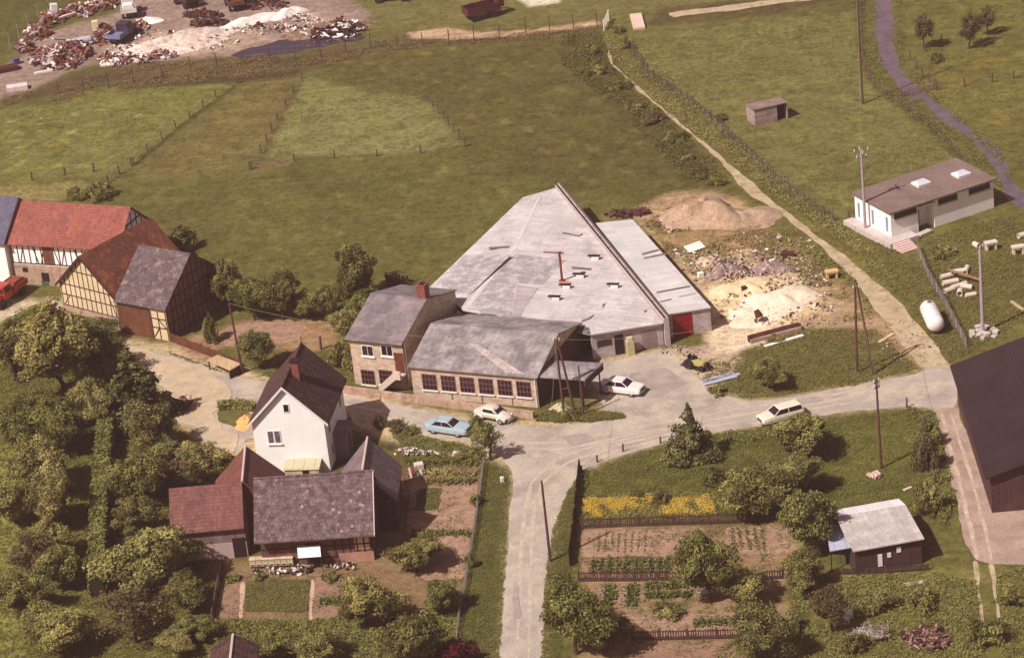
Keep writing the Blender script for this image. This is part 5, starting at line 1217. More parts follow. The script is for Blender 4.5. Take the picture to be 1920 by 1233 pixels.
heap('rubble_heap', 'pinkish grey rubble heap behind the pale sand', 'rubble', 1442, 506, 2.4, 1.8, .8, greyr, 22)
heap('rubble_heap', 'low pale rubble heap left of the grey rubble', 'rubble', 1318, 492, 1.6, 1.2, .4, M('pale rubble', rgb(196,170,144), .2, 2, .3, 4), 23)
heap('lime_heap', 'long bright white lime heap along the scrapyard', 'heap', 470, 44, 5.2, 1.1, .9, lime, 31, .42, flat=1)
heap('lime_heap', 'bright white lime heap at the right end of the scrapyard heaps', 'heap', 542, 28, 3.0, 1.0, .9, lime, 32, .42, flat=1)
heap('lime_heap', 'white spill beside the trucks on the scrapyard', 'heap', 276, 40, 1.9, 1.8, .5, lime, 33)
heap('waste_bank', 'broad pinkish waste bank above the dark pond', 'bank', 330, 84, 9.0, 4.2, 1.3, M('pink waste', rgb(214,194,180), .25, .9, .35, 3, alt=rgb(160,132,118), altpos=(.5,.64), rough=.95, bump=1), 34, .32)
heap('waste_bank', 'dark brown waste bank along the right bank of the pond', 'bank', 610, 58, 6.0, 2.6, .9, M('brown waste', rgb(140,112,92), .3, 1, .35, 3, alt=rgb(100,66,52), altpos=(.45,.6), rough=.95, bump=1), 35, .3)
# ---------------------------------------------------------------- scattered debris (uncountable)
def debris(name, label, cat, areas, mats, sizes, n, seed, flat=.35, long=2.2, zmax=.2):
    r_ = random.Random(seed); mb = MB()
    for k in range(n):
        ar = r_.choice(areas); a = r_.uniform(0, 6.28); d = r_.uniform(0, 1)**.6
        px, py = ar[0]+math.cos(a)*ar[2]*d, ar[1]+math.sin(a)*ar[3]*d
        c = G(px, py); zt = (ar[4] if len(ar) > 4 else 0)*(1-d)
        s_ = r_.uniform(*sizes)*.72; mb.m = r_.randrange(len(mats))
        mb.rbox(c+Vector((0,0,zt+r_.uniform(0, zmax))), s_*r_.uniform(.8, long), s_*r_.uniform(.4,1), s_*r_.uniform(.1, flat)+.03, r_.uniform(0, 3.14), 0, (r_.uniform(-.7,.7), r_.uniform(-.7,.7)))
    o = mb.build(name, mats, uv=False); return setp(o, label, cat, kind='stuff')
rusty = [M('scrap rust', rgb(100,62,52), .3, 2, .3, 6), M('scrap dark rust', rgb(78,38,34), .3, 2, .3, 6), M('scrap orange', rgb(130,90,68), .3, 2, .3, 6), M('scrap pale', rgb(204,190,178), .1), M('scrap grey', rgb(128,114,118), .2), rust]
debris('scrap_heap', 'rusty red heap of scrap metal in the scrapyard left of the pond', 'scrap', [(105,112,50,20,1.3),(140,100,32,16,1.4)], rusty, (.3,.9), 900, 1, long=3)
debris('scrap_heap', 'diagonal line of rusty scrap along the upper left scrapyard fence', 'scrap', [(70,62,26,14,.8),(100,35,24,12,.8),(150,22,30,12,.7),(45,90,18,10,.5),(190,12,28,8,.6)], rusty, (.3,.9), 620, 2, long=3)
debris('scrap_heap', 'scattered scrap and white pieces along the bank left of the pond', 'scrap', [(240,112,56,10,.4),(210,118,20,8,.4),(300,104,30,8,.3)], rusty+[white, white], (.2,.8), 420, 3, long=3)
debris('scrap_heap', 'scrap around the dark blue truck', 'scrap', [(195,62,16,14,.6),(185,78,14,10,.5),(262,52,16,8,.4)], rusty, (.3,.8), 160, 4, long=3)
debris('scrap_heap', 'dark scrap and branches with white pieces at the right tip of the pond', 'scrap', [(640,58,44,14,1.0),(600,66,30,7,.6)], rusty[:2]+[darkwood, white, timber], (.2,.8), 380, 5, long=4)
debris('scrap_heap', 'dark scrap line behind the long white heap', 'scrap', [(400,48,50,7,.5),(490,10,50,10,.5),(380,30,40,8,.3)], rusty[:2]+[darkwood, timber], (.3,.8), 220, 6, long=3)
debris('rubble', 'pale rubble pieces scattered over the waste bank', 'rubble', [(350,75,100,25,.5),(250,95,50,12,.3),(560,45,50,18,.3),(480,55,80,12,.3)], [lime, concrete, pipem, timber, rusty[0]], (.12,.45), 420, 7, flat=.9)
debris('rubble', 'rubble pieces scattered over the dump behind the annex', 'rubble', [(1400,545,60,30,.1),(1460,560,50,40,.3),(1355,505,36,18,.7),(1430,500,50,22,.5),(1330,490,50,25,.2),(1400,560,90,50,.2),(1300,440,60,40,.2),(1500,520,60,30,.1),(1470,470,60,30,.1)], [concrete, pipem, timber, greyr, soil, soil, soilg, greyr], (.08,.34), 1100, 8, flat=.9)
debris('rubble', 'pale earth clods and stones strewn between the soil mound and the sand heaps', 'rubble', [(1330,450,90,50,.1),(1380,500,110,50,.2),(1450,590,80,35,.1),(1520,560,50,40,.1)], [soil, concrete, pipem, lime, greyr, rusty[1]], (.05,.38), 260, 61, flat=.8)
debris('rubble', 'small stones and bits along the dirt track and yard edge', 'rubble', [(1700,640,60,40),(1560,610,60,25),(1280,660,40,10),(1330,690,40,20),(1500,600,60,15)], [concrete, soil, soil, timber], (.06,.2), 240, 9, flat=.9)
debris('brushwood', 'pile of dead brushwood near the bottom right corner', 'brushwood', [(1735,1200,45,20,.5)], [postm, M('dry sticks', rgb(150,116,100), .2), darkwood], (.15,.35), 300, 10, long=8, flat=.3)
debris('brushwood', 'dark brushwood along the far end of the annex roof', 'brushwood', [(1165,404,30,6,.3),(1200,400,20,5,.3)], [postm, darkwood, rusty[1]], (.15,.4), 150, 11, long=6, flat=.3)
debris('junk', 'junk pieces lying along the base of the mottled roof barn', 'junk', [(520,1072,55,6,.1),(640,1062,40,7,.1),(565,1070,20,8,.3)], [pipem, concrete, brownwood, greywood, timber, white], (.1,.4), 150, 12, flat=.9)
debris('rubble', 'loose stones edging the flower bank below the blue car', 'rubble', [(800,852,60,4,.1),(860,856,26,4,.1),(770,846,24,4,.1)], [concrete, pipem, greywood], (.15,.4), 150, 13, flat=.9)
# single items
debris('brick_heap', 'small pile of pinkish bricks in the grass near the pole with two arms', 'bricks', [(1642,894,13,5,.2)], [M('pink bricks', rgb(190,146,128), .3, 3, .3, 6), pipem], (.2,.4), 40, 55, flat=.8)
slabthing('leaning_board', 'large white panel leaning on the soil bank of the dump', 'panel', 1303, 470, 2.0, 1.1, .1, .5, lime, tilt=(.35,0), z=.4)
slabthing('white_stone', 'white block left of the grey rubble heap near the annex edge', 'block', 1314, 519, .6, .5, .5, .3, lime)
slabthing('rusty_box', 'dark red rusty box lying in the grass behind the rubble', 'box', 1477, 481, 1.3, .7, .5, -.1, rusty[1])
slabthing('white_tin', 'small white block on top of the right rubble heap', 'block', 1448, 500, .5, .35, .4, .3, white, z=.4)
blockpair('wooden_trestle', 'pale yellow wooden trestle near the foot of the dirt track', 'trestle', 1560, 522, .1, M('yellow wood', rgb(206,168,116), .1))
slabthing('tyre_stack', 'dark crate on the pale sand beside the yellow sand heap', 'crate', 1396, 549, .5, .5, .7, .3, timber)
def barrow():
    c = G(1425, 606); rt = thing('concrete_mixer', tuple(c), 'dark small concrete mixer standing on the pale sand', 'mixer')
    mb = MB(); mb.tube(c+Vector((0,0,.7)), c+Vector((-.25,.2,1.35)), .42, .25, 14); mb.build('drum', rusty[1], rt)
    for s_ in (-.35,.35): mb = MB(); mb.tube(c+Vector((s_,-.3,0)), c+Vector((s_*.6,.1,.8)), .05, n=6); mb.tube(c+Vector((s_,.5,0)), c+Vector((s_*.6,.1,.8)), .05, n=6); mb.build('leg_frame', steel, rt)
    mb = MB(); mb.tube(c+Vector((-.5,.1,.25)), c+Vector((-.42,.1,.25)), .25, n=12); mb.build('wheel', tyre, rt)
barrow()
def skiff():
    a, b = G(1405, 642), G(1500, 617); d = b-a; az = math.atan2(d.y, d.x); c = (a+b)/2; L_ = d.length
    e = Matrix.Rotation(az, 3, 'Z'); rt = thing('rusty_trough', tuple(c), 'long rusty trough of brown and pinkish stone lying on the pale sand edge', 'trough')
    mb = MB(); mb.rbox(c+e@Vector((0,.35,0)), L_, .12, .6, az, 0, (0,0)); mb.build('rear_side', M('dull rust', rgb(116,72,58), .35, 1.5, .4, 5), rt)
    mb = MB(); mb.rbox(c+e@Vector((0,-.35,0)), L_, .12, .42, az, 0); mb.build('front_side', M('pink stone side', rgb(176,150,136), .35, 1.5, .4, 5), rt)
    for s_ in (-1,1): mb = MB(); mb.rbox(c+e@Vector((s_*(L_/2-.06),0,0)), .12, .58, .65, az, 0); mb.build('end_board', timber, rt)
    mb = MB(); mb.rbox(c, L_-.24, .58, .1, az, .05); mb.build('bottom', soil, rt)
    slabthing('white_plank', 'long white plank lying in front of the rusty trough', 'plank', 1470, 640, 4.2, .4, .15, az+.05, lime)
skiff()
def digger():
    c = G(1308, 690); rt = thing('garden_machine', tuple(c), 'small yellow green machine with dark tyres at the edge of the yard', 'machine')
    yl = paintm('yellow green paint', rgb(176,166,100))
    e = Matrix.Rotation(-.7, 3, 'Z'); T = lambda x, y, z: c+e@Vector((x, y, z))
    mb = MB(); mb.rbox(T(.1,0,.35), 1.6, .6, .5, -.7, 0); mb.build('bonnet', yl, rt, bevel=.05)
    mb = MB(); mb.rbox(T(-.6,0,.8), .5, .5, .12, -.7, 0); mb.rbox(T(-.85,0,.8), .1, .5, .5, -.7, 0); mb.build('seat', tyre, rt)
    for x, r_ in ((-.7,.5),(.75,.3)):
        for s_ in (-1,1): mb = MB(); mb.tube(T(x, s_*.5-.12, r_), T(x, s_*.5+.12, r_), r_, n=14); mb.build('wheel', tyre, rt)
    mb = MB(); mb.tube(T(-.2,0,.8), T(-.4,0,1.15), .03, n=6); mb.tube(T(-.4,0,1.13), T(-.42,0,1.17), .2, n=12); mb.build('steering_wheel', tyre, rt)
digger()
heap('tyre_heap', 'dark heap of old junk beside the small yellow green machine', 'heap', 1292, 683, .8, .6, .5, rusty[1], 41)
heap('tyre_heap', 'black junk heap right of the small yellow green machine', 'heap', 1322, 692, .9, .6, .5, black, 42)
for k, (x, y, a, lb_) in enumerate(((1345,707,.35,'upper'),(1358,711,.42,'middle'),(1350,715,.3,'lowest'))):
    slabthing('metal_sheet', lb_+' pale blue metal sheet lying on the grass near the yellow green machine', 'metal sheet', x, y, 3.4, .5, .06, a, M('pale blue sheet', rgb(170,170,186), .12), z=.05*k+.02)
def pump():
    c = G(1183, 664); rt = thing('fuel_pump', tuple(c), 'pale yellow green fuel pump outside the dark hall doorway', 'fuel pump')
    mb = MB(); mb.rbox(c, .75, .5, 1.5, .25, .0); mb.build('cabinet', paintm('pale yellow green paint', rgb(190,184,130)), rt, bevel=.03)
    mb = MB(); mb.rbox(c+Vector((0,0,1.5)), .55, .4, .35, .25, 0); mb.build('pump_head', paintm('pale yellow paint', rgb(206,200,160)), rt, bevel=.05)
    mb = MB(); mb.path([c+Vector((.3,-.1,1.75)), c+Vector((.5,-.15,1.2)), c+Vector((.42,-.15,.4))], [.03,.03,.03], 6); mb.build('hose', tyre, rt)
    slabthing('white_sign', 'white board sign behind the fuel pump', 'sign', 1193, 655, .6, .06, .8, .2, white, z=.5)
pump()
# thin white poles on the dump
for a, b, lb_ in (((1196,425),(1238,398),'long pale pole leaning over the brush behind the annex'),((1238,397),(1246,402),'short pale pole at the end of the long one'),((1250,434),(1290,420),'pale pole lying on dark branches of the dump'),((1262,422),(1258,436),'short upright pale stick by the dark branches')):
    p, q = G(*a, .25), G(*b, .35); mb = MB(); mb.tube(p, q, .06, n=6); o = mb.build('wooden_pole', M('bleached pole', rgb(206,180,150), .1)); setp(o, lb_, 'pole')
debris('brushwood', 'dark branches lying on the soil bank of the dump', 'brushwood', [(1258,424,36,8,.3),(1280,418,30,6,.2)], [postm, greywood, timber], (.12,.3), 160, 14, long=9, flat=.3)
# scrapyard items
c = G(150, 78, .6); d_ = Vector((1.5, .55, 0)); mb = MB(); capsule(mb, c-d_*.8, c+d_*.8, .55); o = mb.build('old_tank', paintm('pale blue grey', rgb(190,186,196)), smooth=True, recalc=True); setp(o, 'pale blue cylindrical tank lying beside the rusty scrap heap', 'tank')
slabthing('white_fridge', 'tall white cabinet standing among the upper left scrap', 'cabinet', 101, 33, .9, .8, 1.9, .3, white, tilt=(0,.15))
slabthing('cream_cabinet', 'cream box standing on the orange scrap near the blue truck', 'box', 180, 57, .8, .7, 1.3, .1, M('cream paint', rgb(224,206,160), .1))
slabthing('white_wagon', 'white low box with raised rim at the left edge below the scrap', 'box', 33, 168, 2.6, 1.3, .6, .15, M('white crate', rgb(210,196,190), .15, 2, .2, 5))
slabthing('blue_drum', 'blue drum beside the scrapyard entrance', 'drum', 31, 120, .8, .8, .8, .5, M('blue paint', rgb(84,80,120), .1))
slabthing('white_beam', 'long white beam below the rusty scrap heap', 'beam', 82, 137, 2.4, .35, .3, .25, lime)
slabthing('white_sheet', 'crumpled white sheet above the rusty heap', 'sheet', 112, 88, 2.6, .4, .2, .9, M('pale metal', rgb(196,188,192), .1), tilt=(.3,.4), z=1.0)
slabthing('white_slab', 'white slab lying among the scrap on the pond bank', 'slab', 205, 123, 2.2, .5, .3, .1, lime)
slabthing('white_beam', 'bent white beam by the upper scrap line', 'beam', 125, 36, 2.4, .3, .3, .6, lime, z=.3)
slabthing('dark_wreck', 'dark flattened wreck at the left edge of the scrapyard', 'wreck', 8, 134, 3.6, 1.4, .6, .3, rusty[1])
for x, y in ((19,88),(54,56),(72,28),(92,12)):
    pass
wire_fence([(19,92),(54,58),(72,34),(92,12)], 'pale posts along the grass left of the scrapyard', 4, 2.4, .05, wires=1, mat=concm)
# culvert and footbridge
W = None
mb = MB(); a, b = G(1192,30), G(1199,56); d = (b-a).normalized(); n = Vector((-d.y,d.x,0))*.75
mb.prism([a+n,a-n,b-n,b+n], .35); o = mb.build('culvert_slab', M('pale culvert concrete', rgb(206,180,162), .1, 1, .15, 5), bevel=.04); setp(o, 'pale concrete culvert slab crossing the far ditch', 'slab')
a, b = G(1133,58,.0), G(1142,40,.0); d = (b-a); az = math.atan2(d.y,d.x)
rt = thing('footpath_gate', tuple(a), 'small white barred gate at the far end of the footpath', 'gate')
for k in range(4): mb = MB(); mb.rbox((a+b)/2, d.length, .07, .1, az, .3+k*.3); mb.build('rail', white, rt)
for p in (a, b): mb = MB(); mb.tube(p, p+Vector((0,0,1.5)), .08, n=6); mb.build('post', white, rt)
# hives and sheet by the lower barn
c0, c1 = G(470,1064), G(552,1060); r_ = random.Random(5)
hv = M('pale hive boards', rgb(206,188,150), .12, 1, .15, 6, pat='plank', psize=(.5,.2), pcol=.6)
for k in range(7):
    p = c0.lerp(c1, (k+.5)/7); az = math.atan2((c1-c0).y,(c1-c0).x)
    rt = thing('bee_hive', tuple(p), 'pale wooden hive, %s from the left in the row before the mottled roof barn' % ('first','second','third','fourth','fifth','sixth','seventh')[k], 'hive', 'row of pale hives')
    mb = MB(); mb.rbox(p, .5, .5, .62, az, .25); mb.build('box', hv, rt)
    mb = MB(); mb.rbox(p, .56, .58, .07, az, .875); mb.build('lid', (hv, M('pink lid', rgb(200,160,140), .1), pipem)[k % 3], rt)
    mb = MB(); mb.rbox(p, .42, .42, .24, az, .0); mb.build('stand', timber, rt)
    mb = MB(); mb.rbox(p+Vector((math.sin(az), -math.cos(az), 0))*.26, .3, .02, .1, az, .32); mb.build('entrance', black, rt)
a = G(579, 1052); rt = thing('white_awning', tuple(a), 'bright white sheet awning on poles in front of the barn door', 'awning')
q = [G(559,1046,1.5), G(602,1043,1.5), G(600,1022,1.9), G(557,1025,1.9)]
mb = MB(); mb.prism(q, .04); mb.build('sheet', M('white sheet', rgb(232,224,218), .06), rt)
for p in q[:2]: mb = MB(); mb.tube(xy(p), p, .04, n=6); mb.build('pole', timber, rt)
# bean poles and frames in the kitchen garden
for (x, y0, y1, lb_) in ((827,912,880,'reddish post at the light green row'),(822,958,918,'reddish post by the dark green patch'),(752,905,835,'tall reddish pole leaning near the wood stack')):
    p, h = vtop(x, y0, y1); mb = MB(); mb.tube(p, p+Vector((.05,0,h)), .05, n=6); o = mb.build('garden_post', brick); setp(o, lb_+' in the vegetable garden', 'post')
def stack():
    c = G(778, 892); rt = thing('plank_stack', tuple(c), 'leaning stack of reddish boards and tiles beside the grey tile wing', 'stack')
    for k in range(5): mb = MB(); mb.rbox(c+Vector((-.7+k*.32, 0, .0)), .2, 1.6, .12, .15+k*.05, .1, (.9, 0)); mb.build('board', (brick, concrete, rust, greywood, pipem)[k], rt)
    slabthing('pale_crate', 'pale round topped crate right of the leaning boards', 'crate', 786, 878, .8, .7, .55, .2, pipem)
stack()
mb = MB(); p = G(656, 796); mb.tube(p, p+Vector((0,0,.7)), .3, .22, 12); mb.tube(p+Vector((0,0,.7)), p+Vector((0,0,1.2)), .05, n=6); o = mb.build('water_pump', brick); setp(o, 'squat reddish water pump at the road corner of the white house', 'pump')
slabthing('pale_stone', 'small white stone in the verge grass beside the lane', 'stone', 942, 903, .3, .3, .5, .3, white)
slabthing('cold_frame', 'small pale garden table between the dense garden trees', 'table', 1322, 1118, 1.3, .7, .08, .05, pipem, z=.5)
# rubble heap with pale stones under the poles
heap('stone_heap', 'pale heap of stones at the foot of the twin pole by the workshop', 'stones', 1052, 768, 1.2, .8, .7, M('pale stones', rgb(196,182,150), .3, 2, .3, 4, alt=rgb(110,100,60), altpos=(.5,.6), bump=1), 51)
# ---------------------------------------------------------------- vegetation
L1 = leafmat('olive leaves', rgb(96,88,46), rgb(164,156,86))
L2m = leafmat('yellow green leaves', rgb(100,94,50), rgb(170,162,94))
L3 = leafmat('dark green leaves', rgb(80,74,40), rgb(144,136,76))
L4 = leafmat('reddish leaves', rgb(90,72,48), rgb(142,120,80))
LC = leafmat('fir needles', rgb(68,64,38), rgb(132,126,72), .1)
LM = leafmat('maroon leaves', rgb(66,20,28), rgb(110,40,44))
LW = leafmat('whitish blossom', rgb(150,130,110), rgb(214,200,186))
LY = leafmat('yellow flowers', rgb(170,130,44), rgb(218,176,66), .1)
LG = leafmat('grass blades', rgb(100,94,50), rgb(140,132,70), .3)
LD = leafmat('dead weeds', rgb(100,86,54), rgb(146,128,82), .2)
LV = leafmat('vegetable leaves', rgb(60,64,30), rgb(116,118,58), .2)
bark = M('bark', rgb(84,58,48), .25, 2, .3, 8, rough=.95, bump=.6)
def leafmesh(name, cen, nor, size, lv, mat, rs, aspect=1.0):
    n = len(cen); nor = nor/np.linalg.norm(nor, axis=1, keepdims=True)
    t = rs.normal(size=(n,3)); a = np.cross(nor, t); a /= np.linalg.norm(a, axis=1, keepdims=True)+1e-9; b = np.cross(nor, a)
    s_ = np.asarray(size).reshape(-1,1); a = a*s_*aspect; b = b*s_
    v = np.stack([cen-a-b*.4, cen-a*.1-b, cen+a-b*.2, cen+a*.3+b], 1).reshape(-1,3)
    f = np.arange(n*4).reshape(n,4); me = fastmesh(name, v, f, mat)
    at = me.attributes.new('lv', 'FLOAT', 'FACE'); at.data.foreach_set('value', np.asarray(lv, np.float32)); return me
def crownmesh(name, seed, mat, R_=3.0, H_=5.0, nc=34, per=150, leaf=.2, kind='round'):
    rs = np.random.RandomState(seed); C_, N_, S_, V_ = [], [], [], []
    for k in range(nc):
        if kind == 'round':
            d = rs.normal(size=3); d /= np.linalg.norm(d); q = rs.uniform(.35, .95)**.6
            c = np.array([d[0]*R_*q*.82, d[1]*R_*q*.82, H_/2+d[2]*H_/2*q*.82]); cr = R_*rs.uniform(.13, .3)
            if c[2] < H_*.22: c[:2] *= .6
        elif kind == 'cone':
            t = rs.uniform(0,1)**1.5; a = rs.uniform(0,6.28); rr = R_*(1-t)**.85*rs.uniform(.35,1)
            c = np.array([math.cos(a)*rr, math.sin(a)*rr, H_*t*.97]); cr = R_*(.34*(1-t)+.09)
        else:
            a = rs.uniform(0,6.28); rr = R_*rs.uniform(0,1)**.5*.85; c = np.array([math.cos(a)*rr, math.sin(a)*rr, H_*rs.uniform(.2,.85)*(1-(rr/R_)**2*.6)]); cr = R_*rs.uniform(.18,.36)
        m_ = int(per*rs.uniform(.6,1.4)*(cr/(R_*.3))**1.3)+6
        dd = rs.normal(size=(m_,3)); dd /= np.linalg.norm(dd, axis=1, keepdims=True)
        rad = cr*rs.uniform(.55,1.12,(m_,1)); p = c+dd*rad*np.array([1,1,.8])
        C_.append(p); N_.append(dd+rs.normal(size=(m_,3))*.55+np.array([0,0,.35])); S_.append(rs.uniform(.6,1.3,m_)*leaf); V_.append(np.clip(rs.uniform(-.2,.5)+rs.uniform(-.12,.2,m_), -.3, .7))
    c = np.concatenate(C_)
    an = np.arctan2(c[:,1], c[:,0]); f1, f2, f3 = rs.uniform(0, 6.28, 3); zz = c[:,2]/H_
    lob = 1+.22*np.sin(an*2+f1+zz*2)+.18*np.sin(an*3+f2-zz*5)+.12*np.sin(an*5+f3+zz*8)
    c[:,:2] *= lob[:,None]; c[:,0] += .12*R_*np.sin(zz*3+f1); c[:,2] *= 1+.1*np.sin(an+f2)
    c[:,2] = np.maximum(c[:,2], .05)
    return leafmesh(name, c, np.concatenate(N_), np.concatenate(S_), np.concatenate(V_), mat, rs)
def trunkmesh(name, seed, h, r, Rc, Hc, limbs=7):
    r_ = random.Random(seed); mb = MB(); top = Vector((r_.uniform(-.2,.2), r_.uniform(-.2,.2), h))
    mid = Vector((r_.uniform(-.1,.1), r_.uniform(-.1,.1), h*.5)); mb.path([Vector((0,0,-.15)), mid, top, top+Vector((0,0,Hc*.6))], [r, r*.8, r*.62, r*.15], 8)
    for k in range(limbs):
        a = 6.28*k/limbs+r_.uniform(-.3,.3); s_ = top.lerp(top+Vector((0,0,Hc*.4)), r_.uniform(0,1)); e = Vector((math.cos(a)*Rc*.75, math.sin(a)*Rc*.75, h+Hc*r_.uniform(.3,.8)))
        m_ = s_.lerp(e, .5)+Vector((0,0,.2)); mb.path([s_, m_, e], [r*.4, r*.25, r*.07], 6)
    o = mb.build(name, bark, origin=(0,0,0)); me = o.data; bpy.data.objects.remove(o); return me
PROTO = {}
def proto(kind, v):
    k = (kind, v)
    if k in PROTO: return PROTO[k]
    mats = {'olive': L1, 'light': L2m, 'dark': L3, 'red': L4, 'fir': LC, 'shrub': L1, 'shrubdark': L3, 'maroon': LM, 'blossom': LW, 'shrubred': L4, 'shrublight': L2m, 'loose': L2m}
    mt = mats[kind]; seed = hash(kind) % 97 if False else (sum(map(ord, kind))*7+v*13)
    if kind == 'fir': cm, H_, R_, th = crownmesh('crown', seed, mt, 2.0, 6.2, 130, 100, .12, 'cone'), 6.2, 2.0, .3
    elif kind.startswith('shrub') or kind in ('maroon', 'blossom'): cm, H_, R_, th = crownmesh('crown', seed, mt, 1.5, 1.8, 34, 110, .085, 'shrub'), 1.8, 1.5, 0
    elif kind == 'loose': cm, H_, R_, th = crownmesh('crown', seed, mt, 2.2, 3.2, 32, 160, .09), 3.2, 2.2, 1.5
    elif kind == 'red': cm, H_, R_, th = crownmesh('crown', seed, mt, 2.6, 4.4, 60, 120, .09), 4.4, 2.6, 1.4
    else: cm, H_, R_, th = crownmesh('crown', seed, mt, 3.0, 4.8, 95, 270, .1), 4.8, 3.0, 1.3
    tm = trunkmesh('trunk', seed, max(th, .3), .2 if th else .08, R_, H_, 8 if th else 5)
    PROTO[k] = (cm, tm, H_, R_, th); return PROTO[k]
cnt = [0]
def tree(px, py, wpx, hpx, kind, label, group=None, name=None, cat=None, v=None):
    """px,py: foot in the photo; wpx,hpx: crown width and whole height in pixels"""
    cnt[0] += 1; v = cnt[0] % 3 if v is None else v
    cm, tm, H_, R_, th = proto(kind, v); p = G(px, py); s_ = S(px, py); W_ = wpx/s_; Hh = hpx/s_/math.cos(TH)
    Hh = max(Hh - .25*W_*.47, .45*W_)      # the far and near sides of the crown add to its seen height
    shrub = th == 0
    name = name or ('bush' if shrub else ('conifer' if kind == 'fir' else 'tree')); cat = cat or {'bush':'bush','conifer':'conifer','tree':'tree'}.get(name, 'plant')
    rt = thing(name, tuple(p), label, cat, group)
    rz = (cnt[0]*2.4) % 6.28; sx = W_/2/(R_*1.02); sz = Hh/(H_+th)
    ct = bpy.data.objects.new('crown', cm); C.objects.link(ct); ct.parent = rt; ct.location = (0,0,th*sz*.8); ct.scale = (sx, sx, Hh/(H_+th*.8)); ct.rotation_euler = (0,0,rz)
    tt = bpy.data.objects.new('stem' if shrub else 'trunk', tm); C.objects.link(tt); tt.parent = rt; tt.scale = (sx, sx, sz); tt.rotation_euler = (0,0,rz)
    return rt
T = tree
OR = 'orchard trees at the lower left'
for a in [
 (30,980,90,90,'light','light tree near the left edge, level with the brown roof barn'),
 (40,840,90,90,'olive','olive tree near the left edge, level with the white house'),
 (50,1150,90,90,'olive','olive tree near the left edge below the thin reddish tree'),
 (300,870,70,60,'light','light tree over the reddish bare earth near the road bend'),
 (262,1000,80,80,'dark','dark tree between the hedge and the brown roof barn'),
 (90,820,96,90,'dark','dark tree right under the tallest orchard tree'),
 (120,735,150,170,'olive','broad olive tree whose top reaches the farm track, upper left of the orchard'),
 (30,700,110,110,'dark','dark tree at the left edge just below the farm track'),
 (195,705,90,100,'dark','dark rounded tree touching the road verge right of the tallest orchard tree'),
 
 (112,850,90,110,'olive','olive tree left of the clipped hedge top'),
 (262,790,112,140,'fir','broad pointed fir leaning over the road bend'),
 (290,850,100,110,'dark','dark tree below the pointed fir'),
 (88,930,110,110,'light','light green tree in the left orchard, level with the lower barn'),
 (112,990,90,110,'olive','olive tree just left of the clipped hedge middle'),
 (262,950,96,110,'olive','olive tree right of the clipped hedge, above the brown roof barn'),
 (390,900,90,80,'light','small light tree between the orchard and the red tiled wing'),
 (330,920,90,70,'red','low reddish tree over bare earth, left of the red tiled wing'),
 (72,1085,100,100,'red','dusky reddish tree at the left edge near the bottom'),
 (118,1110,84,100,'olive','olive tree at the foot of the clipped hedge'),
 (290,1110,150,130,'light','big light green tree below the brown roof barn corner'),
 (255,1205,130,120,'red','reddish brown tree below the clipped hedge'),
 
 (130,1225,120,90,'olive','olive tree at the bottom edge, left'),
 (350,1140,80,70,'olive','small olive tree beside the pale garden board fence'),
 (330,1060,80,60,'olive','small olive tree against the front of the brown roof barn'),
 (70,640,110,70,'olive','olive tree just under the pale farmyard track'),(170,640,80,56,'olive','small olive crown directly below the cream barn gable'),
 (185,800,80,90,'light','light tree at the upper end of the clipped hedge'),
 
 (100,1050,90,80,'olive','olive tree left of the hedge foot'),
 (90,1190,80,70,'light','light tree left of the reddish brown one near the bottom'),(370,1200,70,56,'light','light small tree left of the maroon roof shed'),(330,1225,70,50,'olive','olive tree at the bottom edge left of the maroon roof shed')]: T(a[0], a[1], a[2]*1.15, a[3]*1.05, *a[4:], group=OR)
BG = 'trees behind the garden patch at the centre left'
for a in [
 (428,585,75,105,'dark','dark tree touching the right gable of the half-timbered barn'),
 (478,600,80,95,'olive','olive tree second from the barn gable'),
 (530,600,80,100,'dark','dusky tree in the middle of the row above the bare garden'),
 (575,598,60,60,'olive','small tree in the gap of the row above the bare garden'),
 (612,600,70,75,'olive','olive tree left of the tall dark tree near the office house'),
 (672,570,95,118,'dark','tall dark spreading tree behind the office house'),
 (655,640,60,70,'light','light bushy tree at the left corner of the office house'),
 (690,610,80,75,'olive','olive tree half behind the office roof'),
 (488,690,72,85,'light','small round tree by the roadside right of the milk stand')]: T(*a, group=BG)
for a in [
 (340,470,66,52,'shrubdark','dark bush behind the ridge of the half-timbered barn'),
 (745,535,46,36,'shrubred','reddish bush behind the ridge of the office house'),
 (640,560,40,34,'shrub','bush at the foot of the tall dark tree'),
 (190,372,52,36,'shrub','bush behind the red roof, below the crooked fence'),
 (145,372,40,26,'shrub','smaller bush behind the red roof ridge'),
 (400,640,30,60,'shrublight','narrow light bush against the dark barn gable'),
 (645,690,56,60,'shrub','bush left of the office house windows')]: T(*a)
T(920,862,72,84,'loose','small loose crowned tree at the road corner beside the blue car')
T(900,812,34,40,'shrublight','leafy bush under the small corner tree')
GL = 'trees of the farmhouse garden'
for a in [
 (780,1072,104,76,'olive','round olive tree right of the mottled roof barn'),
 (690,1172,130,108,'olive','spreading tree with visible trunk below the mottled roof barn'),
 (772,1250,120,120,'dark','dark dense tree at the bottom edge left of the lane fence'),
 (832,1150,80,70,'olive','small olive tree beside the lane fence'),
 (600,1250,110,80,'light','light tree at the bottom edge below the garden lawn'),
 (520,1240,80,70,'olive','olive tree at the bottom edge right of the maroon shed roof')]: T(*a, group=GL)
T(858,1240,80,50,'maroon','dark maroon leaved bush at the bottom edge beside the lane')
RG = 'trees of the right hand gardens'
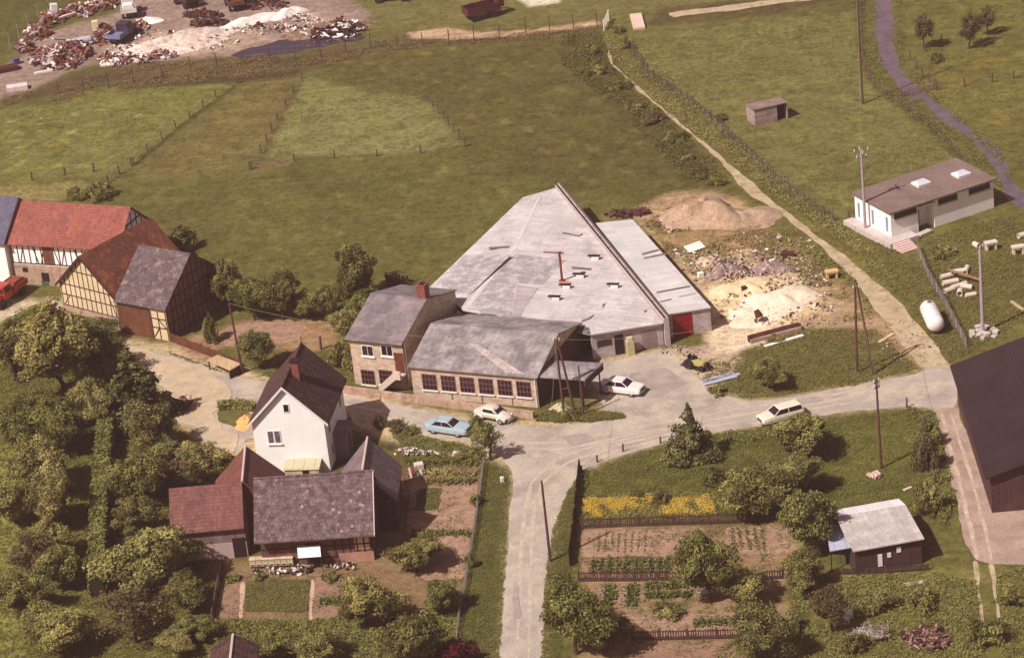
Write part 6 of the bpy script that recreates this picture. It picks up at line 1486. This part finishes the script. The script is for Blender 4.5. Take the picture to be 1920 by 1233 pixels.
for a in [
 (1296,862,78,112,'fir','lone pointed conifer on the lawn by the road bend'),
 (1500,862,120,100,'olive','bushy tree in front of the cream car'),
 (1425,970,120,110,'olive','wide tree at the right end of the yellow flowers'),
 (1480,930,110,90,'light','light green tree behind the dense cluster of the right garden'),
 (1520,1040,118,150,'light','tall light green tree left of the tin lean-to'),
 (1508,1110,88,90,'olive','olive tree in front of the tin lean-to'),
 (1332,1128,120,150,'olive','dense tree standing in the vegetable beds'),
 (1408,1132,90,74,'olive','low spreading tree right of the dense bed tree'),
 (1082,1225,145,165,'olive','big tree beside the stony lane near the bottom edge'),
 (1432,1245,120,125,'dark','dark tree at the bottom edge of the right gardens'),
 (1560,1185,92,110,'red','reddish thin tree below the tin roofed shed'),
 (1150,1215,80,70,'dark','dark small tree right of the big lane tree')]: T(*a, group=RG)
T(1442,728,70,66,'olive','bushy round tree on the grass triangle above the road', None)
T(1732,92,46,72,'red','thin bare reddish tree in the far right meadow', None)
T(1818,92,54,70,'red','thin wispy tree right of the bare reddish one in the far meadow', None)
T(1852,66,44,60,'red','wispy tree farthest right in the far meadow', None)
for a in [
 (1755,115,30,20,'shrubdark','low dark bush below the bare reddish tree'),
 (1240,880,10,10,'shrub','tiny bush'),
 (1395,925,90,50,'shrub','wide bush in the middle of the right hand lawn'),
 (1340,905,60,36,'shrubdark','dark bush on the lawn right of the conifer'),
 (1240,940,40,26,'shrubred','reddish low bush above the yellow flowers'),
 (1195,932,30,18,'shrubdark','small dark bush behind the left yellow flowers'),
 (1520,990,70,60,'shrublight','light bush against the tall light tree'),
 (1495,985,34,46,'blossom','whitish blossoming shrub at the garden tree cluster'),
 (1628,1196,62,36,'blossom','white blossoming bush near the bottom right'),
 (1600,1218,60,40,'shrubdark','dark bush below the white blossoms'),
 (1740,880,50,80,'shrubred','tall reddish weeds bush on the fence beside the farm lane'),
 (1738,960,56,66,'shrub','bush on the lane fence behind the tin roofed shed'),
 (1745,830,44,50,'shrub','bush at the upper end of the lane fence'),
 (1590,1000,60,40,'shrubdark','dark bush behind the tin lean-to'),
 (1730,1140,60,46,'shrub','bush in the rough grass below the tin roofed shed'),
 (1650,1140,70,40,'shrublight','light bush in the rough grass below the tin roofed shed'),
 (1850,1200,80,56,'shrub','bush at the bottom right corner'),
 (1900,1130,60,40,'shrub','bush at the right edge below the farm lane'),
 (1480,1180,60,40,'shrublight','light bush between the lower garden trees'),
 (1250,1150,60,34,'shrublight','light leafy bush in the lower garden bed'),
 (742,805,38,24,'shrubred','reddish bush on the bank left of the blue car'),
 (715,800,30,26,'shrubdark','dark bush at the corner right of the white house'),
 (770,812,40,18,'shrub','low bush beside the blue car boot'),
 (893,945,26,26,'shrub','round bush on the lane fence, upper'),
 (884,1062,22,30,'shrub','round bush on the lane fence, lower'),
 (560,880,8,8,'shrub','tiny weed'),
 (485,1086,26,16,'shrublight','round bush above the dark green lawn patch'),
 (618,1088,30,22,'shrublight','light bush at the barn foot right of the hives'),
 (880,858,50,22,'shrub','low bush at the garden corner below the small tree'),
 (1070,782,36,20,'shrub','low bush at the foot of the twin pole'),
 (1455,640,30,16,'shrub','small bush by the white plank'),
 (1345,738,40,14,'shrublight','low weeds bush at the yard edge'),
 (1350,224,28,14,'shrubdark','low dark bush in the right pasture by the fence'),
 (1765,480,50,14,'shrub','low bush in front of the white building')]:
    if a[2] > 12: T(*a)
PB = 'bushes along the overgrown footpath'
for k, (x, y, w_, h_, kd, lb_) in enumerate([(1105,100,50,40,'shrubdark','dark bush left of the footpath top'),(1125,135,60,44,'shrub','olive bush in the thicket left of the footpath top'),(1098,140,36,26,'shrubdark','small dark bush on the meadow side of the thicket'),
  (1160,165,60,34,'shrub','bush below the thicket, left of the footpath'),(1190,205,50,26,'shrubdark','low dark bush by the footpath above the second bend'),(1225,228,60,28,'shrubred','reddish bush left of the footpath middle'),
  (1270,262,60,28,'shrub','bush left of the footpath below the reddish one'),(1240,270,40,20,'shrubdark','dark bush on the meadow edge left of the footpath'),(1310,330,50,24,'shrubred','reddish bush near the wide end of the footpath'),
  (1175,90,34,40,'shrubdark','dark bush at the start of the weathered fence'),(1160,60,40,30,'shrubdark','dark bush between the white gate and the culvert'),(1290,300,40,20,'shrub','olive bush near the wide end of the footpath'),
  (1225,205,24,12,'shrublight','small light bush right of the footpath'),(1345,345,46,20,'shrub','bush behind the soil mound')]): T(x, y, w_*.72, h_*.6, kd.replace('dark','') , lb_.replace('dark ', 'olive ') if 'dark' in kd else lb_, PB)
# sparse weeds on the beds come after the beds (see below)
# clipped hedge
def hedge(pxs, w_, h_, label, mat=None, leaf=.12, dens_=120, name='clipped_hedge', seed=4):
    rs = np.random.RandomState(seed); pts = [G(*p) for p in pxs]; C_, N_ = [], []
    for i in range(len(pts)-1):
        a, b = pts[i], pts[i+1]; d = b-a; L_ = d.length; u = d.normalized(); n = Vector((-u.y,u.x,0)); m_ = int(L_*dens_*(w_+2*h_))
        t = rs.uniform(0,1,m_); s_ = rs.uniform(-h_, w_+h_, m_)
        top = (s_ > 0) & (s_ < w_); o = np.where(top, s_-w_/2, np.where(s_ <= 0, -w_/2, w_/2)); z = np.where(top, h_, np.where(s_ <= 0, h_+s_, h_-(s_-w_)))
        hh = 1+.05*np.sin(t*L_*1.7)+.04*np.sin(t*L_*4.1)
        c = np.array(a)[None]+np.array(u)[None]*(t*L_)[:,None]+np.array(n)[None]*(o*hh)[:,None]; c[:,2] = np.clip(z*hh, .05, 9); c += rs.normal(size=c.shape)*.07
        nn = np.where(top[:,None], np.array([0,0,1.]), np.array(n)[None]*np.sign(o)[:,None]); C_.append(c); N_.append(nn+rs.normal(size=nn.shape)*.5)
    c = np.concatenate(C_); o0 = np.array(pts[0]); me = leafmesh('leaves', c-o0, np.concatenate(N_), rs.uniform(.7,1.3,len(c))*leaf, rs.uniform(0,.45,len(c)), mat or L1, rs)
    rt = thing(name, tuple(pts[0]), label, 'hedge'); lo = bpy.data.objects.new('leaves', me); C.objects.link(lo); lo.parent = rt
    mb = MB()
    for i in range(len(pts)-1):
        a, b = pts[i], pts[i+1]; d = b-a; mb.rbox((a+b)/2, d.length, w_*.8, h_*.92, math.atan2(d.y,d.x), 0)
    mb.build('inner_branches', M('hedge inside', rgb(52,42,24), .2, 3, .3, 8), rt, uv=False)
hedge([(186,1118),(188,1040),(191,950),(199,850),(207,775)], 1.3, 1.8, 'tall clipped hedge running down through the lower left orchard')
hedge([(410,768),(440,762),(478,768)], .9, .6, 'small low hedge around the grass island left of the white house', leaf=.1, seed=6)
# ---------------------------------------------------------------- grasses, weeds and flowers (uncountable)
def scatter(name, label, cat, polys, n, mat, size=(.1,.3), h=.25, seed=1, up=.4, patch=None, lvb=(0,.5)):
    rs = np.random.RandomState(seed); C_ = []
    areas = []
    for p in polys:
        q = np.array([tuple(G(*a)[:2]) for a in p]); areas.append((q, abs(sum(q[i][0]*q[(i+1)%len(q)][1]-q[(i+1)%len(q)][0]*q[i][1] for i in range(len(q))))/2))
    tot = sum(a for _, a in areas)
    for q, a in areas:
        m_ = int(n*a/tot)+1; lo, hi = q.min(0), q.max(0); k = 0; acc = np.zeros((0,2)); 
        for _ in range(12):
            s_ = rs.uniform(lo, hi, (m_*3, 2)); s_ = s_[inside(s_[:,0]+.08*np.sin(s_[:,1]*3), s_[:,1]+.08*np.sin(s_[:,0]*2.3), [tuple(x) for x in q])]
            if patch: s_ = s_[pnoise(s_[:,0], s_[:,1], patch[0], seed)+rs.uniform(-.25,.25,len(s_)) > patch[1]]
            acc = np.concatenate([acc, s_]); 
            if len(acc) >= m_: break
        acc = acc[:m_]; C_.append(acc)
    c2 = np.concatenate(C_); rep = 3; c2 = np.repeat(c2, rep, 0); m_ = len(c2)
    c = np.zeros((m_,3)); c[:,:2] = c2+rs.normal(size=(m_,2))*size[1]*.4; c[:,2] = rs.uniform(.02,1,m_)*h
    nor = rs.normal(size=(m_,3)); nor[:,2] = np.abs(nor[:,2])*up*2+.3*up
    me = leafmesh(name, c, nor, rs.uniform(size[0], size[1], m_)*.62, rs.uniform(*lvb, m_), mat, rs, .45)
    o = bpy.data.objects.new(name, me); C.objects.link(o); return setp(o, label, cat, kind='stuff')
MEAD = [(-40,190),(440,155),(1130,75),(1340,340),(1250,400),(1040,345),(800,520),(640,640),(420,480),(300,400),(-40,350)]
scatter('meadow_grass', 'tufts of grass over the large meadows behind the hall', 'grass', [MEAD], 26000, LG, (.06,.14), .06, 1, 3.0, (.35,-.1))
scatter('meadow_grass', 'tufts of grass over the right pasture around the field hut', 'grass', [[(1180,70),(1610,22),(1660,180),(1830,320),(1600,420),(1560,415)],[(1690,-10),(1930,-10),(1930,330),(1760,180)]], 10000, LG, (.08,.18), 0.07, 2, 2.6, (.5,-.1))
scatter('white_meadow_flowers', 'white flower specks in the left meadow', 'flowers', [[(0,205),(250,190),(330,235),(200,312),(0,335)]], 630, LW, (.05,.13), 0.16, 3, 2.0, (1.4,.2))
scatter('weeds', 'rough weeds and tall grass along the weathered pasture fence', 'weeds', [[(1176,88),(1190,86),(1225,138),(1300,188),(1355,232),(1410,283),(1460,333),(1520,378),(1572,412),(1556,420),(1500,390),(1440,340),(1390,292),(1335,240),(1280,200),(1205,148)]], 3000, LD, (.08,.2), 0.3, 4, 0.8)
scatter('weeds', 'yellow green weeds on both sides of the footpath', 'weeds', [[(1120,60),(1180,75),(1340,225),(1480,345),(1565,415),(1640,470),(1700,560),(1640,500),(1440,355),(1340,280),(1190,160)]], 9000, L2m, (.08,.22), 0.28, 5, 1.0, (.8,-.1))
scatter('weeds', 'dark weeds left of the footpath', 'weeds', [[(1060,60),(1130,60),(1140,130),(1340,300),(1370,345),(1290,340),(1160,210),(1050,120)]], 4200, L3, (.1,.24), 0.36, 6, 0.9, (.7,.0))
scatter('weeds', 'weeds along the banks of the stream', 'weeds', [[(1612,-10),(1640,-10),(1646,100),(1680,165),(1715,190),(1850,300),(1885,360),(1860,340),(1740,240),(1660,185),(1616,120)],[(1672,-10),(1690,-10),(1695,120),(1760,185),(1880,290),(1900,350),(1870,300),(1722,165),(1680,100)]], 3800, L1, (.08,.2), 0.22, 7, 1.0, (.8,.0))
scatter('weeds', 'rough bank vegetation between the meadows and the scrapyard', 'weeds', [[(0,185),(100,160),(220,128),(430,110),(700,80),(1130,52),(1130,66),(700,98),(560,140),(440,150),(200,172),(0,212)]], 6500, LD, (.08,.22), 0.22, 8, 1.2, (.6,.0))
scatter('weeds', 'weeds growing over the dump behind the annex', 'weeds', [[(1200,415),(1450,400),(1600,520),(1640,600),(1560,600),(1500,540),(1400,500),(1300,520)]], 3200, L1, (.08,.24), 0.28, 9, 1.0, (.9,.15))
scatter('dry_weeds', 'reddish dry weeds on the soil bank behind the annex', 'weeds', [[(1220,405),(1440,400),(1450,480),(1250,490)]], 3200, leafmat('straw weeds', rgb(134,102,70), rgb(190,156,112), .2), (.08,.2), .3, 10, .9, (.9,.0))
scatter('verge_grass', 'grass on the triangle between the yard, the road and the dirt track', 'grass', [[(1390,660),(1500,618),(1640,618),(1722,690),(1600,724),(1400,748),(1320,715),(1310,680)]], 7500, LG, (.08,.2), 0.13, 11, 2.0, (.8,-.25))
scatter('verge_grass', 'grass on the slope between the dirt track and the white building', 'grass', [[(1500,400),(1620,430),(1720,450),(1900,400),(1920,600),(1780,680),(1690,560)]], 8750, LG, (.08,.22), 0.15, 12, 2.0, (.7,-.2))
scatter('verge_grass', 'grass strip with weeds under the poles at the workshop corner', 'grass', [[(1006,780),(1045,766),(1100,770),(1165,776),(1172,784),(1120,790),(1050,792),(1008,790)]], 3000, LG, (.1,.22), 0.21, 13, 1.5)
scatter('verge_grass', 'grass bank between the lane and the vegetable garden fence', 'grass', [[(905,868),(955,880),(952,960),(936,1240),(856,1240),(884,1040)]], 8000, LG, (.06,.15), 0.1, 14, 2.0)
scatter('verge_grass', 'grass between the lane and the dark board fence', 'grass', [[(1062,925),(1088,888),(1080,1000),(1068,1080),(1050,1240),(1014,1240),(1024,1060),(1040,985)]], 4500, LG, (.06,.15), 0.1, 15, 2.0)
scatter('lawn_grass', 'lush grass of the fenced lawn below the road', 'grass', [[(1092,884),(1200,848),(1310,820),(1500,790),(1700,766),(1750,790),(1780,930),(1740,1000),(1560,950),(1440,960),(1090,965)]], 14000, LG, (.07,.17), 0.14, 16, 2.2)
scatter('weeds', 'tall weeds lining the edges of the fenced lawn', 'weeds', [[(1300,822),(1500,792),(1560,780),(1540,800),(1400,830),(1310,842)],[(1700,764),(1752,775),(1790,930),(1775,990),(1740,930),(1735,820)],[(1085,884),(1100,884),(1092,985),(1078,985)]], 5200, L1, (.1,.24), 0.32, 17, 0.8, (.9,-.1))
scatter('garden_weeds', 'overgrown weeds at the bottom right', 'weeds', [[(1480,1085),(1600,1080),(1760,1075),(1830,1090),(1850,1240),(1300,1240),(1400,1190),(1480,1170)],[(1870,1080),(1930,1060),(1930,1240),(1880,1240)]], 12000, L1, (.08,.22), 0.24, 18, 1.2, (.6,-.1))
scatter('garden_weeds', 'overgrown weeds along the bottom of the farmhouse garden', 'weeds', [[(400,1165),(580,1165),(860,1140),(850,1240),(390,1240)]], 12000, L1, (.1,.26), 0.32, 19, 0.9, (.6,-.2))
scatter('orchard_grass', 'rough grass and undergrowth beneath the orchard trees', 'grass', [[(-30,640),(100,610),(220,640),(320,780),(420,890),(400,1050),(400,1240),(-30,1240)]], 20000, LG, (.1,.24), 0.16, 20, 2.2)
scatter('orchard_grass', 'grass behind the white house and around the small round tree', 'grass', [[(490,700),(640,655),(690,600),(655,725),(505,708)],[(300,655),(400,690),(440,706),(330,668)]], 4375, LG, (.1,.2), 0.12, 21, 2.0)
scatter('bank_weeds', 'weeds on the bank between the blue car and the vegetable garden', 'weeds', [[(735,800),(800,822),(880,838),(910,862),(870,870),(760,840),(740,822)]], 5400, L1, (.08,.22), 0.24, 22, 1.0)
scatter('yellow_flowers', 'bright yellow flowers in two patches above the dark picket fence', 'flowers', [[(1095,938),(1150,936),(1222,930),(1225,948),(1170,958),(1150,970),(1095,974)],[(1240,952),(1262,938),(1330,930),(1335,948),(1345,962),(1300,966),(1244,966)]], 4500, LY, (.06,.15), 0.32, 23, 1.8, (1.6,-.15), (.3,.9))
scatter('bed_edging', 'low weeds below the yellow flowers', 'weeds', [[(1095,930),(1340,925),(1345,975),(1095,982)]], 3300, L1, (.08,.2), 0.24, 24, 1.0)
# ---------------------------------------------------------------- kitchen garden beds
soilb = M('garden soil', rgb(160,128,106), .2, .8, .35, 5, alt=rgb(134,104,78), altpos=(.45,.62), rough=.95, bump=.9)
soild = M('dark garden soil', rgb(140,108,88), .22, .9, .35, 5, alt=rgb(112,98,58), altpos=(.54,.66), rough=.95, bump=.9)
lawnm = M('clipped lawn', rgb(80,78,40), .12, .8, .25, 6, rough=.95, bump=.5)
pathm = M('trodden garden path', rgb(190,158,132), .12, .8, .2, 5, rough=.95, bump=.3)
def bed(px, mat, name='garden_soil', z=.02, amp=.06): return sheet(name, px, z, mat, .5, amp)
bed([(770,905),(896,905),(886,1000),(762,1000)], soilb); bed([(770,1006),(884,1006),(868,1085),(800,1090),(765,1060)], soilb, z=.024)
bed([(420,1075),(455,1072),(452,1160),(404,1165)], soild); bed([(590,1080),(650,1085),(640,1160),(586,1165)], soild)
bed([(470,1088),(582,1085),(579,1146),(458,1147),(462,1092)], lawnm, 'garden_lawn', .028)
bed([(452,1090),(460,1090),(456,1160),(448,1160)], pathm, 'garden_path', .032); bed([(583,1085),(590,1085),(586,1168),(579,1168)], pathm, 'garden_path', .032)
bed([(784,916),(828,914),(822,956),(778,958)], lawnm, 'garden_lawn', .028)
bed([(1092,994),(1292,990),(1290,1042),(1090,1044)], soilb); bed([(1360,988),(1478,984),(1480,1038),(1360,1040)], soilb, z=.026)
bed([(1092,1048),(1290,1044),(1288,1084),(1090,1084)], soild); bed([(1120,1094),(1200,1094),(1196,1140),(1118,1140)], soilb)
bed([(1145,1152),(1400,1150),(1396,1194),(1140,1196)], soilb); bed([(1180,1206),(1400,1204),(1400,1250),(1170,1250)], soild)
bed([(425,612),(520,600),(570,612),(560,640),(470,650),(420,650)], soilb)
ordn = ['first','second','third','fourth','fifth','sixth','seventh','eighth','ninth','tenth','eleventh','twelfth']
def row(a, b, label, mat=None, w_=.3, h_=.3, n=160, leaf=.09, seed=1, gap=0, group=None):
    rs = np.random.RandomState(seed); p, q = G(*a), G(*b); d = q-p; L_ = d.length; t = rs.uniform(0,1,n)
    if gap: t = (np.round(t*L_/gap)*gap+rs.normal(size=n)*gap*.2)/L_
    u = np.array(d.normalized()); nn = np.array([-u[1],u[0],0]); c = u[None]*(t*L_)[:,None]+nn[None]*rs.normal(size=n)[:,None]*w_*.4; c[:,2] = rs.uniform(.02,h_,n)
    nor = rs.normal(size=(n,3)); nor[:,2] = np.abs(nor[:,2])+.5
    me = leafmesh('vegetable_row', c, nor, rs.uniform(.6,1.3,n)*leaf, rs.uniform(.05,.5,n), mat or LV, rs)
    o = bpy.data.objects.new('vegetable_row', me); C.objects.link(o); o.location = p; setp(o, label, 'vegetable row', group)
for k in range(8):
    x = 1122+k*12.5; row((x+2,996),(x-1,1036), '%s sparse row of seedlings from the left in the bed below the dark picket fence' % ordn[k], None, .12, .14, 60, .06, k, .5, 'seedling rows')
for k in range(10):
    x = 1112+k*15.5; row((x+1,1049),(x-1,1078), '%s leafy row from the left in the bed above the second picket fence' % ordn[k], None, .35, .35, 170, .1, 20+k, .55, 'leafy vegetable rows')
for k in range(5):
    x = 1372+k*14; row((x-1,992),(x+6,1032), '%s row from the left in the small bed right of the dense tree' % ordn[k], None, .25, .25, 90, .08, 40+k, .5, 'right bed rows')
for k, (a, b, lb_) in enumerate([((772,1001),(880,1001),'dark green row across the vegetable garden below the bare bed'),((796,886),(892,890),'bright light green row near the top of the vegetable garden'),((760,866),(895,872),'flower row at the very top of the vegetable garden'),
    ((1145,1098),(1140,1138),'left row of the small bed below the second picket fence'),((1185,1098),(1182,1138),'right row of the small bed below the second picket fence'),((1210,1118),(1295,1116),'broad green row in the lower bed left of the dense tree'),((1210,1100),(1290,1098),'green row just under the second picket fence'),
    ((1300,1170),(1390,1166),'low row above the lowest picket fence'),((800,905),(890,904),'low dark row under the light green row'),((425,1088),(450,1086),'short row left of the garden path'),((600,1130),(650,1128),'row in the bed right of the lawn patch')]):
    row(a, b, lb_, L2m if k in (1,) else (L3 if k in (0, 8) else LV), .7, .35, 420, .11, 60+k)
scatter('lawn_grass', 'short grass of the rectangular lawn patch below the mottled roof barn', 'grass', [[(470,1090),(581,1087),(578,1145),(460,1146),(464,1094)]], 2600, LG, (.08,.16), .12, 31, 1.5)
scatter('lawn_grass', 'short grass of the small dark green patch in the vegetable garden', 'grass', [[(784,917),(828,915),(822,955),(779,957)]], 700, LG, (.08,.16), .12, 32, 1.5)
scatter('bed_weeds', 'sparse weeds and seedlings over the right hand vegetable beds', 'weeds', [[(1092,992),(1480,984),(1480,1085),(1090,1088)],[(1100,1092),(1400,1090),(1400,1240),(1130,1240)],[(1200,1094),(1300,1092),(1300,1146),(1200,1146)]], 5200, LV, (.05,.13), .1, 33, 1.5, (1.3,.1))
scatter('bed_weeds', 'sparse weeds and plants over the farmhouse vegetable garden', 'weeds', [[(750,862),(905,872),(886,1000),(868,1090),(760,1090)],[(415,1070),(700,1080),(700,1170),(404,1168)]], 2200, LV, (.05,.13), .1, 34, 1.5, (1.3,.1))
print('trees', cnt[0])

# ---------------------------------------------------------------- air: thin warm haze box added to lift the shadows like faded film
hm = bpy.data.materials.new('shadow lifting haze'); hm.use_nodes = True; hn = hm.node_tree; hn.nodes.clear()
pv = hn.nodes.new('ShaderNodeVolumePrincipled'); pv.inputs['Color'].default_value = (1.0, .68, .62, 1); pv.inputs['Density'].default_value = HAZE
pv.inputs['Anisotropy'].default_value = 0.0
ho_ = hn.nodes.new('ShaderNodeOutputMaterial'); hn.links.new(pv.outputs[0], ho_.inputs['Volume'])
mb = MB(); mb.box(-9100, 9100, -9100, 9100, -1.2, CAM.z+6); hz_ = mb.build('haze', hm, origin=(0,0,0), uv=False); setp(hz_, kind='stuff')
